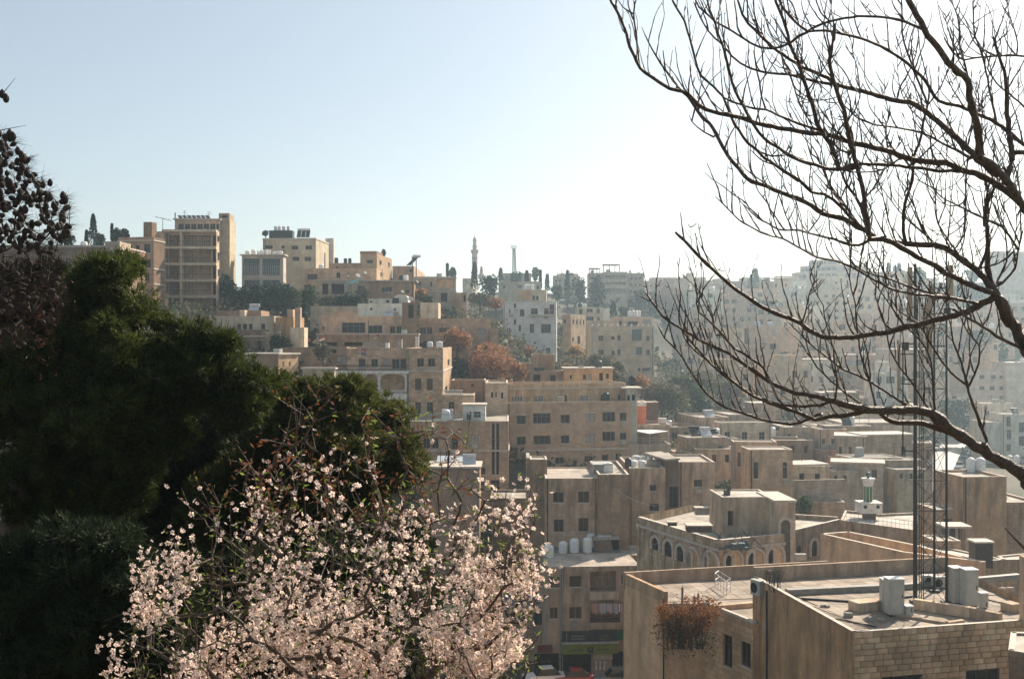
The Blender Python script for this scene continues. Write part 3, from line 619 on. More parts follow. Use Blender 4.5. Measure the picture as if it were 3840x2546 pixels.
# --- rows above the big block
bl('ochrelow','orange_plaster_house','low orange plastered house with a curved end and small doors',FH,(1018,205,1465,345),186,0,depth=6,col=(.54,.36,.20),brick=.1,streak=.35,par=.15,overhang=.25,
   wins=[(1190,255,1222,305),(1340,240,1375,325,'k'),(1400,245,1430,295),(1240,250,1270,325,'c'),(1070,260,1090,295,'k')])
bl('panelroom','stair_room','tan stair room with a brown panel above the orange plastered house',FH,(718,68,933,230),193,0,depth=5,col=(.46,.37,.29),brick=.1,streak=.4,par=.1,wins=[(845,110,868,132,'k')])
e=B['panelroom']; m=MB(); a0,a1=e.along(785),e.along(930); m.box(e.P0+e.X*a0-e.N*.06+Vector((0,0,rv(FH,212)*193)),e.X*(a1-a0-.1),e.N*.055,(0,0,(212-80)*Kk/F*193)); m.build('panel',wallmat((.33,.22,.15),0,.3),e.root)
bl('panelbase','shadowed_house','shadowed lower house with two dark doors beside the orange plaster',FH,(700,222,1015,345),190,0,depth=5,col=(.36,.28,.22),brick=.4,streak=.6,par=.1,wins=[(890,260,940,328,'k'),(735,255,800,330,'k')])
bl('archlow','arched_cream_house','small cream house with an arched niche behind the rust leaved trees',FH,(605,150,720,330),196,0,depth=5,col=(.55,.46,.36),brick=.2,par=.1,ctrl=False)
# --- white tower house and right neighbours
b=bl('whitetower','white_tower_house','tall white tower house with a red door balcony on its fourth floor',FC,(702,716,1192,1390),243,-3,side=1247,col=(.74,.74,.73),brick=0,streak=.15,par=.5,
   wins=[(800,730,822,771),(855,783,898,849),(756,785,769,821),(958,775,1021,831),(1078,775,1122,841),(1128,740,1171,830,'s'),
         (800,875,823,921),(845,928,866,986),(757,955,768,986),(947,918,988,1000),(1050,920,1141,1000),
         (795,1135,806,1166),(835,1135,861,1196),(1097,1137,1136,1186)],swins=[(1196,775,1208,836),(1200,925,1212,1000),(1195,1137,1203,1165)])
m=MB(); e=b; a0,a1=e.along(942),e.along(1175); z=rv(FC,835)*243; m.box(e.P0+e.X*a0-e.N*.9+Vector((0,0,z-.2)),e.X*(a1-a0),e.N*.895,(0,0,.25)); m.box(e.P0+e.X*a0-e.N*.9+Vector((0,0,z+.9)),e.X*(a1-a0),e.N*.05,(0,0,.06)); m.build('balcony_slab',wallmat((.60,.56,.51),0,.2),e.root)
bl('whitetowerhut','roof_room','white roof room with a tan recess on top of the tall white tower house',FC,(782,606,1100,720),247,-3,depth=6,col=(.60,.56,.5),brick=0,par=.1,wins=[(973,658,993,701),(1005,660,1028,701)],ctrl=False)
e=B['whitetowerhut']; m=MB(); a0,a1=e.along(866),e.along(960); m.box(e.P0+e.X*a0-e.N*.05+Vector((0,0,rv(FC,698)*247)),e.X*(a1-a0),e.N*.045,(0,0,(698-610)*Kk/F*247)); m.build('tan_panel',wallmat((.55,.42,.28),0,.2),e.root)
bl('beigeR','beige_apartment_house','square beige apartment house with little lamps along its parapet',FC,(1512,948,2088,1400),252,3,side=2112,col=(.53,.45,.35),brick=.3,streak=.2,par=.5,
   wins=[(1578,1025,1625,1076),(1693,1032,1726,1063),(1753,1022,1781,1071),(1885,968,1978,1073,'b'),(2017,1028,2048,1076),(1578,1155,1627,1206),(1700,1163,1728,1206),(1755,1152,1781,1204),(1925,1130,1981,1201,'b'),(2017,1155,2051,1206),(1940,1322,1966,1352),(1980,1322,2056,1352)])
e=B['beigeR']
for x in (1520,1578,1636,1697,1757,1818,1880,1942,1985,2035,2085):
    m=MB(); p=e.at(x,.1,e.zt); m.lathe(p,[(.08,0),(.05,.2),(.22,.35),(.26,.5),(.14,.68)],6); m.build('parapet_lamp',MW,e.root)
bl('beigeRtop','roof_apartment','set back roof apartment with wide brown window above the beige house',FC,(1725,852,2085,950),257,3,depth=6,col=(.50,.42,.34),brick=.2,par=.1,wins=[(1850,895,1941,931,'f'),(1768,890,1796,932),(1985,880,2061,926,'c')],ctrl=False)
bl('litside','shaded_front_house','narrow house with a lit side wall of four slim windows',FC,(1250,832,1325,1150),268,-30,side=1462,col=(.38,.3,.23),scol=(.58,.48,.38),brick=.6,par=.3,swins=[(1340,878,1357,920),(1373,880,1390,922),(1405,880,1422,925),(1435,878,1450,925),(1335,1040,1355,1075),(1385,1030,1412,1100,'k')],wins=[(1255,875,1280,915)])  # dark front and pale side: shade and sun put into the colours
bl('cream2','cream_house','cream house with a balcony between the white tower and the beige house',FC,(1378,766,1626,905),302,0,depth=9,col=(.56,.50,.42),brick=.2,par=.3,wins=[(1470,780,1526,811),(1560,778,1591,821),(1465,852,1535,888),(1565,855,1591,886),(1400,780,1430,830,'k')])
bl('gatewall','long_terrace_wall','long pale terrace wall in front of the cream house',FC,(1470,888,1730,960),285,0,depth=4,col=(.50,.44,.37),brick=.3,par=.2)
bl('pale330','pale_flat_house','pale flat house behind the tall white tower house',FC,(660,528,1050,720),335,0,depth=10,col=(.60,.55,.47),brick=.1,par=.4,wins=[(835,562,873,586),(700,565,722,592),(1010,565,1031,602),(930,640,960,670)])
bl('sk1','skyline_house','low skyline house beside the small domed turret',FC,(330,500,420,640),420,-10,side=None,depth=8,col=(.55,.5,.42),par=.3)
bl('sk2','skyline_house','low grey skyline house beneath the lattice radio mast',FC,(700,452,960,560),430,0,depth=8,col=(.5,.47,.42),par=.3,wins=grid((740,800,860,920),(490,),18,16))
bl('sk3','skyline_house','skyline house with an open pergola roof behind spiky cypresses',FC,(1165,475,1400,600),430,0,depth=8,col=(.55,.5,.44),par=.2,wins=grid((1190,1225,1340),(520,560),16,18))
# hazy blocks
bl('hz0','hazy_terrace_block','hazy terraced block with an open canopy on its roof',FC,(1490,450,1640,720),425,0,depth=10,col=(.5,.45,.38),par=.4,wins=grid((1520,1560,1600),(500,555,610),22,20))
bl('hz1','hazy_balcony_block','hazy block with three wide balcony bands under a flat roof canopy',FC,(1622,440,1845,720),418,0,depth=12,col=(.5,.45,.38),par=.4,wins=[(1640,470,1830,502,'R'),(1640,535,1830,562,'R'),(1640,592,1830,640,'R')],bands=(455,515,575))
bl('hz2','hazy_plain_block','hazy plain block joined to the balcony bands block',FC,(1846,452,1996,700),424,0,depth=12,col=(.52,.46,.4),par=.3,wins=grid((1880,1920,1960),(500,560,620),20,22))
bl('hz3','hazy_long_block','long hazy block with few windows stepping along the ridge',FD,(-5,522,235,700),482,0,depth=12,col=(.52,.46,.4),par=.3,wins=grid((20,60,100,180),(570,630),18,16))
bl('hz4','hazy_high_block','hazy blank block higher than the long ridge block',FD,(233,498,455,700),478,0,depth=12,col=(.55,.49,.42),par=.3)
bl('hz5','hazy_windowed_block','hazy low block with one long row of little windows',FD,(515,526,1010,660),525,0,depth=12,col=(.5,.46,.42),par=.4,wins=grid(range(640,1000,26),(562,),12,20)+grid((540,575),(570,),14,20))
bl('hz6','ridge_roof_room','small roof room above the long row of little windows',FD,(690,503,830,530),530,0,depth=8,col=(.5,.46,.42),par=.2,ctrl=False)
b=bl('pav','hazy_tan_house','hazy tan house under a tiled roof pavilion',FD,(1228,525,1395,700),475,0,depth=9,col=(.5,.43,.35),par=.1,wins=[(1240,548,1262,580),(1330,548,1350,580)])
e=empty('roof_pavilion',b.at(1312,4),'square roof pavilion with a low tiled hip roof','pavilion')
m=MB(); z0=b.zt; z1=rv(FD,500)*475; V=lambda a,n,z: b.P0+b.X*a+b.N*n+Vector((0,0,z))
for i in range(9):
    m.box(V(.3+(b.w-.8)*i/8,.4,z0),b.X*.35,b.N*.35,(0,0,z1-z0))
m.build('columns',wallmat(PALE),e)
m=MB(); o=.7; zr=rv(FD,486)*475; c=V(b.w/2,b.D/2,zr); cs=[V(-o,-o,z1),V(b.w+o,-o,z1),V(b.w+o,b.D+o,z1),V(-o,b.D+o,z1)]
for i in range(4): m.poly([cs[i],cs[(i+1)%4],c])
m.poly(cs[::-1]); m.build('hip_roof',plain('faded_roof_tiles',(.36,.24,.18),.8),e)
bl('tower8','hazy_white_tower','hazy white tower block with a grid of dark windows in the right hillside',FD,(1612,600,1900,1010),402,0,depth=14,col=(.60,.54,.46),brick=0,streak=.2,par=.4,
   wins=grid((1712,1780,1852),(662,),34,24)+grid((1730,1806,1880),(728,796,862,925),36,28))
bl('tower8top','hazy_tower_top','upper setback of the hazy white tower block',FD,(1618,478,1870,610),408,0,depth=10,col=(.60,.54,.46),brick=0,par=.4,wins=grid((1780,1820),(602,),18,16)+[(1795,530,1812,552)],ctrl=False)
bl('faredge','hazy_cliff_building','big hazy building cut by the picture edge above the branches',FE,(2092,250,2420,640),455,10,side=1985,depth=20,col=(.42,.40,.37),brick=0,par=.3)
# round stepped hotel
e=empty('stepped_round_building',pt(FD,1760,600,525),'hazy round building rising in curved stepped tiers on the ridge','building')
d=545; 
for (x0,x1,yt,yb,n) in ((1405,2140,452,640,3),(1478,2060,392,470,2),(1555,1832,338,395,1)):
    cx=(x0+x1)/2; r=pxm(FD,(x1-x0)/2,d); cz=rv(FD,yb)*d; h=pxm(FD,yb-yt,d); c=Vector((ru(FD,cx)*d,d,cz))
    m=MB(); m.lathe(c,[(r,0),(r,h*.98),(r+.3,h*.98),(r+.3,h)],40); m.build('tier',wallmat((.50,.45,.40),0,.2),e)
    fl=max(1,int(h/3.4))
    for k in range(fl):
        z=cz+h*(k+.35)/fl; hh=h/fl*.4
        for j in range(20,40):
            if j%5==4: continue
            a0=2*math.pi*(j+.12)/40; a1=2*math.pi*(j+.88)/40; rr=r+.08
            m=MB(); m.quad((c.x+rr*math.cos(a0),c.y+rr*math.sin(a0),z),(c.x+rr*math.cos(a1),c.y+rr*math.sin(a1),z),(c.x+rr*math.cos(a1),c.y+rr*math.sin(a1),z+hh),(c.x+rr*math.cos(a0),c.y+rr*math.sin(a0),z+hh)); m.build('window',M_GLASS,e)
CTRL.append((ru(FD,1760)*520,520,rv(FD,640)*520))
# --- right side, mid distance
bl('cityR','pale_office_block','long pale office block with rows of square windows on the far right',FJ,(1560,216,2190,520),332,-4,side=None,depth=12,col=(.50,.45,.40),brick=0,streak=.2,par=.3,
   wins=grid((1620,1700,1780,1866,1966,2070,2150),(278,),46,34)+grid((1620,1700,1780,1966,2060,2150),(380,),46,36)+grid((1640,1712,2150),(466,),46,30))
bl('cityRside','pale_office_end','blank pale end of the long office block under a sheet metal canopy',FJ,(2191,152,2420,520),328,-4,depth=12,col=(.54,.50,.44),brick=0,streak=.1,par=.1,overhang=.3,ctrl=False)
bl('wb1','white_cube_house','grey white cube house with roof heaters beside the street',FJ,(1952,518,2235,720),290,-4,side=None,depth=9,col=(.52,.49,.44),brick=0,par=.3,wins=[(1990,590,2040,640),(2150,590,2195,635),(2080,600,2110,640)])
bl('wb2','blank_white_house','blank white house front at the bend of the street',FJ,(1985,692,2150,990),266,-4,depth=9,col=(.60,.58,.54),brick=0,par=.2)
bl('wb3','white_window_house','white house with two columns of dark windows at the picture edge',FJ,(2152,618,2420,1000),268,-4,depth=9,col=(.58,.56,.52),brick=0,par=.3,wins=[(2190,642,2230,732),(2195,762,2236,850),(2193,895,2232,960),(2304,695,2356,785),(2304,822,2356,910)])
0 and bl('wb4','low_garage','low dark garage front behind the parked cars on the street',FJ,(1860,985,2420,1090),255,0,depth=6,col=(.36,.33,.3),par=.2,wins=[(1900,1010,2000,1080,'k'),(2040,1010,2180,1080,'k')])
# street facade row behind the parking terrace
bl('s0','street_house','tan street house behind the white awning terrace',FI,(20,492,300,900),196,10,depth=10,col=(.44,.38,.31),brick=.4,streak=.6,par=.6,wins=[(45,545,100,605),(160,540,205,600),(240,525,275,585),(40,660,90,720)])
bl('s1','street_house','street house with a lit sheet metal shed on its roof',FI,(302,404,560,900),200,10,depth=12,col=(.45,.38,.31),brick=.4,streak=.6,par=.4,wins=[(395,505,450,580),(345,522,372,582),(480,510,510,570),(340,610,420,700,'k'),(440,610,510,720)])
bl('s2','street_house','street house with an arched balcony window between grey neighbours',FI,(576,378,795,850),206,10,depth=12,col=(.43,.37,.31),brick=.4,streak=.6,par=.3,wins=[(605,492,636,552),(660,482,722,546),(750,480,775,540),(600,660,660,760,'k'),(690,650,740,760,'k')],bands=(560,))
bl('s2b','street_house_end','thin stained end wall between two street houses',FI,(545,400,577,850),203,10,depth=10,col=(.36,.32,.28),streak=.6,par=.1,ctrl=False)
bl('s3','street_house','narrow grey street house beside the blank gable',FI,(797,455,868,850),210,10,depth=10,col=(.42,.38,.33),brick=.2,streak=.6,par=.2,wins=[(815,542,841,602)])
bl('s4','street_house','low fronted street house with four windows beside the blank gable',FI,(868,500,1065,850),214,10,depth=10,col=(.42,.38,.33),brick=.3,streak=.6,par=.3,wins=[(890,530,915,590),(950,540,975,592),(1020,500,1048,590),(1010,700,1040,780,'k')])
bl('s5','gable_house','blank tan gable house with one small window above the parking terrace',FI,(1068,492,1383,920),192,0,depth=14,col=(.47,.41,.34),brick=.5,streak=.35,par=.3,wins=[(1115,555,1141,606)])
bl('s6','recessed_house','recessed house with narrow windows beside the blank gable house',FI,(1383,480,1604,960),200,0,depth=10,col=(.41,.36,.30),brick=.4,streak=.6,par=.3,wins=[(1440,540,1470,602),(1503,538,1531,600),(1400,545,1418,600)])
bl('s6b','lean_to','lean to outbuilding with a dark flat roof below narrow windows',FI,(1405,722,1592,960),190,0,depth=5,col=(.42,.36,.30),par=.1,overhang=.3)
bl('s7','wide_blank_building','wide stained building with two small windows near its roof',FI,(1604,452,2240,960),202,0,depth=14,col=(.44,.38,.32),brick=.4,streak=.5,par=.3,wins=[(1612,514,1675,562),(1840,525,1908,573),(1620,630,1636,655,'k'),(1622,670,1636,690,'k'),(1940,652,1956,670,'k')])
e=B['s7']; m=MB(); a0,a1=e.along(1985),e.along(2168); m.box(e.P0+e.X*a0-e.N*.06+Vector((0,0,rv(FI,632)*202)),e.X*(a1-a0),e.N*.055,(0,0,(632-478)*Kk/F*202)); m.build('sunlit_patch',wallmat((.55,.49,.42),0,.2),e.root)  # paler panel paints a patch of light on the wall
m=MB(); a0,a1=e.along(1700),e.along(2190); m.box(e.P0+e.X*a0-e.N*1.3+Vector((0,0,rv(FI,835)*202)),e.X*(a1-a0),e.N*1.295,(0,0,.3)); m.build('ledge',M_CONC,e.root)
for i,(x0,y0,x1,y1,dd,lab) in enumerate(((590,262,1150,400,262,'long low roof shed on the terrace above the street houses'),(780,335,1010,420,240,'small shed under a pale blue metal awning'),
        (1100,330,1560,470,262,'grey terrace building half hidden behind the heavy branch'),(1600,370,1990,470,250,'dark roofed hall behind the wide stained building'),(1960,130,2240,380,300,'tan apartment row behind the pale lamp posts'))):
    bl('sb%d'%i,'terrace_building',lab,FI,(x0,y0,x1,y1),dd,0,depth=8,col=((.42,.37,.31),(.36,.33,.3),(.4,.36,.31),(.25,.25,.25),(.42,.37,.32))[i],par=.2,brick=.2,overhang=.25 if i<2 else 0,
       wins=[] if i in (1,3) else grid(range(x0+50,x1-40,90),(y0+45,),26,30))
for i,(x0,y0,x1,y1,dd,lab) in enumerate(((1500,880,2240,1010,185,'rubble terrace walls behind the green minaret'),(1980,840,2230,1000,183,'dark brick shed row beside the street wall'),(1475,1040,1725,1190,160,'flat roofed tan workshop near the green minaret'),
        (1300,1180,1640,1420,142,'blank tan wall below the rust leaved shrub'),(1730,1020,2200,1190,172,'grey courtyard building behind the green minaret'))):
    bl('sc%d'%i,'courtyard_building',lab,FI,(x0,y0,x1,y1),dd,0,depth=7,col=((.33,.28,.24),(.26,.22,.19),(.37,.32,.27),(.44,.37,.30),(.3,.29,.28))[i],par=.3,brick=.5,streak=.6,wins=grid((1590,1670,1780),(940,),26,34,'k') if i==0 else [])
# ================================================================== nearer buildings, outlined by the corners of their flat roofs
class Poly:
    """prism from roof corners (counter-clockwise seen from above); walls: {edge index: {wins, col, ...}}"""
    def __init__(s, name, label, pts, zt, zb, col=TAN, cat='building', par=0, part=.22, parsides=None, brick=.4, streak=.5, roof=(.5,.45,.38), bh=.28, bw=.6, wins=None, skip=(), group=None, wcol=None, fr=None):
        s.P=[Vector((p[0],p[1],0)) for p in pts]; s.zt=zt; s.zb=zb; n=len(s.P)
        area=sum(s.P[i].x*s.P[(i+1)%n].y-s.P[(i+1)%n].x*s.P[i].y for i in range(n))
        s.flip=area<0
        c=sum(s.P,Vector())/n; s.root=empty(name,(c.x,c.y,zb),label,cat,group); s.c=c
        mat=wallmat(col,brick,streak,bh,bw); mats=[mat,roofmat(roof),M_SILL]; wmi={}
        for k,v in (wcol or {}).items(): mats.append(wallmat(*v)); wmi[k]=len(mats)-1
        m=MB(); s.edges=[]
        for i in range(n):
            a,b=(s.P[i],s.P[(i+1)%n]); 
            if s.flip: a,b=b,a
            X=(b-a); L=X.length; X=X/L; N=Vector((-X.y,X.x,0)); s.edges.append((a,X,L,N))
            if i in skip: continue
            rects=[]
            for q in (wins or {}).get(i,[]):
                rects.append(s.wr(q[0],a,X,q[1:]))
            rs=wall(m,a,X,L,zb,zt,rects,N,mat=wmi.get(i,0),matr=wmi.get(i,0))
            for r,q in zip(rects,(wins or {}).get(i,[])):
                rr=(max(r[0],.02),min(r[1],L-.02),max(r[2],zb+.02),min(r[3],zt-.02),r[4])
                if rr[1]-rr[0]>.05 and rr[3]-rr[2]>.05: window(s.root,a,X,N,rr,q[5] if len(q)>5 else 'd',a.y)
        s.m=m
        zr=zt-par; s.zroof=zr
        m.poly([p+Vector((0,0,zr)) for p in (s.P[::-1] if s.flip else s.P)],1)
        if par>0:
            for i in (parsides if parsides is not None else range(n)):
                a,X,L,N=s.edges[i]; t=part
                m.box(a+X*.004+N*.004+Vector((0,0,zr-.1)),X*(L-.008),N*t,(0,0,par+.1+.004),0)
                m.quad(a+Vector((0,0,zt+.008))-N*.02,a+X*L+Vector((0,0,zt+.008))-N*.02,a+X*L+N*(t+.02)+Vector((0,0,zt+.008)),a+N*(t+.02)+Vector((0,0,zt+.008)),2)
        s.body=m.build('wall',mats,s.root)
        CTRL.append((c.x,c.y,zb+.5))
    @staticmethod
    def wr(fr,a,X,q):
        def al(x): r=ru(fr,x); return (r*a.y-a.x)/(X.x-r*X.y)
        a0,a1=sorted((al(q[0]),al(q[2]))); dd=a.y+X.y*(a0+a1)/2
        return (a0,a1,rv(fr,q[3])*dd,rv(fr,q[1])*dd,.2)
def P2(v): return (v.x,v.y)
# ------ the near roof on the right
Z1=-14.4
a=ptz(FM,790,1135,Z1); b=ptz(FM,2700,1000,Z1); c=ptz(FL,1280,925,Z1); dirb=(Vector((b.x-a.x,b.y-a.y,0))).normalized()
cL=Vector((c.x,c.y,0)); bR=cL+ (Vector((b.x,b.y,0))-Vector((a.x,a.y,0)))*1.12
nr=Poly('foreground_building','near building with cabinets and lattice mast on its flat roof and a block front',[P2(a),P2(b),P2(bR),P2(cL)],Z1,-42,col=(.47,.32,.20),par=.32,part=.2,parsides=[0,3],brick=0,streak=.85,
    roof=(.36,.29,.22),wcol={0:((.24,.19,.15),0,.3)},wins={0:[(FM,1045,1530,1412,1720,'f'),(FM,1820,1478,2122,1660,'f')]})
A0,X0,L0,N0=nr.edges[0]; A3,X3,L3,N3=nr.edges[3]
# tall back parapet of the near roof
A2,X2,L2,N2=nr.edges[2]
m=MB(); zc=nr.zroof; m.box(A2+N2*.01+Vector((0,0,zc-.3)),X2*L2,N2*.28,(0,0,1.16),0); m.build('back_parapet',wallmat((.34,.29,.24),.1,.8),nr.root)
# the block masonry of the front wall, stone by stone
M_BLOCK=[wallmat(c_,0,.35) for c_ in ((.54,.42,.30),(.47,.36,.25),(.58,.46,.34),(.50,.39,.29))]
def masonry(parent, a, X, L, N, z0, z1, h, w, holes, limit, seed=1, proud=.05, gap=.022):
    """individual blocks standing proud of a recessed wall"""
    rr=random.Random(seed); cache={}; cnt=0; rows=int((z1-z0)/h); stuff=MB(); a=Vector((a[0],a[1],0))
    for r in range(rows):
        zt_=z1-r*h; x=-rr.random()*w*.5 if r%2 else -rr.random()*w*.25
        while x<L:
            ww=w*rr.choice((.7,.85,1,1,1.2)); x0=max(x,0); x1=min(x+ww,L); x+=ww
            if x1-x0<.1: continue
            segs=[(x0,x1)]
            for h0,h1,g0,g1 in holes:
                if zt_-h*.5>g0 and zt_-h*.5<g1:
                    ns=[]
                    for s0,s1 in segs:
                        if s1<=h0 or s0>=h1: ns.append((s0,s1))
                        else:
                            if h0-s0>.08: ns.append((s0,h0-.01))
                            if s1-h1>.08: ns.append((h1+.01,s1))
                    segs=ns
            for s0,s1 in segs:
                if s1-s0<.07: continue
                pr=proud+rr.uniform(-.012,.02); lw=round((s1-s0-gap)/.05)*.05
                if cnt<limit:
                    k=(lw,rr.randrange(4))
                    if k not in cache:
                        mm=MB(); bv=.012; q=[(0,0),(lw,0),(lw,h-gap),(0,h-gap)]; iq=[(bv,bv),(lw-bv,bv),(lw-bv,h-gap-bv),(bv,h-gap-bv)]
                        F_=[X*u+Vector((0,0,v))-N*proud for u,v in iq]; Bk=[X*u+Vector((0,0,v)) for u,v in q]
                        mm.quad(*F_,0,[(0,-1),(lw,-1),(lw,-.75),(0,-.75)])
                        for i in range(4): mm.quad(Bk[i],Bk[(i+1)%4],F_[(i+1)%4],F_[i])
                        cache[k]=mm.mesh('brick',M_BLOCK[k[1]])
                    o=bpy.data.objects.new('brick',cache[k]); COL.objects.link(o); o.parent=parent
                    po=Vector(ORG[parent.name]); o.location=a+X*(s0+gap/2)-N*(pr-proud+.001)+Vector((0,0,zt_-h+gap/2))-po; cnt+=1
                else:
                    stuff.box(a+X*(s0+gap/2)-N*pr+Vector((0,0,zt_-h+gap/2)),X*(s1-s0-gap),N*pr,(0,0,h-gap))
    if stuff.f: tag(stuff.build('bricks',M_BLOCK[0],parent),None,kind='stuff')
holes=[(r[0],r[1],r[2],r[3]) for r in (Poly.wr(FM,A0,X0,(1045,1530,1412,1720)),Poly.wr(FM,A0,X0,(1820,1478,2122,1660)))]
masonry(nr.root,A0,X0,min(L0,13),N0,Z1-4.4,Z1-.02,.29,.62,holes,300)
# roof tiles of the near roof: large screed bays with joints
def bays(parent, a, X, Y, nx, ny, lx, ly, z, cols, seed=2, P=None):
    rr=random.Random(seed); ms=[roofmat(c_) for c_ in cols]; me=[]
    for c_ in ms:
        mm=MB(); g=.03; mm.box((0,0,0),X*(lx-g),Y*(ly-g),(0,0,.03)); me.append(mm.mesh('roof_slab',c_))
    po=Vector(ORG[parent.name]); a=Vector((a[0],a[1],0))
    for i in range(nx):
        for j in range(ny):
            c4=[a+X*(i*lx+u*(lx+.25)-.1)+Y*(j*ly+v*(ly+.25)-.1) for u in (0,1) for v in (0,1)]
            if P and not all(inpoly(P,c.x,c.y) for c in c4): continue
            o=bpy.data.objects.new('roof_slab',rr.choice(me)); COL.objects.link(o); o.parent=parent
            o.location=a+X*(i*lx+.02)+Y*(j*ly+.02)+Vector((0,0,z+.004+rr.uniform(0,.012)))-po
Y3=-X3
bays(nr.root,A0-X0*4+N0*.25,X0,N0,22,11,.95,1.25,nr.zroof,[(.36,.28,.21),(.30,.235,.175),(.41,.33,.25)],2,nr.P)
# raised kerbs round the mast, cable tray, plinths
M_KERB=wallmat((.45,.39,.32),0,.6)
zr=nr.zroof+.05
def kerb(p,q,w,h,parent,name='kerb',mat=None,frame=FM,z=None):
    zz=zr if z is None else z
    p=ptz(frame,*p,zz); q=ptz(frame,*q,zz); X=(q-p); L=X.length; X/=L; N=Vector((-X.y,X.x,0))
    m=MB(); m.box(p,X*L,N*w,(0,0,h)); return m.build(name,mat or M_KERB,parent)
kerb((835,958),(1100,930),.9,.5,nr.root)
kerb((1330,925),(1850,1005),.35,.55,nr.root); kerb((1850,1005),(2120,1065),.35,.55,nr.root)
kerb((1080,975),(1650,1070),.25,.12,nr.root); kerb((1650,1070),(1810,1045),.25,.12,nr.root)
kerb((2240,960),(2330,950),.8,.45,nr.root)
e=empty('cable_duct',ptz(FM,260,800,zr),'pale folded sheet metal duct lying along the back parapet of the near roof','duct')
kerb((190,800),(1100,755),.5,.32,e,'duct',plain('duct_sheet',(.27,.25,.22),.6)); kerb((1260,745),(2330,650),.4,.30,e,'duct',MATS['duct_sheet'])
e=empty('cable_duct',ptz(FM,500,830,zr),'thin black cable tray lying across the near roof','cable tray')
kerb((300,835),(860,868),.12,.1,e,'tray',M_METAL); kerb((860,868),(1330,815),.12,.1,e,'tray',M_METAL)
e=empty('cable_bundle',ptz(FM,60,690,zr),'bundle of black cables hanging over the corner of the near roof','cables')
rr=random.Random(4)
for i in range(14):
    m=MB(); x=15+i*8; p=ptz(FM,x,760+rr.uniform(-30,20),zr)
    m.tube([p+Vector((0,0,.02)),p+Vector((rr.uniform(-.2,.2),.15,.45)),p+Vector((rr.uniform(-.3,.3),.4,1.0)),p+Vector((rr.uniform(-.4,.4),1.0,.9))],.02,4); m.build('cable',M_METAL,e)
# outdoor unit on the parapet corner
def acbox(name,label,p,w,dp,h,rz=0,fan=True,cat='air conditioner',group=None,mat=None):
    e=empty(name,p,label,cat,group); e.rotation_euler=(0,0,rz); ORG[e.name]=(0,0,0)
    m=MB(); m.box((-w/2,-dp/2,0),(w,0,0),(0,dp,0),(0,0,h)); m.box((-w/2-.02,-dp/2-.02,h),(w+.04,0,0),(0,dp+.04,0),(0,0,.04)); m.build('casing',mat or M_ACW,e)
    if fan:
        m=MB(); r=min(w,h)*.38; c=Vector((-w*.12,-dp/2-.012,h/2)); n=14
        m.poly([c+Vector((r*math.cos(2*math.pi*i/n),0,r*math.sin(2*math.pi*i/n))) for i in range(n)]); f=m.build('fan_grille',M_DARK,e)
        for k in range(5):
            a_=2*math.pi*k/5; g=MB(); g.tube([c+Vector((0,-.01,0)),c+Vector((r*math.cos(a_),-.01,r*math.sin(a_)))],.018,4); g.build('blade',M_METAL,f)
    else:
        m=MB(); 
        for k in range(3): m.box((-w/2+.1,-dp/2-.012,h*(.12+k*.28)),(w-.2,0,0),(0,.012,0),(0,0,h*.2))
        m.build('door_panel',M_ACW if not mat else mat,e)
    return e
pp=ptz(FL,1320,1085,Z1-.75); acbox('air_conditioner','cream outdoor unit with a round fan fixed at the corner of the near parapet wall',Vector((pp.x,pp.y,Z1-.86)),.82,.32,.86,R(-62))
# equipment cabinets
def cabinet(label,fr,x0,x1,y1,h,dp=.75,rz=.1,extra=None,cname='equipment_cabinet',leg=.12):
    p=ptz(fr,(x0+x1)/2,y1,zr); w=pxm(fr,(x1-x0),p.y)*.93
    e=empty(cname,p,label,'cabinet'); e.rotation_euler=(0,0,rz); ORG[e.name]=(0,0,0)
    m=MB(); m.box((-w/2,0,leg),(w,0,0),(0,dp,0),(0,0,h-leg)); m.build('casing',M_ACW,e)
    m=MB(); m.box((-w/2-.03,-.03,h+.002),(w+.06,0,0),(0,dp+.06,0),(0,0,.05)); m.build('cap',plain('white_enamel',(.74,.73,.7),.4),e)
    m=MB(); m.box((-w/2+.05,-.02,leg+.08),(w-.1,0,0),(0,.018,0),(0,0,h-leg-.16)); dr=m.build('door',M_ACW,e)
    m=MB(); m.box((w/2-.14,-.045,h*.5),(.04,0,0),(0,.024,0),(0,0,.2)); m.build('handle',M_METAL,dr)
    if leg>0.05:
        for a_ in (-1,1):
            m=MB(); m.box((a_*(w/2-.1)-.05,.05,0),(.1,0,0),(0,dp-.1,0),(0,0,leg)); m.build('foot',M_METAL,e)
    return e
cabinet('tall cream equipment cabinet standing alone beside the lattice mast',FM,1108,1262,995,1.95)
m=empty('equipment_cabinet',ptz(FM,1120,960,zr),'shorter cream cabinet tucked behind the lone tall cabinet','cabinet'); ORG[m.name]=(0,0,0)
q=MB(); q.box((-.28,.3,0),(.75,0,0),(0,.6,0),(0,0,1.7)); q.build('casing',M_ACW,m); q=MB(); q.box((-.31,.27,1.703),(.81,0,0),(0,.66,0),(0,0,.05)); q.build('cap',MATS['white_enamel'],m)
cabinet('grey cream cabinet, left one of the joined pair on the near roof',FM,1702,1805,888,2.0)
cabinet('grey cream cabinet, right one of the joined pair on the near roof',FM,1812,1942,915,2.05)
cabinet('small cream meter box on a post in front of the joined pair',FM,1952,2030,1010,1.3,.3,cname='meter_box',leg=.55)
cabinet('low white box at the foot of the lone tall cabinet',FM,1268,1342,1000,.55,.5,cname='junction_box',leg=.02)
for i,(x,y) in enumerate(((1480,640),(1570,655))):
    p=ptz(FM,x,y+75,zr); acbox('air_conditioner',('white outdoor unit behind the lattice mast','second white outdoor unit nearer the joined cabinets')[i],p,.8,.35,.65,.1)
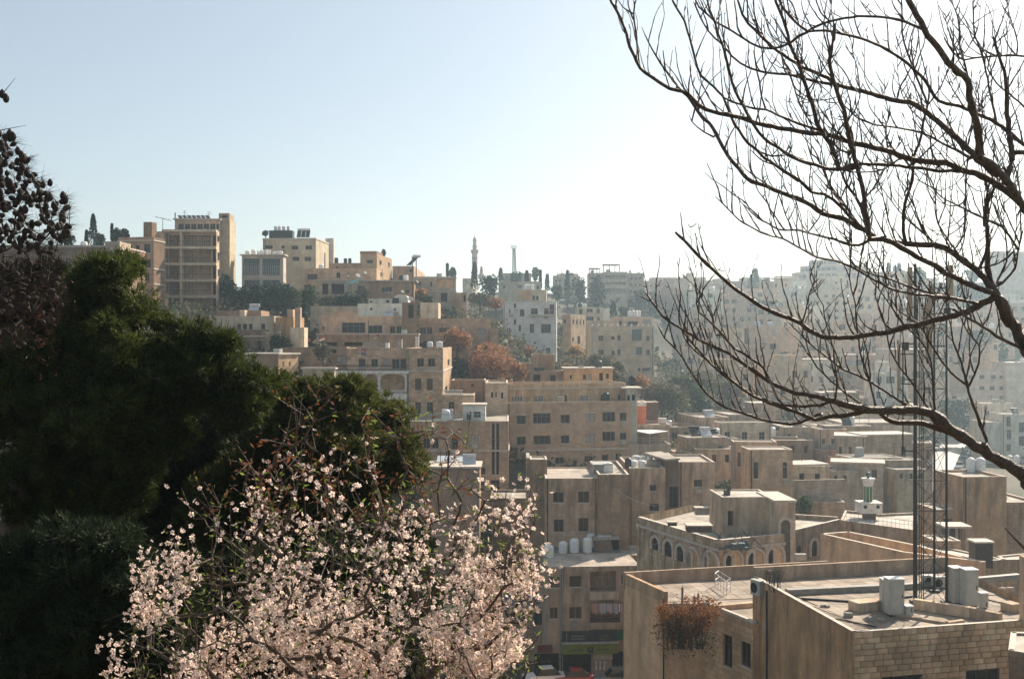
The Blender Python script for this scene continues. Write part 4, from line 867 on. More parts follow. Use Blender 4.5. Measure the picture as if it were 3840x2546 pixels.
# post at the picture edge, pole
e=empty('concrete_post',ptz(FM,2335,1010,Z1),'tall tan concrete post at the right edge of the near roof','post')
p=ptz(FM,2320,1020,Z1); m=MB(); m.box((p.x,p.y-.35,Z1-.3),(.7,0,0),(0,.5,0),(0,0,(1020-380)*Kk/F*p.y)); m.build('shaft',wallmat((.42,.34,.26),0,.5),e)
# low corner building at the very bottom right
e=Poly('low_wall','low dark stone wall at the bottom corner under the block front',[P2(pt(FM,2212,1300,51)),P2(pt(FM,2600,1300,50)),P2(pt(FM,2600,1300,54)),P2(pt(FM,2235,1300,54.2))],rv(FM,1300)*51,-40,col=(.2,.16,.13),par=.1,cat='wall')
# ------ near roof on the left
Z2=-17.05
a=ptz(FL,95,985,Z2-.0); 
q0=pt(FL,95,890,79.4); q1=pt(FL,1900,785,83.5); c0=ptz(FL,470,1180,Z2); c1=ptz(FL,820,1182,Z2); c2=ptz(FL,1284,1370,Z2)
c3=Vector((A3.x,A3.y,0)) # hidden under the near building
lr=Poly('foreground_building','near building with a plain tiled roof and vine covered block corner',[P2(c0),P2(c1),P2(c2),(c2.x+3,c2.y+1.0),(q1.x+.5,q1.y),P2(q0)],Z2,-42,col=(.46,.34,.24),par=0,brick=0,streak=.5,
    roof=(.36,.29,.22),wcol={1:((.45,.34,.24),.75,.3,.33,.75)},wins={1:[(FL,1010,1470,1092,1760,'f'),(FL,1172,1535,1262,1760,'f')]})
for i in (5,):   # coping along the left wall
    A,X,L,N=lr.edges[i]; m=MB(); m.box(A+Vector((0,0,Z2+.004)),X*L,N*.25,(0,0,.75)); m.build('side_parapet',wallmat((.46,.34,.24),0,.5),lr.root)
A,X,L,N=lr.edges[4]; m=MB(); m.box(A+N*.01+Vector((0,0,Z2-.3)),X*L,N*.25,(0,0,1.15)); m.build('back_parapet',wallmat((.36,.31,.26),.1,.7),lr.root)
A1,X1,L1,N1=lr.edges[1]; m=MB(); m.box(A1+Vector((0,0,Z2+.004)),X1*L1,N1*.22,(0,0,.16)); m.build('kerb',M_SILL,lr.root)
A,X,L,N=lr.edges[5]
lr.roofX=lr.edges[0][1]
bays(lr.root,Vector((c0.x,c0.y,0))+N*.3+Vector((-.0,.2,0)),Vector((.985,.172,0)).normalized(),Vector((-.172,.985,0)).normalized(),15,9,1.0,1.3,Z2,[(.38,.30,.23),(.32,.25,.19),(.43,.35,.27)],5,lr.P)
m=MB(); p=ptz(FL,960,1245,Z2); q=ptz(FL,1290,1215,Z2); D_=(q-p); m.box(p+Vector((0,0,.005)),D_,(-.08,.45,0),(0,0,.28)); m.build('step',M_KERB,lr.root)
e=empty('pipe_frame',ptz(FL,990,1060,Z2),'thin pale pipe rack standing on the plain tiled roof','pipe rack')
P=[ptz(FL,x,y,Z2+.04) for x,y in ((935,1030),(1040,1110),(1075,1080),(968,1005))]
for i in range(4):
    m=MB(); m.tube([P[i],P[i]+Vector((0,0,.95))],.025,5); m.build('post',M_STEEL,e)
for zz in (.95,.5):
    for i in range(4): m=MB(); m.tube([P[i]+Vector((0,0,zz)),P[(i+1)%4]+Vector((0,0,zz))],.02,5); m.build('rail',M_STEEL,e)
for t in (.25,.5,.75):
    for (i,j) in ((0,1),(3,2)): m=MB(); q=P[i].lerp(P[j],t); m.tube([q,q+Vector((0,0,.95))],.018,5); m.build('post',M_STEEL,e)
for x,y0,y1,lab in ((626,1022,1190,'tallest rusty column stub on the vine covered edge'),(735,1102,1172,'shortest rusty column stub beside the vine'),(773,1080,1175,'middle rusty column stub beside the vine')):
    p=ptz(FL,x,y1+10,Z2); e=empty('column_stub',p,lab,'column stub'); m=MB(); h=(y1-y0)*Kk/F*p.y; m.box(p,(.13,0,0),(0,.13,0),(0,0,h)); m.build('concrete',plain('rusty_concrete',(.30,.22,.16),.9),e)
    m=MB(); m.tube([p+Vector((.06,.06,h)),p+Vector((.08,.06,h+.15))],.012,4); m.build('rebar',M_METAL,e)
p=Vector((c0.x-.07,c0.y-.02,Z2+.3)); e=empty('drain_pipe',p,'black drain pipe down the corner of the plain roofed building','pipe'); m=MB(); m.tube([(p.x,p.y,p.z),(p.x,p.y,-42)],.05,6); m.build('pipe',M_METAL,e)
p=pt(FL,1420,1000,62.6); e=empty('drain_pipe',p,'dark drain pipe down the stained side wall under the outdoor unit','pipe'); 
A,X,L,N=nr.edges[3]; t_=L-(Vector((p.x,p.y,0))-(A+X*L)).length if False else .0
r_=ru(FL,1418); al=(r_*A.y-A.x)/(X.x-r_*X.y); q=A+X*al-N*.07; m=MB(); m.tube([(q.x,q.y,Z1-.4),(q.x,q.y,-42)],.055,6); m.build('pipe',M_METAL,e)
# ------ parapet box behind (roofless tan box) and bright strip
zz=-16.0
box=Poly('parapet_building','tan building with deep parapets round a shadowed roof',[P2(ptz(FM,480,230,zz)),P2(ptz(FM,1238,400,zz)),P2(ptz(FM,1990,490,zz)),P2(ptz(FM,1345,330,zz)),P2(ptz(FM,740,210,zz))],zz,-42,col=(.46,.36,.26),par=1.5,part=.25,brick=0,streak=.5,roof=(.3,.26,.22))
zz=-17.2
Poly('roof_strip_building','long building with a bright narrow roof behind the shadowed parapets',[P2(ptz(FM,1350,335,zz)),P2(ptz(FM,1990,482,zz)),P2(ptz(FM,2180,468,zz)),P2(ptz(FM,1500,330,zz))],zz,-42,col=(.4,.34,.28),roof=(.55,.49,.42),par=.1)
Poly('roof_strip_building','short building with a bright flat roof beside the concrete post',[P2(ptz(FM,2108,435,zz)),P2(ptz(FM,2160,470,zz)),P2(ptz(FM,2500,462,zz)),P2(ptz(FM,2430,405,zz))],zz,-42,col=(.4,.34,.28),roof=(.55,.49,.42),par=.1)
e=empty('roof_hatch',ptz(FM,1985,470,-17),'dark roof hatch room with a lit flat lid','hatch'); p=pt(FM,1908,425,84); m=MB(); w=pxm(FM,158,84); m.box(p+Vector((0,0,-1)),(w,0,0),(0,1.3,0),(0,0,1+pxm(FM,105,84))); m.build('walls',plain('dark_render',(.09,.08,.07),.9),e)
m=MB(); m.box(p+Vector((-.1,-.1,pxm(FM,105,84)+.003)),(w+.2,0,0),(0,1.5,0),(0,0,.12)); m.build('lid',M_SILL,e)
# big tan concrete box with tanks
bigbox=Bld('concrete_block_building','large windowless tan concrete building with streaked walls and tanks on its roof',FJ,(1790,1195,2192,1900),109,5,side=1528,vis='L',col=(.42,.31,.21),brick=.15,streak=.9,par=.25,bh=.5)
Bld('small_roof_room','small roof room with an arched window below the concrete building',FM,(1540,10,1712,300),106,4,depth=4,col=(.42,.34,.27),par=.1,wins=[(1612,95,1700,160,'k')],ctrl=False)
Bld('low_tan_building','low tan building beyond the concrete block at the picture edge',FJ,(2192,1428,2500,1900),110,4,depth=9,col=(.42,.33,.25),par=.2,streak=.7,roof=(.5,.45,.38))
e=empty('roof_shelter',pt(FM,1740,300,98),'flat lidded shelter on posts in front of the concrete building','shelter')
p=pt(FM,1620,182,97); w=pxm(FM,255,97); m=MB(); m.box(p,(w,0,0),(0,2.4,0),(0,0,.16)); m.build('roof_slab',M_SILL,e)
for a_,b_ in ((.3,.2),(w-.5,.2),(w*.45,.2),(.3,2.0),(w-.5,2.0)): m=MB(); m.box(p+Vector((a_,b_,-3.0)),(.2,0,0),(0,.2,0),(0,0,2.996)); m.build('post',M_CONC,e)
m=MB(); m.box(p+Vector((.6,1.2,-3)),(w-1.2,0,0),(0,1.0,0),(0,0,2.9)); m.build('hut',plain('dark_render',(.09,.08,.07),.9),e)
Bld('terrace_block','stepped terrace block below the flat lidded shelter',FM,(1535,298,1775,420),94,2,depth=3,col=(.38,.31,.25),par=.1,ctrl=False)
# mosque roof
zz=-20
mr_=Poly('mosque','low mosque building with a pale railed roof below the green minaret',[P2(ptz(FI,1600,1345,zz)),P2(ptz(FI,2330,1445,zz)),P2(ptz(FI,2420,1270,zz)),P2(ptz(FI,1960,1290,zz)),P2(ptz(FI,1640,1255,zz))],zz,-42,col=(.46,.38,.30),par=.25,part=.2,brick=.1,streak=.8,roof=(.58,.52,.45))
A,X,L,N=mr_.edges[0] if not mr_.flip else mr_.edges[0]
m=MB()
for z_ in (.45,.85): m.box(A+X*.1+N*.1+Vector((0,0,zz+z_)),X*(L-.2),N*.03,(0,0,.03))
for i in range(int(L/.5)): m.box(A+X*(.1+i*.5)+N*.1+Vector((0,0,zz)),X*.02,N*.02,(0,0,.85))
m.build('railing',M_METAL,mr_.root)
e=empty('minaret',pt(FI,1880,1370,128),'short green and white minaret with a little dome','minaret')
d=128.0; MG=plain('green_minaret_tiles',(.015,.13,.04),.35,var=.3,scale=2,spec=.5); c=pt(FI,1875,1370,d)
zf=lambda y: rv(FI,y)*d-c.z
hw=pxm(FI,50,d); m=MB(); m.box(c+Vector((-hw*.95,0,-.8)),(hw*1.9,0,0),(0,hw*1.9,0),(0,0,zf(1288)+.8)); m.build('plinth',plain('dark_render',(.09,.08,.07),.9),e)
hw=pxm(FI,96,d); m=MB(); m.box(c+Vector((-hw,-.3,zf(1285))),(hw*2,0,0),(0,hw*2,0),(0,0,zf(1198)-zf(1285))); m.box(c+Vector((-hw*1.06,-.45,zf(1198)+.002)),(hw*2.12,0,0),(0,hw*2.12,0),(0,0,.15)); bs=m.build('base',MW,e)
for x in (-.6,.6): m=MB(); m.tube([c+Vector((hw*x,-.36,zf(1222))),c+Vector((hw*x,-.305,zf(1222)))],.2,10); m.build('round_opening',M_DARK,bs)
cc=c+Vector((0,hw*.8,0)); hr=pxm(FI,40,d)
m=MB(); m.lathe(cc,[(hr,zf(1197)),(hr,zf(1015))],8); m.build('shaft',MG,e)
for k in range(8):
    a_=2*math.pi*(k+.0)/8; m=MB(); m.tube([cc+Vector((hr*1.0*math.cos(a_),hr*math.sin(a_),zf(1195))),cc+Vector((hr*math.cos(a_),hr*math.sin(a_),zf(1030)))],.05,5); m.build('rib',M_SILL,e)
m=MB(); m.lathe(cc,[(hr*1.05,zf(1045)),(hr*1.25,zf(1012)),(hr*1.3,zf(990)),(hr*1.6,zf(985)),(hr*1.6,zf(970))],8); m.build('gallery',MW,e)
m=MB(); r0=pxm(FI,24,d); zc=zf(938); m.lathe(cc,[(r0*.5,zf(969)),(r0*.5,zc-r0)]+[(r0*math.cos(t),zc+r0*math.sin(t)) for t in [R(x) for x in range(-70,91,20)]],12); m.build('dome',plain('dark_glazed_dome',(.06,.10,.08),.25),e,smooth=True)
# ------ lattice mast
p1=ptz(FM,1352,862,zr); p2=ptz(FM,1640,868,zr); p3=ptz(FM,1528,765,zr)
e=empty('lattice_mast',(p1+p2+p3)/3,'tall three legged lattice mast with tan antenna panels','mast')
H=18.9; H0=16.2
for i,p in enumerate((p1,p2,p3)):
    m=MB(); m.tube([p,p+Vector((0,0,H if i!=1 else H+1.5))],[.125 if i==0 else .08,.085 if i==0 else .05],8); m.build('leg',M_METAL,e)
    m=MB(); m.box(p+Vector((-.25,-.25,0)),(.5,0,0),(0,.5,0),(0,0,.12)); m.build('foot_plate',M_METAL,e)
st=1.7
for i in range(int(H/st)):
    z=zr+i*st
    for a_,b_ in ((p1,p2),(p2,p3),(p3,p1)):
        m=MB(); m.tube([(a_.x,a_.y,z+st),(b_.x,b_.y,z+st)],.018,4); m.tube([(a_.x,a_.y,z),(b_.x,b_.y,z+st)],.016,4); m.tube([(b_.x,b_.y,z),(a_.x,a_.y,z+st)],.016,4)
        m.build('bracing',M_METAL,e)
m=MB()
for k in range(3): m.tube([p1+Vector((.3+.12*k,.2,0)),p1+Vector((.3+.1*k,.2,H*.9))],.025,4)
m.build('cable_run',M_METAL,e)
MANT=plain('tan_antenna_cover',(.42,.31,.19),.5,var=.12,scale=1.5)
dm=p1.y
for x,y0,y1,wp,lab in ((1308,395,860,40,0),(1483,725,1220,52,0),(1678,378,720,50,0),(1205,1105,1560,26,0),(1500,560,720,40,0)):
    pa=pt(FE,x,y1,dm+.3); pb=pt(FE,x,y0,dm+.3); w=pxm(FE,wp,dm); m=MB(); m.box(pa+Vector((-w/2,0,0)),(w,0,0),(0,w*.6,0),(0,0,pb.z-pa.z)); an=m.build('antenna_panel',MANT,e)
    m=MB(); m.tube([pa+Vector((0,w*.6+.12,-.4)),pb+Vector((0,w*.6+.12,.25))],.04,6)
    for t in (.2,.8):
        q=pa.lerp(pb,t)+Vector((0,w*.6+.1,0)); tgt=min((p1,p2,p3),key=lambda v:abs(v.x-q.x)); m.tube([q,(tgt.x,tgt.y,q.z)],.03,4)
    m.build('bracket',M_METAL,an)
for x,y0,y1 in ((1320,850,900),(1270,1085,1160),(1640,640,690),(1655,770,820)):
    q=pt(FE,x,y1,dm+.2); m=MB(); w=pxm(FE,50,dm); m.box(q+Vector((-w/2,0,0)),(w,0,0),(0,.3,0),(0,0,pxm(FE,y1-y0,dm))); m.build('radio_unit',M_METAL,e)
m=MB(); q=pt(FE,1240,1100,dm+.4); m.tube([q+Vector((0,0,-6.2)),q],.04,5); m.build('outrigger_pole',M_METAL,e)
for z_ in (0,-2,-4,-6): m=MB(); m.tube([q+Vector((0,0,z_)),(p1.x,p1.y,q.z+z_)],.035,4); m.build('outrigger',M_METAL,e)
# ------ old arcaded building
d1=105.0
Lp=lambda x,y,dd: pt(FL,x,y,dd)
zt=-17.9
O1=ptz(FL,225,385,zt); O2=ptz(FL,960,602,zt); O3=ptz(FL,1572,545,zt); 
old=Poly('old_arcaded_building','old pale stone building with rows of round arches and a cluttered roof court',[P2(O1),P2(O2),P2(O3),(O3.x+2.5,O3.y+12),(O1.x+8,O1.y+10)],zt,-42,col=(.48,.41,.32),par=.8,part=.4,brick=.6,bh=.35,streak=.85,roof=(.46,.40,.33),parsides=[0,1])
def arch_open(parent, edge, fr, q, depth=.9, n=10, mat=None, pane=True):
    """flat arch sheet on the wall, dark colour standing for recess shade, and a proud voussoir ring"""
    a,X,L,N=edge; x0,y0,x1,y1=q
    def al(x): r=ru(fr,x); return (r*a.y-a.x)/(X.x-r*X.y)
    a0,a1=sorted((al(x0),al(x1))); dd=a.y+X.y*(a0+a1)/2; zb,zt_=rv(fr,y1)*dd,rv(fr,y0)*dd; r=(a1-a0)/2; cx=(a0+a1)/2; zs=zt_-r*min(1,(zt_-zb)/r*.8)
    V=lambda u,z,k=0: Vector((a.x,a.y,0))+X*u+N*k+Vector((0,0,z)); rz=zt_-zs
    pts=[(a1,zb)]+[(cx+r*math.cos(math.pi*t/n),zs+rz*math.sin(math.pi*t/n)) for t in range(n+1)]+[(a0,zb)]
    m=MB(); m.poly([V(u,z,-.015) for u,z in pts][::-1]); o=m.build('arch_opening',mat or M_DARK,parent)  # flat sheet on the wall face; dark colour paints the recess shade
    m=MB(); t_=.28
    ring=[(cx+(r+t_)*math.cos(math.pi*t/n),zs+(rz+t_)*math.sin(math.pi*t/n)) for t in range(n+1)]; inner=pts[1:-1]
    for i in range(n):
        m.quad(V(*inner[i],-.16),V(*inner[i+1],-.16),V(*ring[i+1],-.16),V(*ring[i],-.16)); m.quad(V(*inner[i],0),V(*inner[i+1],0),V(*inner[i+1],-.16),V(*inner[i],-.16)); m.quad(V(*ring[i],-.16),V(*ring[i+1],-.16),V(*ring[i+1],0),V(*ring[i],0))
    for s_,u in ((-1,a0),(1,a1)):
        m.box(V(min(u,u+s_*t_),zb,-.16),X*t_,N*.16,(0,0,zs-zb))
    m.build('arch_surround',M_SILL if mat is None else M_SILL,o)
    if pane:
        m=MB(); w=r*.9
        m.box(V(cx-r*.04-r*.3,zb,-.03),X*.08,N*.012,(0,0,zs-zb)); m.box(V(a0,zs-.04,-.032),X*(a1-a0),N*.012,(0,0,.08)); m.build('mullion',M_FRAMED,o)
MAW=wallmat((.50,.40,.28),0,.4)
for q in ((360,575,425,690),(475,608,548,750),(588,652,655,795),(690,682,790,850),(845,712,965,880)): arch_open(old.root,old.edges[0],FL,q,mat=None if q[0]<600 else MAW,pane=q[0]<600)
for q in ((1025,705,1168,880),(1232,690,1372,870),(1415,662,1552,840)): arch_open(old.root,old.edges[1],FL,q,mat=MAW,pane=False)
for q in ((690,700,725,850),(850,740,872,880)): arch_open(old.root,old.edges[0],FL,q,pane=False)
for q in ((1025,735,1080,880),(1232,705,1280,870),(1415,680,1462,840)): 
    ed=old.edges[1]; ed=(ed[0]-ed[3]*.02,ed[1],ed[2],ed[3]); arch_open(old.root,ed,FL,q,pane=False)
for i,A_ in enumerate(old.edges[:2]):
    a_,X_,L_,N_=A_; m=MB(); m.box(a_-N_*.2+Vector((0,0,zt-.95)),X_*L_,N_*.195,(0,0,.22)); m.build('cornice',M_SILL,old.root)
    k=int(L_/2.4)
    for j in range(k): m=MB(); m.box(a_+X_*(L_*(j+.02)/k)-N_*.14+Vector((0,0,zt-7)),X_*.45,N_*.135,(0,0,6.04)); m.build('pilaster',wallmat((.48,.41,.32),.6,.85,.35),old.root)
up=Bld('old_roof_house','pale upper room of the old arcaded building with an arched doorway',FL,(1002,205,1480,520),108,3,side=None,depth=5.5,col=(.52,.46,.38),brick=.1,streak=.6,par=.12,roof=(.52,.47,.4),wins=[(1052,332,1105,472,'k')],ctrl=False)
rt=Bld('arched_stair_tower','pale stair tower with a very tall arched recess',FL,(1484,255,1672,1000),106,3,depth=6,col=(.52,.46,.38),brick=.2,streak=.6,par=.15,overhang=.12,ctrl=False)
arch_open(rt.root,(rt.P0,rt.X,rt.w,rt.N),FL,(1535,412,1622,800),mat=plain('recess_shade',(.16,.13,.10),.9),pane=False)  # flat panel, shade of the tall recess put into its colour
zz=-19.5
rw=Poly('arcade_wing','side wing of the old arcaded building with a lit roof and round window',[P2(ptz(FL,1675,505,zz)),P2(ptz(FL,2085,408,zz)),P2(ptz(FL,2065,385,zz)),P2(ptz(FL,1672,360,zz))],zz,-42,col=(.46,.39,.31),par=.5,part=.3,brick=.6,streak=.8,parsides=[0,2],roof=(.52,.46,.38))
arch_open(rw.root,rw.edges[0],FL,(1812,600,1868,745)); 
a_,X_,L_,N_=rw.edges[0]; r_=ru(FL,1705); t_=(r_*a_.y-a_.x)/(X_.x-r_*X_.y); q=a_+X_*t_; zq=rv(FL,685)*q.y; m=MB(); m.tube([q-N_*.03+Vector((0,0,zq)),q-N_*.005+Vector((0,0,zq))],.42,14); m.build('round_window',M_DARK,rw.root)
pp=pt(FL,1720,782,98); acbox('air_conditioner','white outdoor unit below the round window of the arcade wing',pp,.9,.35,.5,0,False)
e=empty('chimney',pt(FL,1050,200,110),'dark square chimney stack on the roof corner of the old arcaded building','chimney'); m=MB(); p=pt(FL,1030,205,110); m.box(p,(pxm(FL,45,110),0,0),(0,1,0),(0,0,pxm(FL,60,110))); m.box(p+Vector((.25,.3,pxm(FL,60,110)-.01)),(.35,0,0),(0,.35,0),(0,0,pxm(FL,50,110))); m.build('stack',plain('dark_render',(.09,.08,.07),.9),e)
# roof court boxes
for x0,x1,y0,y1,dd,lab in ((758,880,290,370,110,'small grey plastered box hut in the old roof court'),(685,905,455,530,101.5,'low dark flat topped shed full of scrap on the old roof court'),(505,585,432,470,104,'small dark crate at the roof edge of the old arcaded building')):
    p=pt(FL,x0,y1,dd); e=empty('roof_shed',p,lab,'shed'); w=pxm(FL,x1-x0,dd); h=pxm(FL,y1-y0,dd)*.75; m=MB(); m.box(p,(w,0,0),(0,w*.7,0),(0,0,h)); m.build('walls',plain('dark_render',(.09,.08,.07),.9) if dd<105 else M_CONC,e)
    m=MB(); m.box(p+Vector((-.1,-.1,h+.003)),(w+.2,0,0),(0,w*.7+.2,0),(0,0,.1)); m.build('lid',M_SILL,e)
rr=random.Random(11); e=empty('scrap_heap',pt(FL,1010,520,104),'heap of blue grey scrap and pipes against the pale roof room','scrap')
m=MB()
for i in range(60):
    p=Vector((ru(FL,rr.uniform(905,1330))*105,rr.uniform(101,106),zt-.8)); q=p+Vector((rr.uniform(-1.2,1.2),rr.uniform(-.6,.6),rr.uniform(0,1.1))); m.tube([p,q],rr.uniform(.02,.06),4)
for i in range(30):
    p=Vector((ru(FL,rr.uniform(905,1200))*103,rr.uniform(101,105),zt-.8)); m.box(p,(rr.uniform(.3,1),rr.uniform(-.3,.3),0),(0,rr.uniform(.3,.8),0),(0,0,rr.uniform(.1,.6)))
tag(m.build('scrap',plain('blue_grey_scrap',(.09,.12,.13),.7,scale=6),e),None,kind='stuff')
# ------ stained block in the middle (in front of the large tan block)
zz=rv(FH,1208)*127
fb=Bld('stained_block_house','stained tan house with a lit flat roof and an arched shuttered window',FH,(845,1208,1330,1900),127,0,vis='L',depth=11,col=(.49,.39,.31),brick=.3,streak=.8,par=.12,roof=(.50,.43,.35),
   wins=[(915,1335,1015,1431),(1146,1327,1250,1432),(923,1585,1015,1700),(1150,1572,1242,1695,'f')],swins=[(805,1320,832,1420)])
Bld('stained_side_block','dark streaked windowless block beside the stained tan house',FH,(1333,1172,1615,2200),126,0,depth=14,col=(.32,.25,.19),brick=.6,streak=.9,par=.3,roof=(.5,.44,.36))  # base colour darkened for a wall in shade; streaks are stains
Bld('ribbed_block','tan block with vertical stains behind the white water tanks',FH,(1618,1112,1948,2200),131,0,depth=12,col=(.46,.37,.29),brick=.1,streak=.95,par=.2,wins=[(1805,1268,1866,1326),(1800,1440,1890,1510),(1960,1270,1990,1300)])
Bld('shaft_tower','dark shaft tower under a large flat roof slab',FH,(1950,1042,2070,2200),132,0,depth=9,col=(.20,.16,.13),brick=.2,par=.05,wins=[(1985,1285,2070,1480,'k')])
e=empty('roof_slab',pt(FH,1900,1000,135),'wide flat concrete slab over the dark shaft tower','roof slab'); zz=rv(FH,1045)*131+.05; m=MB(); q=[ptz(FH,1945,1048,zz),ptz(FH,2082,1040,zz),ptz(FH,1905,975,zz),ptz(FH,1752,985,zz)]; m.poly([v+Vector((0,0,.2)) for v in q]); m.poly([v for v in q][::-1])
for i in range(4): m.quad(q[i],q[(i+1)%4],q[(i+1)%4]+Vector((0,0,.2)),q[i]+Vector((0,0,.2)))
m.build('slab',roofmat((.40,.34,.28)),e)
Bld('cracked_house','tan house with one dark window and rain cracks beside the shaft tower',FI,(112,812,440,1260),137,0,depth=9,col=(.50,.42,.34),brick=.05,streak=.8,par=.25,wins=[(250,975,326,1042,'f')])
Bld('overhang_room','brown roof room overhanging on the corner of the stained house',FH,(705,1035,862,1165),131,0,side=None,depth=4,col=(.38,.29,.22),brick=.5,streak=.6,par=.15,ctrl=False)
Bld('narrow_house','narrow shadowed house below the overhanging roof room',FH,(672,1020,704,2200),133,0,depth=6,col=(.48,.4,.32),brick=.2,streak=.6,par=.1)
Bld('narrow_house','narrow dark house front with tall windows below the overhanging roof room',FH,(704.5,1166,845,2200),132,0,depth=6,col=(.30,.24,.19),brick=.2,streak=.6,par=.1,wins=[(728,1170,755,1280),(768,1170,795,1280),(728,1340,755,1480),(768,1340,795,1480)])
Bld('dark_yard_building','low dark building in the gap between almond tree and stained house',FH,(340,1390,705,2200),142,0,depth=8,col=(.14,.12,.11),brick=.3,par=.3)
e=empty('awning',pt(FG,1700,1290,139),'pale blue sheet metal awning above the small brown shop back','awning'); m=MB(); p=pt(FG,1560,1308,138); m.box(p,(pxm(FG,300,138),0,0),(0,2.5,.5),(0,0,.08)); m.build('sheet',plain('pale_blue_sheet',(.42,.47,.50),.5,var=.1),e)
Bld('brown_back_house','brown house back with a bright coping seen through the almond branches',FG,(1480,1362,1955,2000),134,0,depth=6,col=(.37,.28,.22),brick=.4,streak=.4,par=.1,overhang=.2)
# ------ shop building at the bottom
d=116.0
sh=Bld('shop_building','narrow shop building with shutters, laundry balcony and green shop sign',FK,(622,602,1470,1700),d,5,depth=9,col=(.50,.41,.33),brick=.15,streak=.85,par=.0,roof=(.54,.46,.38),
   wins=[(640,690,732,792),(820,683,932,785,'f'),(640,970,716,1076),(820,966,936,1076),(1010,640,1250,822,'R'),(1010,1000,1290,1110,'R'),(1300,668,1312,760)])
X,N=sh.X,sh.N; V=lambda x,y,k: sh.P0+X*sh.along(x)-N*k+Vector((0,0,rv(FK,y)*(sh.P0.y+X.y*sh.along(x))))
def panel(x0,y0,x1,y1,k,t,name,mat,parent,over=0):
    a0,a1=sh.along(x0),sh.along(x1); dd=sh.P0.y; m=MB(); zb=rv(FK,y1)*dd; m.box(sh.P0+X*a0-N*(k+t)+Vector((0,0,zb)),X*(a1-a0),N*t,(0,0,rv(FK,y0)*dd-zb)); return m.build(name,mat,parent)
panel(995,822,1258,892,.9,.12,'balcony_front',wallmat(PALE,0,.5),sh.root); m=MB(); a0=sh.along(995); a1=sh.along(1258); m.box(sh.P0+X*a0-N*.9+Vector((0,0,rv(FK,892)*d)),X*(a1-a0),N*.895,(0,0,.15)); m.build('balcony_slab',M_SILL,sh.root)
panel(1000,1108,1290,1165,.6,.12,'balcony_front',wallmat((.4,.32,.26),0,.5),sh.root)
for x in (738,756): 
    p=V(x,615,.12); m=MB(); m.tube([p,(p.x,p.y,-42)],.06,6); m.build('drain_pipe',M_CONC,sh.root)
# laundry
cols=[(.5,.12,.08),(.6,.58,.54),(.62,.35,.25),(.2,.2,.24),(.62,.6,.58),(.45,.2,.14),(.35,.36,.4)]
e=empty('laundry_rail',V(1140,900,1.0),'striped row of laundry hanging below the upper balcony','laundry')
rr=random.Random(5); x=1008
m=MB(); m.tube([V(1000,905,1.25),V(1296,905,1.25)],.03,5); m.build('rail',M_METAL,e)
while x<1282:
    w=rr.uniform(7,16); m=MB(); lo=990+rr.uniform(-12,14); t0=1.22+rr.uniform(-.03,.05)
    m.quad(V(x,lo,t0+.25),V(x+w,lo,t0+.25),V(x+w,905,t0),V(x,905,t0)); m.build('cloth',plain('cloth_%d'%rr.randrange(7),cols[rr.randrange(7)],.9,var=.1),e); x+=w*1.05
# shop signs
e=empty('shop_sign',V(1000,1330,1.0),'long yellow green shop sign with dark lettering','sign')
sb=panel(746,1290,1256,1385,.8,.12,'board',plain('yellow_green_board',(.18,.20,.03),.5,var=.15),e); panel(742,1278,1258,1290,.7,.35,'rim',M_STEEL,e)
def scrawl(x0,x1,y,h,parent,mat,k,seed):
    """cursive dark strokes like the lettering on the board (illegible at this distance)"""
    rr=random.Random(seed); m=MB(); x=x1; n=int((x1-x0)/12); w=(x1-x0)/n
    t=h*.12; m.quad(V(x0,y+t,k),V(x1,y+t,k),V(x1,y-t,k),V(x0,y-t,k))
    for i in range(n):
        c_=x1-(i+.5)*w; up=rr.choice((h*.5,h*.9,h*.4,h*.35)); m.quad(V(c_-w*.18,y,k+.004),V(c_+w*.18,y,k+.004),V(c_+w*.12,y-up,k+.004),V(c_-w*.12,y-up,k+.004))
        if rr.random()<.5: yy=y+h*rr.choice((.45,-.75)); m.quad(V(c_-w*.15,yy+h*.1,k+.004),V(c_+w*.15,yy+h*.1,k+.004),V(c_+w*.15,yy-h*.1,k+.004),V(c_-w*.15,yy-h*.1,k+.004))
        elif rr.random()<.4: m.quad(V(c_-w*.5,y+h*.5,k+.004),V(c_,y+h*.55,k+.004),V(c_,y+h*.35,k+.004),V(c_-w*.5,y+h*.32,k+.004))
    return m.build('lettering',mat,parent)
MLET=plain('dark_lettering',(.02,.025,.02),.6); MLW=plain('pale_lettering',(.45,.45,.42),.6)
scrawl(822,935,1342,18,sb,MLET,.93,1); scrawl(1065,1175,1336,18,sb,MLET,.93,2)
m=MB()
for q in ((978,1318,992,1362),(1012,1312,1028,1366),(990,1340,1015,1366),(985,1312,1020,1322)): m.quad(V(q[0],q[3],.935),V(q[2],q[3],.935),V(q[2],q[1],.935),V(q[0],q[1],.935))
m.build('emblem',MLET,sb)
MDS=plain('dark_sign_board',(.03,.035,.032),.5)
for i,(x0,x1,lab,ml) in enumerate(((748,972,'dark shop sign with two pale lines above the green sign',MLW),(976,1250,'dark shop sign with faint yellow letters above the green sign',plain('yellow_lettering',(.3,.26,.06),.6)))):
    e=empty('shop_sign',V(x0,1270,.8),lab,'sign'); sb=panel(x0,1180,x1,1274,.6,.1,'board',MDS,e)
    for j,y in enumerate((1218,1245)): scrawl(x0+(80 if i==0 else 110),x0+205-(0 if j==0 or i else 0),y,11,sb,ml,.71,10+i*3+j)
    if i==0: m=MB(); m.quad(V(785,1270,.71),V(789,1270,.71),V(789,1190,.71),V(785,1190,.71)); m.build('divider',MLW,sb)
e=empty('shop_sign',V(1270,1270,.8),'small bright green shop sign at the end of the dark signs','sign'); panel(1255,1185,1308,1270,.5,.1,'board',plain('bright_green_board',(.03,.12,.03),.5),e)
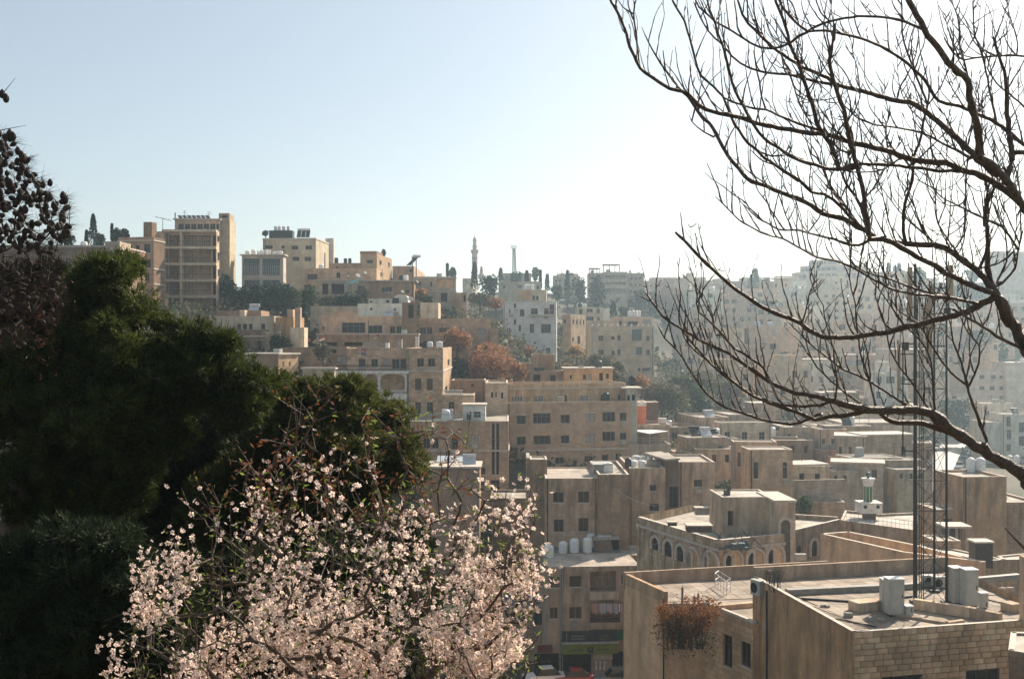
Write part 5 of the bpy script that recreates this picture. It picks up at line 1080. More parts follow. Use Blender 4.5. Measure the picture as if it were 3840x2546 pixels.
e=empty('shop_sign',V(560,1330,.8),'dark red shop sign half hidden by the almond blossom','sign'); panel(520,1300,655,1370,.6,.1,'board',plain('dark_red_board',(.14,.03,.025),.5),e)
for i,(x0,x1,lab) in enumerate(((500,720,'open shop front filled with dark goods under the red sign'),(745,1015,'dark glazed shop front under the green sign'),(1215,1310,'narrow shop doorway at the end of the green sign'))):
    e=empty('storefront',V(x0,1540,.1),lab,'storefront'); panel(x0,1392,x1,1600,.02,.05,'glass',M_GLASS,e)
    for t in (0,.33,.66,1): panel(x0+(x1-x0)*t-3,1392,x0+(x1-x0)*t+3,1600,.08,.05,'frame',M_METAL,e)
panel(1030,1385,1212,1600,-.3,.25,'shop_interior',M_DARK,sh.root); panel(1030,1388,1212,1452,.3,.1,'pale_hoarding',wallmat(PALE,0,.2),sh.root)
for x in (1063,1100,1135):
    e=empty('hanging_garment',V(x,1500,.3),('white garment nearest the dark glazed shop front','white garment hanging in the middle of three','white garment farthest from the dark glazed shop front')[(x-1063)//36],'garment')
    m=MB(); k=.35; w=10; m.poly([V(x-w,1535,k+.1),V(x+w,1535,k),V(x+w*.7,1490,k),V(x+w,1458,k),V(x+w*.3,1453,k),V(x-w*.3,1453,k),V(x-w,1458,k),V(x-w*.7,1490,k)]); m.poly([V(x-w,1535,k-.1),V(x+w,1535,k-.15),V(x+w*.7,1490,k-.1),V(x+w,1458,k-.15),V(x+w*.3,1453,k-.1),V(x-w*.3,1453,k-.1),V(x-w,1458,k-.15),V(x-w*.7,1490,k-.1)][::-1]); m.build('cloth',MW,e)
Bld('shop_annex','low tan shop annex with two wide windows beside the blossom',FK,(232,962,620,1700),121,4,depth=8,col=(.46,.37,.30),brick=.2,streak=.7,par=.2,wins=[(275,1025,430,1108),(490,1020,612,1136,'f')],roof=(.2,.2,.21))
Bld('rear_terrace','roof terrace room with a lit coping behind the shop building',FK,(1300,490,1532,1700),123,0,depth=6,col=(.44,.36,.29),brick=.2,streak=.6,par=.05,roof=(.52,.45,.37))
Bld('rear_terrace','raised rear roof of the shop building behind the white tanks',FK,(560,470,1300,1700),123.5,0,depth=5,col=(.3,.26,.22),brick=.1,streak=.6,par=.0,roof=(.2,.18,.165))
e=empty('roof_shack',pt(FK,1180,480,124.8),'brown board shack with a scrap covered roof beside the white tanks','shack')
dd=124.5; p=pt(FK,1062,485,dd); w=pxm(FK,235,dd); m=MB(); m.box(p,(w*.62,0,0),(0,2.5,0),(0,0,pxm(FK,125,dd))); m.build('walls',plain('brown_boards',(.24,.17,.12),.9,scale=2),e)
m=MB(); m.box(p+Vector((w*.63,.8,0)),(w*.3,0,0),(0,1.5,0),(0,0,pxm(FK,115,dd))); m.build('doorway',M_DARK,e)
m=MB(); m.box(p+Vector((-.2,-.2,pxm(FK,127,dd))),(w*1.02,0,.15),(0,2.9,0),(0,0,.1)); m.build('roof_sheet',plain('rusty_sheet',(.4,.32,.25),.8),e)

# roof clutter on the two near roofs: pipes, rebar stubs, loose blocks, cables
rr=random.Random(9)
for i,(x0,y0,x1,y1,fr,z,lab) in enumerate(((620,1010,1000,1085,FM,None,'rusty pipe lying near the front corner of the near roof'),(1960,820,2300,905,FM,None,'thin dark pipe beside the meter box'),(1380,720,1700,735,FM,None,'grey pipe behind the lattice mast'),(420,900,900,1090,FM,None,'thin black cable crossing the near roof'))):
    zz=zr+.04; p=ptz(fr,x0,y0,zz); q=ptz(fr,x1,y1,zz); e=empty('roof_pipe',p,lab,'pipe'); m=MB(); k=8; pts=[p.lerp(q,t/k)+Vector((rr.uniform(-.05,.05),rr.uniform(-.05,.05),0)) for t in range(k+1)]; m.tube(pts,.035 if i!=3 else .02,5); m.build('pipe',M_METAL,e)
for i,(x,y,lab) in enumerate(((700,1000,'loose concrete block at the front of the near roof'),(980,1040,'loose stone lying before the lone tall cabinet'),(2180,760,'broken block pile near the concrete post'),(520,905,'small stone beside the cable tray'))):
    p=ptz(FM,x,y,zr); e=empty('loose_block',p,lab,'block'); m=MB()
    for k in range(3): m.box(p+Vector((rr.uniform(-.3,.3),rr.uniform(-.2,.2),0)),(rr.uniform(.2,.4),rr.uniform(-.1,.1),0),(rr.uniform(-.05,.05),.2,0),(0,0,rr.uniform(.1,.25)))
    m.build('block',M_CONC,e)

# tightly packed sheds, rooms and yard walls between the street houses and the near roofs
rr=random.Random(33)
adj=['pale','grey','tan','brown','cream','stained']; acol={'pale':(.54,.48,.40),'grey':(.36,.34,.31),'tan':(.46,.37,.29),'brown':(.33,.25,.19),'cream':(.58,.51,.41),'stained':(.42,.35,.27)}
kinds=[('roof room',2.6,5),('shed',2.2,4),('flat roofed house',5.5,8),('lean to',2.4,4),('yard wall',1.6,9),('workshop',3.4,7)]
spots=[('behind the green minaret',1500,2200,880,1060,150,178),('between the parking wall and the green bush',480,1150,950,1120,140,160),('beside the wide stained building',1400,1600,760,960,182,190),('on the slope below the white awning',20,540,700,900,165,185),
       ('between the street houses',330,1050,640,800,186,196),('above the street house roofs',560,1600,300,420,225,260),('near the tall pale lamp posts',1600,2250,200,380,250,290)]
seen=set()
for place,xa,xb,ya,yb,da,db in spots:
    for k in range(13):
        a_=rr.choice(adj); kn,h_,w_=rr.choice(kinds); key=(a_,kn,place)
        if key in seen: continue
        seen.add(key); t=rr.random(); dd=da+(db-da)*t; x=rr.uniform(xa,xb); y=yb-(yb-ya)*t; w=w_*rr.uniform(.5,1.05)/(dd*Kk/F); h=h_*rr.uniform(.6,1.05)/(dd*Kk/F)
        ws=[] if kn=='yard wall' else [(x+w*(j+.3)/3,y-h*.72,x+w*(j+.62)/3,y-h*.35,rr.choice('dkfs')) for j in range(3) if rr.random()<.6]
        Bld(kn.replace(' ','_'),a_+' '+kn+' '+place,FI,(x,y-h,x+w,y+10),dd,rr.uniform(-16,14),depth=.4 if kn=='yard wall' else rr.uniform(3,6),wins=ws,col=acol[a_],brick=rr.choice((.2,.5,.7)),streak=.6,par=.0 if kn=='yard wall' else .12,ctrl=False,drop=5,
            overhang=.25 if rr.random()<.35 and kn!='yard wall' else 0,cat='wall' if kn=='yard wall' else kn,roof=rr.choice(((.30,.26,.21),(.20,.18,.16),(.40,.35,.29))))
# ================================================================== roof tanks, dishes, heaters, masts, flags
def tank(label, fr, x0, x1, y0, y1, d, group, mat=None, square=False):
    w=pxm(fr,x1-x0,d); h=pxm(fr,y1-y0,d); c=pt(fr,(x0+x1)/2,y1,d)+Vector((0,w/2,0)); e=empty('water_tank',c,label,'water tank',group)
    m=MB(); r=w/2
    if square: m.box(c+Vector((-r,-r,0)),(w,0,0),(0,w,0),(0,0,h*.94)); 
    else:
        pr=[(r*.97,0)]; 
        for k in range(1,5): pr+= [(r,h*.82*(k-.5)/4-.02),(r*.965,h*.82*(k-.25)/4),(r,h*.82*k/4-.02)]
        pr+= [(r*.93,h*.88),(r*.6,h*.96),(r*.3,h*.98)]
        m.lathe(c,pr,14)
    m.build('body',mat or M_TANK,e,smooth=False)
    m=MB(); m.lathe(c+Vector((0,0,h*.94+.005)),[(r*.32,0),(r*.32,h*.05),(r*.1,h*.06)],10); m.build('lid',mat or M_TANK,e)
    return e
def tanks(fr, spans, d, where, group, **k):
    n=len(spans); od=['first','second','third','fourth','fifth','sixth','seventh','eighth']
    for i,(x0,x1,y0,y1) in enumerate(spans):
        lab=('the only '+group if n==1 else ('leftmost' if i==0 else 'rightmost' if i==n-1 else od[i]+' from the left')+' of the '+group)+' '+where
        tank(lab,fr,x0,x1,y0,y1,d+random.uniform(-.6,.6),group+' '+where,**k)
tanks(FB,[(285,330,487,532),(341,387,478,532),(398,424,490,532),(424,464,482,532),(470,500,478,532),(500,526,482,532),(540,576,496,532),(580,634,492,532)],219,'on the glazed grey building','white tanks')
tanks(FB,[(554,584,262,303),(588,620,262,303),(627,662,264,303),(671,700,262,303)],247,'above the beige block','pale tanks')
e=empty('solar_heater_bank',pt(FB,618,375,246),'long black panel bank under the pale tanks on the beige block','solar heater'); p=pt(FB,512,375,246); m=MB(); m.box(p,(pxm(FB,214,246),0,0),(0,2.4,0),(0,0,pxm(FB,70,246))); m.build('panel',M_BTANK,e)
e=empty('solar_heater_bank',pt(FB,820,360,246),'small black solar heaters with white drums on the beige block','solar heater')
for x in (765,805,845): 
    p=pt(FB,x,370,246); m=MB(); w=pxm(FB,38,246); m.quad(p,p+Vector((w,0,0)),p+Vector((w,1.2,1.7)),p+Vector((0,1.2,1.7))); m.build('collector',M_BTANK,e)
    m=MB(); m.tube([p+Vector((0,1.3,1.85)),p+Vector((w,1.3,1.85))],.28,8); m.build('drum',M_TANK,e)
tanks(FB,[(1108,1146,552,603),(1195,1228,558,603),(1236,1268,558,603)],252,'on the low annex roof','black tanks',mat=M_BTANK)
tanks(FC,[(893,925,552,604),(925,945,554,604),(946,985,550,606)],249,'on top of the tall white tower house','cream tanks')
tanks(FC,[(1848,1880,793,850),(1882,1912,792,850),(1914,1944,792,850),(1946,1968,794,850)],259,'on the beige apartment house roof room','cream tanks')
tanks(FC,[(1378,1406,726,766),(1410,1440,726,766),(1444,1470,730,766)],306,'on the cream house','white tanks')
tanks(FG,[(1470,1526,198,250),(1554,1614,195,250)],163,'beside the corner of the grand villa roof','white tanks')
tanks(FH,[(1617,1697,1043,1112),(1700,1765,1043,1112)],133,'at the front of the ribbed block','white tanks')
tanks(FH,[(1645,1720,1000,1042),(1722,1782,1000,1044),(1784,1838,1002,1048)],137,'at the back of the ribbed block','white tanks')
tanks(FH,[(1577,1640,1020,1120)],132,'at the edge of the ribbed block','black tanks',mat=M_BTANK)
tanks(FH,[(1383,1466,1066,1166)],131,'beside the grey metal box on the stained roof','white square tanks',square=True)
tanks(FH,[(1790,1910,1050,1112)],134,'beside the front white tanks','grey box tanks',square=True,mat=M_CONC)
tanks(FK,[(725,808,370,505),(826,911,343,475),(947,1032,335,475)],123,'in the row behind the shop roof','tall white tanks')
tanks(FK,[(578,680,400,562)],121,'half hidden by blossom at the end of the shop roof','large white tanks')
tanks(FJ,[(1838,1920,1020,1190),(1924,2015,1020,1190)],114.5,'on the streaked concrete building','big pale tanks')
tanks(FJ,[(2207,2258,998,1075),(2270,2320,998,1075)],118,'under the thick branch behind the concrete building','round topped white tanks')
e=empty('metal_box',pt(FH,1340,1165,131),'grey louvred metal box beside the white square tank','metal box'); p=pt(FH,1288,1165,130.5); m=MB(); m.box(p,(pxm(FH,92,131),0,0),(0,2,0),(0,0,pxm(FH,72,131))); m.build('casing',M_CONC,e); m=MB(); m.box(p+Vector((-.1,-.2,pxm(FH,78,131))),(pxm(FH,178,131),0,0),(0,2.3,.1),(0,0,.1)); m.build('cover',M_ACW,e)
def dish(label, fr, x, y, r_px, d, az=0.6):
    c=pt(fr,x,y,d); r=pxm(fr,r_px,d); e=empty('satellite_dish',c,label,'satellite dish')
    m=MB(); m.lathe((0,0,0),[(r*t,r*.28*t*t) for t in (0.02,.35,.6,.8,1.0)],14)
    o=m.build('reflector',plain('pale_dish',(.6,.6,.58),.4,var=.1),None,origin=(0,0,0)); o.parent=e; o.rotation_euler=(R(52),0,az)
    m=MB(); m.tube([c+Vector((0,.1,0)),c+Vector((0,.1,-r*1.8))],.035,5); m.build('mast',M_METAL,e)
    m=MB(); m.tube([c+Vector((0,0,-r*.6)),c+Vector((.1,-r*.8,.1))],.02,4); m.build('arm',M_METAL,e)
dish('small round white dish on top of the arched roof room',FB,1738,868,16,200); dish('large pale dish beside the dark stair tower',FB,1815,938,26,188.5,.2)
dish('satellite dish on the bare roof edge of the shop building',FK,1347,530,18,121.5,-.4); dish('pale dish above the villa porch roof',FB,1395,695,16,236); dish('round dark dish on the villa roof by the blue cloth',FB,1328,720,22,233)
dish('white dish catching sunlight on the hut roof of the villa',FB,1238,725,9,233)
e=empty('solar_panel_row',pt(FA,1790,205,213),'row of seven tilted solar panels on the balcony building','solar panels')
for i in range(7):
    p=pt(FA,1630+i*42,166,215); q=pt(FA,1652+i*42,204,213); w=pxm(FA,36,213); m=MB(); m.quad(q,q+Vector((w,0,0)),p+Vector((w,0,0)),p); m.quad(q+Vector((0,.05,-.05)),p+Vector((0,.05,-.05)),p+Vector((w,.05,-.05)),q+Vector((w,.05,-.05))); m.build('solar_panel',M_BTANK,e)
    m=MB(); m.tube([p+Vector((w/2,0,0)),(p.x+w/2,p.y,q.z-.3)],.04,4); m.build('strut',M_STEEL,e)
e=empty('tv_antenna',pt(FA,1495,320,205),'thin television antenna on the pale roof hut','antenna'); m=MB(); p=pt(FA,1495,330,205); q=pt(FA,1495,190,205); m.tube([p,q],.05,4); m.tube([q+Vector((-1.4,0,.2)),q+Vector((1.6,0,-.5))],.04,4)
for t in (-1,-.3,.4,1.1): m.tube([q+Vector((t,-.4,.0-t*.2)),q+Vector((t,.4,-t*.2))],.03,4)
m.build('antenna',M_METAL,e)
e=empty('roof_chimney_pipe',pt(FA,1610,200,210),'slim reddish flue at the corner of the penthouse','flue'); m=MB(); m.tube([pt(FA,1610,205,210),pt(FA,1610,143,210)],.12,6); m.build('pipe',plain('rusty_flue',(.3,.16,.1),.8),e)
e=empty('raised_metal_tank',pt(FB,1842,600,260),'grey box tank on a spindly stand above the gabled roof room','water tank'); p=pt(FB,1822,575,260); w=pxm(FB,44,260); m=MB(); m.box(p,(w,0,0),(0,w,0),(0,0,pxm(FB,32,260))); m.build('tank_body',M_CONC,e)
m=MB(); 
for a_ in (0.1,w-.1): m.tube([p+Vector((a_,.1,0)),p+Vector((a_,.1,-5.5))],.07,4); m.tube([p+Vector((a_,w-.1,0)),p+Vector((a_,w-.1,-5.5))],.07,4)
m.build('stand',M_METAL,e)
e=empty('solar_heater',pt(FB,1810,620,259),'tilted solar heater beside the raised grey tank','solar heater'); p=pt(FB,1770,628,259); m=MB(); m.quad(p,p+Vector((1.2,-.8,0)),p+Vector((3.0,0,2.0)),p+Vector((1.9,.8,2.0))); m.build('collector',M_BTANK,e); m=MB(); q=p+Vector((2.4,.4,2.2)); m.tube([q+Vector((-.8,-.3,0)),q+Vector((.8,.3,0))],.33,8); m.build('drum',M_TANK,e)
FLR=plain('flag_red',(.55,.03,.04),.7,var=.05); FLW=plain('flag_white',(.7,.7,.7),.7,var=.05); FLG=plain('flag_green',(.02,.20,.08),.7,var=.05); FLK=plain('flag_black',(.015,.015,.015),.7); FLO=plain('flag_orange',(.75,.28,.04),.7,var=.05)
def flag(label, fr, xp, ybase, ytop, d, w, h, kind, droop=.5, dirx=-1):
    b=pt(fr,xp,ybase,d); t=pt(fr,xp,ytop,d); e=empty('flag',b,label,'flag','flags on poles near the grand villa'); m=MB(); m.tube([b,t],.035,5); m.build('pole',M_METAL,e)
    n=8; W=pxm(fr,w,d); Hh=pxm(fr,h,d); S=lambda u,v: t+Vector((dirx*W*u, math.sin(u*5)*.18, -Hh*v - W*droop*u*u*.9+ math.sin(u*6)*.04))
    for k,(v0,v1,mat,nm) in enumerate((((0,.34,FLK,'black_band'),(.34,.67,FLW,'white_band'),(.67,1,FLG,'green_band')) if kind else ((0,.34,FLO,'orange_band'),(.34,.67,FLW,'white_band'),(.67,1,FLW,'pale_band')))):
        m=MB()
        for i in range(n): m.quad(S(i/n,v0),S((i+1)/n,v0),S((i+1)/n,v1),S(i/n,v1))
        m.build(nm,mat,e)
    if kind:
        m=MB(); o=Vector((0,-.03,0)); m.poly([S(0,0)+o,S(.4,.35)+o+Vector((0,-.05,0)),S(.62,.5)+o+Vector((0,-.08,0)),S(.3,.75)+o+Vector((0,-.05,0)),S(0,1)+o]); m.build('red_triangle',FLR,e)
flag('red black white and green flag nearest the black netting',FB,891,1345,1293,176,50,34,1,.35)
flag('orange and white flag beside the netting pole',FB,1027,1345,1288,175,62,26,0,.25)
flag('red black white and green flag over the villa roof railing',FB,1525,1330,1258,170,42,30,1,.6)
e=empty('netting',pt(FB,800,1320,178),'black shade netting over the terrace behind the flags','shade netting'); m=MB(); p=pt(FB,640,1365,178); m.box(p,(pxm(FB,310,178),0,0),(0,3,0),(0,0,pxm(FB,85,178))); m.build('net',plain('black_netting',(.02,.02,.02),.95),e)
for (x,y0,y1,d,lab) in ((1425,1130,1330,168,'tall thin pole rising above the villa flags'),(970,1500,1300,160,'thin pole with a pale plate beside the garden railing'),(2100,1290,1165,165,'wooden pole before the rust leaved trees')):
    e=empty('pole',pt(FB,x,max(y0,y1),d),lab,'pole'); m=MB(); m.tube([pt(FB,x,max(y0,y1),d),pt(FB,x,min(y0,y1),d)],.06,5); m.build('shaft',M_METAL,e)
# roof furniture on the grand villa
for x0,x1,y0,y1,lab in ((1092,1122,210,256,'white tank shaped cabinet on the villa roof railing'),(1200,1242,178,256,'tall grey panel box on the villa roof'),(1365,1390,150,250,'bright white upright board on the villa roof'),(1405,1468,212,250,'dark roof machine between the board and the tanks')):
    p=pt(FG,x0,y1,163.5); e=empty('roof_cabinet',p,lab,'cabinet'); m=MB(); w=pxm(FG,x1-x0,163.5); m.box(p,(w,0,0),(0,1,0),(0,0,pxm(FG,y1-y0,163.5))); m.build('casing',M_TANK if 'white' in lab else M_CONC if 'grey' in lab else M_METAL,e)
balustrade(B['grandL'].root,FG,880,1090,212,256,163.6,plain('teal_railing',(.25,.34,.35),.6),.4,.03)
# awning terrace
e=empty('awning',pt(FH,1800,900,172),'white sheet awning on poles over the railed terrace','awning'); zz=rv(FH,785)*172
q=[ptz(FH,1640,773,zz),ptz(FH,1805,805,zz),ptz(FH,1975,780,zz),ptz(FH,1800,764,zz)]; m=MB(); m.poly(q); m.poly([v+Vector((0,0,.1)) for v in q][::-1]); m.build('sheet',plain('white_sheet',(.72,.72,.70),.6,var=.05),e)
for v in q: m=MB(); m.tube([v,(v.x,v.y,rv(FH,900)*172)],.06,5); m.build('post',M_STEEL,e)
tw=Bld('terrace_house','terrace house with a wavy pale parapet under the white awning',FH,(1625,895,2000,1100),170,2,depth=10,col=(.5,.45,.38),brick=.2,streak=.5,par=.8,wins=[(1700,1010,1760,1060,'k'),(1850,1010,1900,1060)])
m=MB()
for y in (840,858,876): m.tube([pt(FH,1640,y,171),pt(FH,1975,y,171)],.03,4)
m.build('railing',M_STEEL,tw.root)
for x,y,lab in ((1930,700,'white tank on the yard roof'),):
    tank('short white tank beside a pale sheet on the roof yard',FH,1890,1960,655,705,180,'roof yard tanks',square=True)
# lamp posts
for x,y0,y1,lab in ((1078,500,250,'tall pale double lamp post above the street houses'),(1040,520,410,'shorter pale post beside the tall lamp post')):
    e=empty('street_lamp',pt(FJ,x,y0,230),lab,'street lamp'); p=pt(FJ,x,y0+60,230); q=pt(FJ,x,y1,230); m=MB(); m.tube([p,q],[.16,.1],6); m.build('pole',plain('pale_lamp_post',(.6,.6,.57),.5,var=.05),e)
    m=MB(); m.tube([q,q+Vector((-1.2,0,.2))],.06,5); m.box(q+Vector((-1.9,-.15,.12)),(.8,0,0),(0,.3,0),(0,0,.14)); m.build('lamp_head',MATS['pale_lamp_post'],e)
# far radio mast and the skyline minaret
e=empty('radio_mast',pt(FC,800,470,440),'thin lattice radio mast on the skyline','mast'); d=440
ps=[pt(FC,x,465,dd) for x,dd in ((790,440),(822,440),(806,443))]; tp=[pt(FC,x,225,dd) for x,dd in ((792,440),(812,440),(802,442))]
for a_,b_ in zip(ps,tp): m=MB(); m.tube([a_,b_],.16,4); m.build('leg',M_METAL,e)
for i in range(14):
    m=MB()
    for j in range(3):
        a_=ps[j].lerp(tp[j],i/14); b_=ps[(j+1)%3].lerp(tp[(j+1)%3],(i+1)/14); m.tube([a_,b_],.09,3,cap=False)
    m.build('bracing',M_METAL,e)
for x in (776,788,800,812,822):
    m=MB(); m.box(pt(FC,x-3,232,440),(pxm(FC,6,440),0,0),(0,.4,0),(0,0,pxm(FC,38,440))); m.build('antenna_panel',M_STEEL,e)
e=empty('minaret',pt(FC,441,600,600),'tall slender stone minaret standing above the skyline','minaret'); d=600; c=pt(FC,441,620,d); u=lambda y:rv(FC,y)*d-c.z; w=lambda n:pxm(FC,n,d)
ms=wallmat((.50,.42,.34),.2,.3); m=MB(); m.lathe(c,[(w(27),0),(w(26),u(272))],10); m.build('shaft',ms,e)
m=MB(); m.lathe(c,[(w(27),u(271)),(w(35),u(262)),(w(36),u(240)),(w(33),u(238)),(w(33),u(244))],12); m.build('balcony',ms,e)
m=MB(); m.lathe(c,[(w(19),u(238)),(w(18),u(213)),(w(27),u(210)),(w(27),u(205)),(w(17),u(204)),(w(15),u(160))],10); m.build('upper_shaft',ms,e)
m=MB(); m.lathe(c,[(w(15),u(160)),(w(20),u(156)),(w(19),u(150)),(w(14),u(135)),(w(6),u(124)),(w(2),u(116)),(w(1),u(85))],10); m.build('cap',ms,e)
for k in range(5):
    m=MB(); a_=-math.pi/2+(k-2)*.55; rr_=w(27)+.05; p=c+Vector((rr_*math.cos(a_),rr_*math.sin(a_),u(330))); t_=Vector((-math.sin(a_),math.cos(a_),0)); m.quad(p-t_*w(3),p+t_*w(3),p+t_*w(3)+Vector((0,0,w(22))),p-t_*w(3)+Vector((0,0,w(22)))); m.build('slit_window',M_DARK,e)
e=empty('domed_turret',pt(FC,503,480,560),'small domed turret beside the skyline minaret','turret'); d=560; c=pt(FC,503,500,d); u=lambda y:rv(FC,y)*d-c.z; w=lambda n:pxm(FC,n,d)
m=MB(); m.lathe(c,[(w(32),0),(w(30),u(468)),(w(14),u(452)),(w(15),u(425)),(w(12),u(420))],12); m.build('drum',ms,e); m=MB(); m.lathe(c,[(w(11),u(420)),(w(13),u(408)),(w(9),u(395)),(w(2),u(386))],12); m.build('dome',ms,e)
# canopies on the hazy blocks
for x0,x1,y,d,lab in ((1495,1590,408,425,'brown open canopy on the hazy terraced block'),(1622,1772,373,420,'flat red brown canopy on posts on the hazy balcony block'),(1200,1390,462,432,'pergola canopy on the skyline house behind the cypresses')):
    e=empty('roof_canopy',pt(FC,x0,y+40,d),lab,'canopy'); p=pt(FC,x0,y+4,d); W_=pxm(FC,x1-x0,d); m=MB(); m.box(p,(W_,0,0),(0,5,0),(0,0,.3)); m.build('roof_sheet',plain('brown_sheet',(.25,.13,.09),.7),e)
    for t in (0,.35,.7,.98): m=MB(); m.box(p+Vector((W_*t,0,-4)),(.25,0,0),(0,.25,0),(0,0,4)); m.build('post',M_METAL,e)
# blue cloth caught in the wind on a line
e=empty('blue_cloth',pt(FB,1280,770,200),'torn pale blue cloth caught in the wind above the columned villa','cloth'); m=MB(); n=10
for i in range(n):
    f=lambda t,k: pt(FB,1202+150*t,805-72*t-14*math.sin(t*7)*(1-t)+k*(5+14*math.sin(t*3.1)),205)+Vector((0,math.sin(t*9)*.3,0))
    m.quad(f(i/n,0),f((i+1)/n,0),f((i+1)/n,1),f(i/n,1))
m.poly([pt(FB,x,y,205) for x,y in ((1312,752),(1335,790),(1318,795),(1300,765))]); m.build('cloth',plain('pale_blue_cloth',(.22,.50,.58),.7,var=.1),e)

# ================================================================== cars
def make_car(label, mat, loc, rz, group, kind=0):
    e=empty('parked_car',(0,0,0),label,'car',group)
    L,Wd,H1,H2=4.3,1.72,.78,1.42; prof_b=[(-L/2,.3),(-L/2+.02,.62),(-L/2+.25,H1-.04),(-1.0,H1+.03),(1.35,H1+.02),(L/2-.15,H1-.08),(L/2,.55),(L/2,.3)]
    if kind: prof_b=[(-L/2,.3),(-L/2+.02,.7),(-L/2+.3,.9),(-1.3,.98),(L/2-.1,1.0),(L/2,.6),(L/2,.3)]; H1=.98; H2=1.9
    m=MB(); n=len(prof_b)
    for i in range(n):
        a_,b_=prof_b[i],prof_b[(i+1)%n]; ya=Wd/2-(.08 if a_[1]>.7 else 0); yb=Wd/2-(.08 if b_[1]>.7 else 0)
        m.quad((a_[0],-ya,a_[1]),(a_[0],ya,a_[1]),(b_[0],yb,b_[1]),(b_[0],-yb,b_[1]))
    for s_ in (-1,1): m.poly([(x,s_*(Wd/2-(.08 if z>.7 else 0)),z) for x,z in (prof_b if s_<0 else prof_b[::-1])])
    cb=[(-1.05,H1),(-.45,H2-.05),(.75,H2),(1.45,H1)] if not kind else [(-1.35,H1),(-.9,H2-.1),(1.9,H2),(2.1,H1)]
    rt=[(x,-.6,z) for x,z in cb[1:3]]+[(x,.6,z) for x,z in cb[1:3][::-1]]
    m.poly([(p[0],p[1],p[2]) for p in rt]); m.box((cb[1][0]+.02,-.58,H2-.04),(cb[2][0]-cb[1][0]-.04,0,0),(0,1.16,0),(0,0,.06)); bo=m.build('body',mat,e)
    g=MB()
    lo=[(x,z) for x,z in (cb[0],cb[3])]; yb=.76; yt=.6
    A_=[(cb[0][0],-yb,H1),(cb[3][0],-yb,H1),(cb[3][0],yb,H1),(cb[0][0],yb,H1)]; T_=[(cb[1][0],-yt,cb[1][1]-.01),(cb[2][0],-yt,cb[2][1]-.01),(cb[2][0],yt,cb[2][1]-.01),(cb[1][0],yt,cb[1][1]-.01)]
    for i in range(4): g.quad(A_[i],A_[(i+1)%4],T_[(i+1)%4],T_[i])
    g.build('windows',glassmat('car_glass',(.02,.025,.03),.03),e)
    for x in (-1.3,1.3):
        for s_ in (-1,1):
            w_=MB(); w_.tube([(x,s_*(Wd/2-.18),.31),(x,s_*(Wd/2+.01),.31)],.31,10); wo=w_.build('wheel',plain('tyre_rubber',(.02,.02,.02),.8),e)
            h_=MB(); h_.tube([(x,s_*(Wd/2+.01),.31),(x,s_*(Wd/2+.02),.31)],.17,8); h_.build('rim',M_STEEL,wo)
    for s_ in (-1,1):
        l_=MB(); l_.box((-L/2-.02,s_*.62-.15,.55),(.04,0,0),(0,.3,0),(0,0,.13)); l_.build('headlight',glassmat('lamp_lens',(.6,.6,.6),.1),e)
        l_=MB(); l_.box((L/2-.01,s_*.62-.15,.6),(.04,0,0),(0,.3,0),(0,0,.13)); l_.build('tail_light',glassmat('red_lens',(.3,.02,.02),.2),e)
    e.location=loc; e.rotation_euler=(0,0,rz); return e
CM={}
for n_,c_ in (('white',(.75,.75,.74)),('silver',(.45,.46,.47)),('grey',(.16,.17,.18)),('black',(.02,.02,.022)),('red',(.35,.03,.02)),('blue',(.05,.09,.18)),('beige',(.45,.40,.32))):
    m_,nt_,b_=newmat('car_paint_'+n_); b_.inputs['Base Color'].default_value=(*c_,1); b_.inputs['Roughness'].default_value=.18; b_.inputs['Metallic'].default_value=.25; b_.inputs['Coat Weight'].default_value=.6; CM[n_]=m_
car0={k:None for k in (0,1)}
def car(label, colr, loc, rz, group, kind=0):
    if car0[kind] is None: car0[kind]=make_car(label,CM[colr],loc,rz,group,kind); return car0[kind]
    c=copy_tree(car0[kind],loc,rz,1,CM[colr]); c['label']=label; c['group']=group; return c
ZP=rv(FI,850)*184
k=0
for x,y,colr,rz,kd,lab in ((630,812,'silver',.3,0,'silver car at the near corner of the parking terrace'),(600,850,'blue',.2,0,'blue car low at the end of the parking terrace'),(718,808,'white',.1,1,'white high roofed car in the middle of the parking terrace'),
    (690,850,'grey',.4,0,'grey car glinting at the front of the parking terrace'),(740,870,'silver',.2,0,'silver car beside the terrace coping'),(800,812,'silver',2.9,0,'silver car behind the grey van'),(850,795,'white',.1,1,'white van with a lit roof at the rear of the terrace'),
    (800,845,'black',.1,0,'black car in front of the silver car'),(925,820,'grey',1.45,1,'dark windowed van nose out beside the coping'),(1000,812,'beige',.2,0,'beige car behind the van at the terrace end'),(1050,815,'white',.5,0,'white car at the far end of the parking terrace'),(770,790,'red',.3,0,'dark red car in the rear line of the terrace')):
    v=ptz(FI,x,y+15,ZP); car(lab,colr,(v.x,v.y,ZP+.02),rz*.5+math.pi*(1.42 if len(lab)%2 else .45),'cars on the parking terrace',kd)
e=Poly('parking_terrace','raised stone parking terrace crowded with cars',[P2(ptz(FI,440,925,ZP)),P2(ptz(FI,640,905,ZP)),P2(ptz(FI,1080,838,ZP)),P2(ptz(FI,1085,770,ZP)),P2(ptz(FI,560,790,ZP))],ZP,-45,col=(.30,.26,.22),par=0,brick=.7,streak=.7,roof=(.2,.19,.18),cat='terrace')
a_,X_,L_,N_=e.edges[1]; m=MB(); m.box(a_+Vector((0,0,ZP+.004)),X_*L_,N_*.4,(0,0,.35)); m.build('coping',M_SILL,e.root)
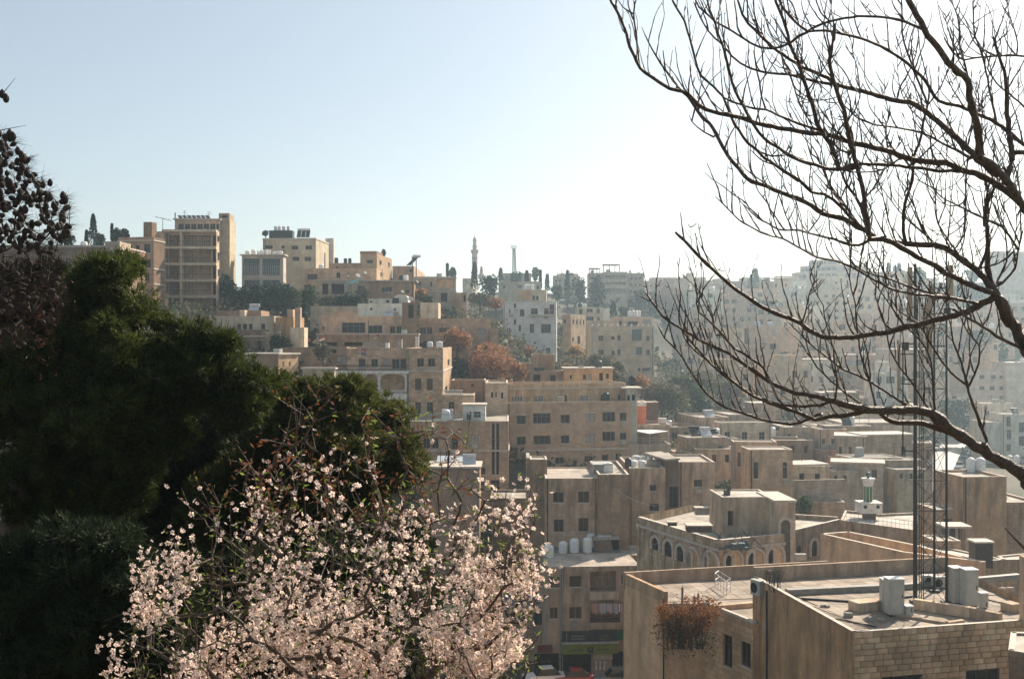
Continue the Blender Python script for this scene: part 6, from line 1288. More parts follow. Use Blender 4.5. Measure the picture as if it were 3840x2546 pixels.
# street
ZS=-28.0
rdm,nt_,b_=newmat('worn_asphalt'); g_=nd(nt_,'ShaderNodeNewGeometry'); n_=nd(nt_,'ShaderNodeTexNoise'); n_.inputs['Scale'].default_value=.4; n_.inputs['Detail'].default_value=8; lk(nt_,g_.outputs['Position'],n_.inputs['Vector'])
lk(nt_,mixc(nt_,ramp(nt_,n_.outputs['Fac'],.35,0,.65,1),(.20,.19,.175),(.32,.30,.275)),b_.inputs['Base Color']); b_.inputs['Roughness'].default_value=.55
FZ=(3400,1580,440/2365.0)
lp=[ptz(FZ,x,y,ZS) for x,y in ((60,1398),(170,1070),(300,800),(430,600),(640,400),(740,300),(900,200))]
rp=[ptz(FZ,x,y,ZS) for x,y in ((960,1398),(930,1070),(1060,760),(1170,600),(1240,480),(1190,330),(1230,215))]
m=MB()
for i in range(len(lp)-1): m.quad(lp[i],rp[i],rp[i+1],lp[i+1])
rd=tag(m.build('road',rdm),'sunlit asphalt street between two rows of parked cars','street',kind='structure')
for v in lp+rp: CTRL.append((v.x,v.y,ZS-.6))
CTRL += [(v.x+10,v.y,ZS-.8) for v in rp]+[(v.x-8,v.y,ZS-.8) for v in lp]
ang=math.atan2(rp[2].y-rp[1].y,rp[2].x-rp[1].x)
cc=['silver','white','black','grey','silver','blue','white','beige','black']
od=['nearest','second','third','fourth','fifth','sixth','seventh','eighth','farthest']
for i in range(9):
    t=i/8; j=min(int(t*3),2); f=t*3-j; v=rp[1+j].lerp(rp[2+j],f)+Vector((.9,0,0)); car('%s car, %s in the row along the street kerb facing the white houses'%(cc[i],od[i]),cc[i],(v.x,v.y,ZS+.02),ang+rr.uniform(-.08,.08),'cars parked across the street kerb')
cc=['white','silver','grey','black','white','silver','red','grey','silver']
for i in range(9):
    t=i/8; j=min(int(t*4),3); f=t*4-j; v=lp[1+j].lerp(lp[2+j],f)+Vector((.9,0,0)); car('%s car, %s in the row behind the lattice mast'%(cc[i],od[i]),cc[i],(v.x,v.y,ZS+.02),ang+math.pi+rr.uniform(-.08,.08),'cars parked behind the lattice mast')
for x,y,c_,lab in ((480,500,'grey','grey car driving where the street narrows behind the mast'),(430,440,'silver','silver car with a bright glint in the street queue'),(560,470,'silver','silver car ahead of the queue in the street'),(850,205,'white','white car with a strong glint at the street bend'),(720,370,'black','black car near the top of the street')):
    v=ptz(FZ,x,y,ZS); car(lab,c_,(v.x,v.y,ZS+.02),ang+math.pi,'cars moving on the street')
v=pt(FK,600,1560,109); car('white car at the bottom below the dark red sign','white',(v.x,v.y,v.z-1),.2,'cars in front of the shops')
v=pt(FK,870,1575,109); car('dark red car in front of the dark glazed shop','red',(v.x,v.y,v.z-1),.1,'cars in front of the shops')
v=pt(FK,1250,1580,108); car('grey car with a pale roof line in front of the narrow doorway','grey',(v.x,v.y,v.z-.9),.1,'cars in front of the shops')
CTRL += [(v.x,v.y,v.z-1),(v.x-25,v.y,v.z-1)]
# walker on the street
def person(label, loc, h=1.72, rz=0):
    me=bpy.data.meshes.new('person'); o=bpy.data.objects.new('person',me); COL.objects.link(o)
    J=[(0,0,.95,.14,.11),(0,0,1.2,.15,.10),(0,.0,1.42,.17,.10),(0,0,1.5,.06,.06),(0,-.01,1.58,.08,.09),(0,-.01,1.68,.085,.10),(-.1,0,.9,.09,.09),(-.12,.12,.48,.06,.06),(-.12,.22,.06,.045,.05),(-.12,.1,.03,.04,.03),
       (.1,0,.9,.09,.09),(.11,-.14,.5,.06,.06),(.11,-.12,.07,.045,.05),(.11,-.26,.03,.04,.03),(-.2,0,1.4,.06,.06),(-.24,.05,1.12,.045,.045),(-.23,-.06,.86,.035,.03),(.2,0,1.4,.06,.06),(.24,-.04,1.12,.045,.045),(.23,.1,.88,.035,.03)]
    E=[(0,1),(1,2),(2,3),(3,4),(4,5),(0,6),(6,7),(7,8),(8,9),(0,10),(10,11),(11,12),(12,13),(2,14),(14,15),(15,16),(2,17),(17,18),(18,19)]
    me.from_pydata([j[:3] for j in J],E,[]); sk=o.modifiers.new('skin','SKIN')
    for i,j in enumerate(J): me.skin_vertices[0].data[i].radius=j[3:5]
    me.skin_vertices[0].data[0].use_root=True
    o.modifiers.new('sub','SUBSURF').levels=1; me.materials.append(plain('dark_clothes',(.04,.035,.035),.9))
    o.location=loc; o.rotation_euler=(0,0,rz); tag(o,label,'person'); return o
v=ptz(FZ,1130,640,ZS); person('person in dark clothes walking beside the parked cars on the street',(v.x,v.y,ZS+.01),rz=.4)

# sagging wires between the houses
for i,(a,b,sg,lab) in enumerate((((FH,-20,1440,128),(FH,1620,1060,128),2.0,'sagging wire from the blossom to the ribbed block'),((FH,970,830,160),(FH,1640,880,160),1.0,'sagging wire across the front of the large tan block'),((FI,300,700,180),(FI,1400,720,188),3,'sagging wire over the parking terrace'),
     ((FL,0,120,112),(FL,760,170,116),1.5,'wire slanting over the old roof court'),((FI,1160,1000,130),(FI,2250,1010,140),2.5,'long wire behind the green minaret'),((FB,60,1500,160),(FB,1240,1470,162),2,'wire passing below the shade netting'))):
    p=pt(*a); q=pt(*b); e=empty('overhead_wire',p,lab,'wire'); m=MB(); m.tube([p.lerp(q,t/14)-Vector((0,0,sg*4*(t/14)*(1-t/14))) for t in range(15)],.022,4); m.build('wire',M_METAL,e)
# ================================================================== hillside houses beyond the valley (right of the white tower house)
explicit=[(FD,1228,395+90,1400,600),(FD,1405,330,2140,600),(FD,1605,470,1905,990),(FC,1490,440,1996,640),(FC,1378,720,1630,900),(FC,1505,790,2115,1360),(FJ,1560,150,2352,1000)]
rr=random.Random(21)
hues=[('tan',(.44,.35,.27)),('cream',(.56,.50,.42)),('grey',(.42,.40,.37)),('sand',(.52,.43,.33)),('white',(.60,.58,.54)),('brown',(.37,.30,.24))]
feats=['with a roof stair hut','with a white roof tank','with a thick roof slab','with recessed top floor','with a plain parapet']
places=[(2500,'above the scrub'),(2700,'behind the lowest branch tips'),(2900,'under the long windowed block'),(3100,'left of the hazy white tower'),(3350,'between white tower and mast'),(3600,'behind the lattice mast'),(9999,'behind the thick limbs')]
depths=[(545,1040,1090),(500,1075,1130),(460,1110,1165),(425,1150,1210),(392,1195,1260),(362,1245,1310),(335,1300,1370),(310,1360,1430),(288,1415,1490),(272,1470,1560)]
used={}
rowz=[]
for ri,(d,vt,vb) in enumerate(depths):
    x=2330+rr.uniform(0,60) if ri>3 else 2440+rr.uniform(0,60)
    if ri>=6: x=2560+rr.uniform(0,50)
    while x<3900:
        w=rr.uniform(13,26)*F/d*.62; h=rr.uniform(7,12.5)*F/d
        cx=x+w/2; cyb=vb+ (18*math.sin(cx*.006+ri)) ; top=vb-h+rr.uniform(-12,12)
        lim=1040 if cx<3050 else 1000
        if cx>3380: lim=1060
        top=max(top,lim+ri*14)
        skip=False
        for fr,a,b,c,e_ in explicit:
            X0,X1,Y0,Y1=fr[0]+a*fr[2],fr[0]+c*fr[2],fr[1]+b*fr[2],fr[1]+e_*fr[2]
            if X0-5<cx<X1+5 and Y0-10<(top+vb)/2<Y1+5 and not (fr is FD and a==1405 and d<500): skip=True
        if rr.random()<.16: skip=True
        if not skip:
            hn,hc=rr.choice(hues); ft=rr.randrange(5); st=max(2,int((vb-top)/F*d/3.1)); pl=[p for l,p in places if cx<l][0]
            key=(hn,ft,st,pl); used[key]=used.get(key,0)+1
            if used[key]>1: x+=w+rr.uniform(0,8); used[key]-=1; continue
            lab='%s %s storey house %s %s'%(hn,['','','two','three','four','five','six','seven'][min(st,7)],feats[ft],pl)
            dd=d+rr.uniform(-12,12); wm=w; hh=(vb-top)/st
            ws=[]; nc=max(2,int(w/F*dd/2.6)); prob=rr.uniform(.65,.98)
            for i in range(nc):
                for j in range(st):
                    if rr.random()<prob:
                        xx=x+w*(i+.5)/nc; yy=top+hh*(j+.55); ww=rr.choice((1.0,1.3,1.9))*F/dd/2; hw=.8*F/dd
                        ws.append((xx-ww,yy-hw,xx+ww,yy+hw,rr.choice('dddfkcs')))
            FR=(0,0,1.0)
            b=Bld('hillside_house',lab,FR,(x,top,x+w,vb+20),dd,rr.uniform(-14,16),depth=rr.uniform(7,12),wins=ws,col=tuple(c_*rr.uniform(.9,1.05)*1.0 for c_ in hc) if False else hc,brick=0,streak=.3,par=.3,group='hillside houses beyond the valley',
                  overhang=.4 if ft==2 else 0,ctrl=True,drop=6)
            if ft in (0,3):
                m=MB(); p=b.at(x+w*.2,2.0,b.zr if ft==0 else b.zr); wd=b.w*(.3 if ft==0 else .6); m.box(p,b.X*wd,b.N*4,(0,0,2.6)); m.build('stair_hut' if ft==0 else 'top_floor',b.body.data.materials[0],b.root)
            if ft==1:
                m=MB(); p=b.at(x+w*.7,2.5,b.zr); m.lathe(p,[(.8,0),(.8,1.5),(.5,1.8),(.2,1.85)],10); m.build('roof_tank',M_TANK,b.root)
        x+=w*rr.uniform(1.0,1.12)
        if rr.random()<.15: x+=rr.uniform(10,50)

# ================================================================== ground: one sheet from the viewer's feet to the horizon
CTRL += [(0,0,-1.7),(0,4,-2.6),(-8,2,-2.2),(8,2,-2.2),(0,10,-7),(-10,12,-8),(10,12,-9),(0,20,-13),(-15,22,-13),(15,22,-15),(-30,30,-17),(0,32,-24),(25,35,-29),(40,50,-40),(0,50,-36),(-30,50,-30),(0,75,-42),(45,80,-43),(-40,75,-34),(20,100,-43),(60,100,-43),(-25,100,-38),(-60,100,-26),(-60,60,-24),
         (-70,140,-14),(-40,130,-30),(10,140,-42),(55,140,-42),(80,150,-42),(80,200,-36),(60,170,-40)]
# ridge and beyond
for u_,v_,d_ in ((0,1150,260),(600,1130,300),(1200,1150,330),(1700,1110,560),(2000,1110,600),(2400,1100,620),(2900,1090,640),(3400,1080,640),(3840,1060,620)):
    CTRL.append(((u_-CU)/F*d_,d_,(CV-v_)/F*d_))
    CTRL.append(((u_-CU)/F*d_*1.3,d_*1.3,(CV-v_)/F*d_-12)); CTRL.append(((u_-CU)/F*d_*2,d_*2,-20))
cp=np.array([(c[0],c[1],c[2]-1.0) for c in CTRL])
def gz(x,y):
    x=np.atleast_1d(x); y=np.atleast_1d(y); out=np.empty(len(x))
    for s in range(0,len(x),4000):
        X_=x[s:s+4000,None]; Y_=y[s:s+4000,None]; d2=(X_-cp[None,:,0])**2+(Y_-cp[None,:,1])**2+np.clip(Y_*.8-10,4,110)
        w=1/d2**1.8; out[s:s+4000]=(w*cp[None,:,2]).sum(1)/w.sum(1)
    return out
def axis(parts):
    o=[]
    for a,b,s in parts: o+=list(np.arange(a,b,s))
    return np.array(o)
ax=axis([(-3000,-800,220),(-800,-260,45),(-260,280,6),(280,800,30),(800,3001,220)]); ay=axis([(-400,-20,40),(-20,420,5.5),(420,760,12),(760,1500,60),(1500,4001,250)])
GX,GY=np.meshgrid(ax,ay); gx,gy=GX.ravel(),GY.ravel(); Z=gz(gx,gy)
rdc=[((a.x+b.x)/2,(a.y+b.y)/2) for a,b in zip(lp,rp)]
def near_road(x,y,w=24):
    out=np.zeros(len(x),bool)
    for i in range(len(rdc)-1):
        for t in np.linspace(0,1,7):
            cx_=rdc[i][0]*(1-t)+rdc[i+1][0]*t; cy_=rdc[i][1]*(1-t)+rdc[i+1][1]*t; out|=(x-cx_)**2+(y-cy_)**2<w*w
    return out
nr_=near_road(gx,gy)|((gx>25)&(gx<105)&(gy>128)&(gy<235)&(gx/gy>.29)); Z=np.where(nr_,np.minimum(Z,-28.9),Z)
far=np.clip((np.hypot(gx,gy)-900)/600,0,1); Z=Z*(1-far)+(-25)*far
for i,(a,b) in enumerate(zip(gx,gy)):
    pass
Z+= (np.sin(gx*.31)*np.cos(gy*.27)+np.sin(gx*.83+1)*np.cos(gy*.71))*.25
nx,ny=len(ax),len(ay); idx=np.arange(nx*ny).reshape(ny,nx)
fc=np.stack([idx[:-1,:-1],idx[:-1,1:],idx[1:,1:],idx[1:,:-1]],-1).reshape(-1,4)
gm,nt,b=newmat('dry_earth_and_scrub'); g=nd(nt,'ShaderNodeNewGeometry')
n1=nd(nt,'ShaderNodeTexNoise'); n1.inputs['Scale'].default_value=.09; n1.inputs['Detail'].default_value=9; lk(nt,g.outputs['Position'],n1.inputs['Vector'])
n2=nd(nt,'ShaderNodeTexNoise'); n2.inputs['Scale'].default_value=1.4; n2.inputs['Detail'].default_value=8; lk(nt,g.outputs['Position'],n2.inputs['Vector'])
c=mixc(nt,ramp(nt,n1.outputs['Fac'],.4,0,.6,1),(.12,.092,.062),(.06,.065,.032)); c=mixc(nt,ramp(nt,n2.outputs['Fac'],.4,0,.62,.7),c,(.045,.04,.026)); lk(nt,c,b.inputs['Base Color']); b.inputs['Roughness'].default_value=.95
go=npobj('ground',np.stack([gx,gy,Z],1),fc,gm); go.data.polygons.foreach_set('use_smooth',[True]*len(fc)); tag(go,'hillside ground of dry earth and scrub under the town','ground',kind='structure')
def ground_at(x,y): return float(gz(np.array([x]),np.array([y]))[0])

# ================================================================== vegetation
def leafcloud(centers, size, aspect=.5, n=None, seed=0, up=0.0):
    """one quad leaf per centre, random orientation -> verts, faces"""
    r=np.random.default_rng(seed); N=len(centers); size=np.broadcast_to(size,(N,))*r.uniform(.6,1.3,N)
    a=r.normal(size=(N,3)); a[:,2]*=.7; a/=np.linalg.norm(a,axis=1)[:,None]
    b=r.normal(size=(N,3)); b-= (b*a).sum(1)[:,None]*a; b/=np.linalg.norm(b,axis=1)[:,None]
    A=a*size[:,None]*.5; Bv=b*size[:,None]*.5*aspect
    v=np.stack([centers-A,centers-Bv+A*.1,centers+A,centers+Bv+A*.1],1).reshape(-1,3); f=np.arange(N*4).reshape(-1,4); return v,f
LEAF={'green':leafmat('green_foliage',(.045,.075,.028),(.08,.12,.04)),'dark':leafmat('dark_evergreen_foliage',(.018,.038,.020),(.035,.062,.028),.2),'rust':leafmat('rust_autumn_foliage',(.30,.13,.055),(.42,.21,.10),.45),
      'scrub':leafmat('grey_brown_scrub',(.12,.10,.065),(.17,.16,.09),.3),'cypress':leafmat('cypress_foliage',(.02,.04,.022),(.04,.065,.03),.15),'brush':leafmat('green_brown_brush',(.10,.09,.045),(.13,.15,.05),.3),'ochre':leafmat('ochre_autumn_foliage',(.40,.24,.09),(.50,.30,.13),.45)}
def tree(label, kind, fr, cx, cy_, rx, ry, d, cone=False, leafpx=2.4, name=None, dens=1.0, group=None, cat='tree'):
    """crown given by its outline ellipse at depth d; trunk down to the ground"""
    c=pt(fr,cx,cy_,d); RX=pxm(fr,rx,d); RZ=pxm(fr,ry,d); RY=min(RX,RZ*1.2 if not cone else RX)
    gzv=ground_at(c.x,c.y); e=empty(name or ('cypress_tree' if cone else 'tree'),(c.x,c.y,min(gzv,c.z-RZ)),label,cat,group)
    seed=int(abs(cx*7+cy_*13+d))%9999; r=np.random.default_rng(seed)
    ls=leafpx*3.75*d/F; area=RX*RZ*4; N=int(min(15000,max(500,area/ls**2*11.0*dens)))
    if cone:
        t=r.uniform(0,1,N)**.8; rad=(np.clip(1-t,0,1)**.65)*np.clip(t*9+.3,0,1); th=r.uniform(0,6.283,N); q=r.uniform(.55,1.08,N)+.15*np.sin(th*3+t*9)
        P=np.stack([RX*rad*q*np.cos(th),RX*rad*q*np.sin(th),-RZ+2*RZ*t],1)
    else:
        K=max(5,int(10+area/30)); K=min(K,34); cc=r.normal(size=(K,3)); cc/=np.linalg.norm(cc,axis=1)[:,None]; cc*=r.uniform(.35,.82,(K,1)); cr=r.uniform(.26,.5,K)
        k=r.integers(0,K,N); dd=r.normal(size=(N,3)); dd/=np.linalg.norm(dd,axis=1)[:,None]; P=cc[k]+dd*(cr[k]*r.uniform(.5,1.1,N)**.5)[:,None]
        un=r.normal(size=(N,3)); un/=np.linalg.norm(un,axis=1)[:,None]; un*=(r.uniform(0,1,N)**.4)[:,None]; sel=r.uniform(0,1,N)<.4; P=np.where(sel[:,None],un,P); P=P*np.array([RX,RY,RZ])
        if kind in('scrub','brush','dark','green') and ry>35: P[:,2]=np.where((P[:,2]<0)&(r.uniform(0,1,N)<.6),P[:,2]*1.9,P[:,2])
    v,f=leafcloud(P+np.array(c),ls*1.15,.75,seed=seed); npobj('crown',v,f,LEAF[kind],e)
    m=MB(); base=Vector((c.x,c.y,min(gzv,c.z-RZ)-.3)); tr=max(.12,RX*.07)
    m.tube([base,Vector((c.x+.1*RX,c.y,c.z-RZ*.5)),Vector((c.x,c.y,c.z+RZ*(.5 if cone else .1)))],[tr,tr*.7,tr*.2],6)
    if not cone:
        for j in range(5):
            t=c+Vector(r.normal(size=3)*np.array([RX,RY,RZ])*.5); m.tube([Vector((c.x+.08*RX,c.y,c.z-RZ*.5)),t],[tr*.5,tr*.12],5)
    m.build('trunk',M_BARKM,e); return e
# uncounted scrub and weeds over the slopes
r=np.random.default_rng(55)
def undergrowth(name,label,n,xr,yr_,size,mat,h,seed,cond=None):
    r=np.random.default_rng(seed); X=r.uniform(*xr,n); Y=r.uniform(*yr_,n)
    if cond is not None: k=cond(X,Y); X,Y=X[k],Y[k]
    k=~(near_road(X,Y,20)|((X/Y>.29)&(Y<240)&(Y>120))); X,Y=X[k],Y[k]
    Zg=gz(X,Y); m_=7; C=np.stack([X,Y,Zg],1)[:,None,:]+np.abs(r.normal(size=(len(X),m_,3)))*np.array([0,0,h])+r.normal(size=(len(X),m_,3))*np.array([size*1.5,size*1.5,0])
    v,f=leafcloud(C.reshape(-1,3),size,.6,seed=seed); o=npobj(name,v,f,mat); tag(o,label,None,kind='stuff')
undergrowth('undergrowth','grey brown weeds and low scrub on the town slopes',17000,(-60,130),(130,320),1.0,LEAF['scrub'],1.0,61)
undergrowth('undergrowth','dark trees and bushes between the hillside houses beyond the valley',9000,(20,330),(285,600),1.7,LEAF['dark'],2.6,65,lambda X,Y:(np.sin(X*.11+Y*.05)+np.sin(X*.043-Y*.09))>.25)
undergrowth('undergrowth','dark green weeds on the town slopes',8000,(-60,130),(130,320),.9,LEAF['green'],.9,62)
undergrowth('undergrowth','added dark bushes on the steep slope below the viewpoint',12000,(-45,8),(18,115),.28,LEAF['dark'],.9,63)  # added to darken the slope in place of its shadow
T=tree
T('low round dark pine at the left end of the skyline','dark',FA,600,400,95,62,178)
T('tall dark cypress on the left skyline','cypress',FA,856,300,50,142,188,True)
T('short pointed cypress beside the tall left skyline cypress','cypress',FA,795,375,20,68,189,True); T('bushy evergreen at the other foot of the tall left cypress','dark',FA,915,385,50,60,190)
T('thin spire cypress before the two round evergreens','cypress',FA,1028,325,13,80,198,True); T('first round dark evergreen beside the thin spire cypress','dark',FA,1078,345,50,64,200); T('second round dark evergreen beside the roofline','dark',FA,1142,345,44,60,201)
for i,(x,y,rx,ry,kd,lab) in enumerate(((100,850,110,150,'dark','dark evergreen between the balcony building and the grey glazed building'),(330,930,170,130,'dark','broad dark evergreen below the glass bays'),(560,880,190,110,'dark','wide dark evergreen covering the slope under the beige block'),(700,940,130,120,'green','mid green tree at the end of the dark slope'),
     (890,900,60,85,'green','small green tree beside the columned villa'),(1240,945,140,70,'dark','dark shrub below the columned villa porch'),(1120,1010,80,70,'dark','dark bush by the pale retaining wall'),(1050,945,110,55,'scrub','brown bare shrub in front of the villa columns'),(1400,900,60,70,'scrub','thin bare shrub between the villa and the white house'),
     (1900,890,75,50,'ochre','small ochre tree beside the peach bay house'),(1950,935,60,30,'green','low green bush under the ochre tree'),(610,1330,100,80,'dark','dark bush climbing the ruined wall'),(1000,1400,90,70,'scrub','grey tangled shrub behind the villa railing'),(480,330,22,24,'green','small potted tree on the beige block roof'),(1565,510,12,28,'cypress','tiny conifer behind the orange hilltop house'))):
    T(lab,kd,FB,x,y,rx,ry,{9:228,10:226,11:167,12:158,13:243,14:262}.get(i,212))
T('slender dark cypress rising beside the weathered garden pillar','cypress',FB,835,1060,40,200,190,True)
T('tall dark cypress in front of the skyline minaret','cypress',FC,440,485,42,130,330,True); T('broad dark tree beside the minaret cypress','dark',FC,570,575,90,108,330)
for x,y,rx,ry,d,kd,cn,lab in ((920,490,22,56,340,'cypress',True,'small cypress above the cream tanks of the white tower'),(1045,515,12,85,350,'cypress',True,'needle thin cypress beside the pale flat house'),(1293,555,34,125,380,'cypress',True,'tall hazy cypress in front of the pergola house'),
     (1108,540,26,75,390,'cypress',True,'ragged hazy conifer before the skyline gap'),(1200,610,60,55,385,'green',False,'round hazy tree below the ragged conifer'),(1395,590,70,115,385,'dark',False,'large hazy tree beside the terraced block'),(1560,620,85,130,390,'dark',False,'largest hazy tree in front of the terraced block'),
     (1715,790,42,72,320,'cypress',True,'dark cypress beside the cream house roofs'),(1970,700,70,120,400,'dark',False,'hazy tree mass beside the long ridge blocks'),(680,470,26,58,420,'cypress',True,'small spiky conifer on the skyline beside the low grey house'),(1000,450,34,50,420,'green',False,'wispy tree on the skyline beside the radio mast'),
     (1820,810,80,50,330,'green',False,'low tree row above the beige apartment house'),(2090,740,60,120,410,'dark',False,'dark hazy trees where the ridge blocks end'),(190,430,12,60,330,'cypress',True,'leaning thin conifer above the peach bay house'),(238,450,30,50,332,'green',False,'feathery tree next to the leaning conifer'),
     (480,690,130,60,270,'scrub',False,'brown scrub patch below the minaret cypress'),(630,730,80,60,268,'rust',False,'rusty shrub behind the long tan wing'),(820,480,60,40,415,'green',False,'hazy shrub round the foot of the radio mast'),
     (270,1060,150,120,190,'rust',False,'upper rust leaved tree in front of the long tan wing'),(590,1270,225,190,186,'rust',False,'largest rust leaved tree beside the white tower house'),(850,1370,80,90,184,'rust',False,'rust leaved tree before the arched cream house'),(300,1330,105,110,188,'dark',False,'dark evergreen under the rust leaved trees'),
     (930,1180,75,65,225,'rust',False,'thin rusty shrub against the white tower wall'),(1370,1180,75,65,225,'ochre',False,'ochre tree between the white tower and the beige house'),(1600,1270,170,80,225,'scrub',False,'bare grey brown trees below the beige house'),(1740,1350,80,90,215,'brush',False,'greenish shrub beside the orange plaster house'),(1290,1320,40,40,215,'ochre',False,'tiny ochre shrub beside the cream arch')):
    T(lab,kd,FC,x,y,rx,ry,d,cn)
for x,y,rx,ry,d,kd,lab in ((1720,330,90,70,205,'rust','rusty shrub on the slope behind the white canopy room'),(1640,310,28,38,200,'dark','small dark evergreen on the top floor corner'),(1900,420,200,110,214,'scrub','wide patch of bare scrub on the valley slope'),(2100,340,150,80,235,'brush','brown green scrub at the top of the valley slope'),
     (2030,480,150,80,212,'brush','greenish brown scrub above the metal sheets'),(2260,440,90,90,225,'green','grassy green bush on the open slope'),(2300,560,120,80,222,'dark','dark scrub above the street house roofs'),(1500,270,60,60,200,'scrub','grey shrub behind the orange plaster roof')):
    T(lab,kd,FH,x,y,rx,ry,d)
for x,y,rx,ry,d,kd,lab in ((620,1030,130,60,160,'brush','weedy shrub under the parking terrace wall'),(850,1000,110,80,165,'scrub','bare climbing bush on the parking terrace wall'),(1170,1080,130,90,150,'rust','rust leaved shrub behind the arcaded building'),(1000,1090,60,50,152,'dark','dark shrub at the foot of the terrace wall'),(1255,1200,85,75,140,'green','bright green bush beside the blank tan wall'),
     (300,80,200,110,240,'brush','sparse scrub slope under the branch tips'),(560,140,160,100,250,'scrub','brown scrub behind the sheet metal shed'),(1090,800,40,50,190,'dark','dark bush at the foot of the blank gable'),(1300,960,150,70,178,'scrub','tangled bare growth below the gable house'),(670,200,60,40,255,'ochre','rusty tree above the long shed roof')):
    T(lab,kd,FI,x,y,rx,ry,d)
for x,y,rx,ry,d,kd,cn,lab in ((600,590,62,72,500,'green',False,'hazy round tree before the row of little windows'),(1050,530,52,80,480,'green',False,'hazy bushy tree with a pompom top on the ridge'),(1062,450,17,45,480,'green',False,'pompom top of the bushy ridge tree'),(1178,550,24,50,500,'cypress',True,'small hazy conifer left of the roof pavilion'),(480,575,22,36,500,'cypress',True,'tiny conifer beside the high blank block'),
     (1100,740,300,40,430,'green',False,'hazy strip of green beneath the ridge houses'),(1250,1000,120,40,330,'dark',False,'dark hazy shrubs above the terrace block'),(1350,1240,90,70,300,'dark',False,'dark tree beside the pale twin huts'),(1400,1390,50,90,290,'cypress',False,'tall dark narrow tree in the middle valley'),(1050,1040,60,60,360,'dark',False,'grey green tree above the middle valley huts'),(950,1150,120,50,350,'green',False,'long green shrub row in the middle valley')):
    T(lab,kd,FD,x,y,rx,ry,d,cn)
for x,y,rx,ry,d,kd,cn,lab in ((1108,430,26,66,520,'cypress',True,'first spiky conifer on the ridge left of the mast'),(1165,440,20,52,522,'cypress',True,'second spiky conifer on the ridge left of the mast'),(1205,430,30,64,524,'cypress',True,'third spiky conifer on the ridge left of the mast'),(1395,470,60,60,500,'dark',False,'dark round tree on the ridge behind the mast'),(1870,470,90,60,480,'dark',False,'dark tree clump sloping down from the hazy cliff building'),
     (1800,620,250,60,440,'dark',False,'dark wooded strip below the hazy cliff building'),(1000,1090,180,50,340,'dark',False,'dark wooded bank right of the hazy white tower'),(1850,1060,300,90,345,'dark',False,'dark wooded slope above the long office block'),(2160,1200,45,110,338,'cypress',False,'upright dark tree beside the long office block'),(900,1240,260,50,320,'dark',False,'long dark hedge line in the hazy valley')):
    T(lab,kd,FE,x,y,rx,ry,d,cn)
T('dark tree group between the office block and the white houses','dark',FJ,1720,560,160,90,300); T('dark shrubs behind the street glint','dark',FJ,1780,690,120,60,300)
# vine with rust leaves on the block corner of the near building
v=pt(FL,690,1330,69.3); e=empty('climbing_vine',(v.x,v.y,-30),'rust leaved vine hanging over the block corner of the near building','vine'); r=np.random.default_rng(5); P=[]
for i in range(230):
    x=r.uniform(440,960); y=r.uniform(1180,1500); 
    xo=690-(y-1300)*.55
    if ((x-xo)/285)**2+((y-1300)/170)**2>.9+.4*math.sin(x*.031+y*.02) or mnoise.noise(Vector((x*.014,y*.016,3)))<.06: continue
    dd=71-.9*(x-470)/350-r.uniform(.2,1.6); c_=np.array(pt(FL,x,y,dd)); P.append(c_+r.normal(size=(int(r.integers(30,95)),3))*np.array([.26,.26,.20])*r.uniform(.5,1.25))
for x,y,k_ in ((400,1490,.3),(480,1420,.4),(560,1500,.4),(480,1560,.35),(900,1190,.2),(660,1150,.18),(860,1150,.15),(780,1155,.15),(500,1200,.2)):
    P.append(np.array(pt(FL,x,y,70))+r.normal(size=(60,3))*k_)
P=np.concatenate(P); v_,f_=leafcloud(P,.15,.6,seed=3); o=npobj('leaves',v_,f_,leafmat('rust_vine_leaves',(.22,.085,.03),(.36,.16,.06),.4,2.5),e); o['kind']='stuff'
P=np.stack([np.array(pt(FL,x,y,69.8)) for x,y in zip(r.uniform(470,860,2200),1360+np.abs(r.normal(size=2200))*110)])+r.normal(size=(2200,3))*.35; v_,f_=leafcloud(P,.15,.6,seed=8); o=npobj('olive_leaves',v_,f_,leafmat('olive_vine_leaves',(.05,.05,.025),(.10,.075,.04),.3,2.5),e); o['kind']='stuff'  # olive foliage of the lower vine
m=MB()
for i in range(26):
    x=r.uniform(480,900); q=pt(FL,x,1600,70); m.tube([q,pt(FL,x+r.uniform(-60,60),1400,69.8),pt(FL,x+r.uniform(-120,120),r.uniform(1150,1260),70.2)],[.05,.035,.01],4)
m.build('stems',M_BARKM,e)
# ================================================================== trees near the viewer
def polyin(poly, x, y):
    x=np.asarray(x); y=np.asarray(y); ins=np.zeros(x.shape,bool); n=len(poly); dist=np.full(x.shape,1e9)
    for i in range(n):
        (x1,y1),(x2,y2)=poly[i],poly[(i+1)%n]
        c=((y1>y)!=(y2>y))&(x<(x2-x1)*(y-y1)/((y2-y1) or 1e-9)+x1); ins^=c
        t=np.clip(((x-x1)*(x2-x1)+(y-y1)*(y2-y1))/((x2-x1)**2+(y2-y1)**2+1e-9),0,1); dist=np.minimum(dist,np.hypot(x-x1-t*(x2-x1),y-y1-t*(y2-y1)))
    return ins,dist
def grow(nodes, root, k_vert=0.0):
    """join every node to the nearest already joined one nearer the root -> parent index"""
    N=len(nodes); P=np.vstack([root[None],nodes]); par=np.full(N+1,-1); done=[0]; best=np.linalg.norm(P-P[0],axis=1); bp=np.zeros(N+1,int); inn=np.zeros(N+1,bool); inn[0]=True; cost=np.zeros(N+1)
    for _ in range(N):
        b=np.where(inn,1e9,best); i=int(b.argmin()); par[i]=bp[i]; inn[i]=True; cost[i]=cost[par[i]]+np.linalg.norm(P[i]-P[par[i]])
        dd=np.linalg.norm(P-P[i],axis=1)+cost[i]*.12; up=dd<best; best=np.where(up,dd,best); bp=np.where(up,i,bp)
    return P,par
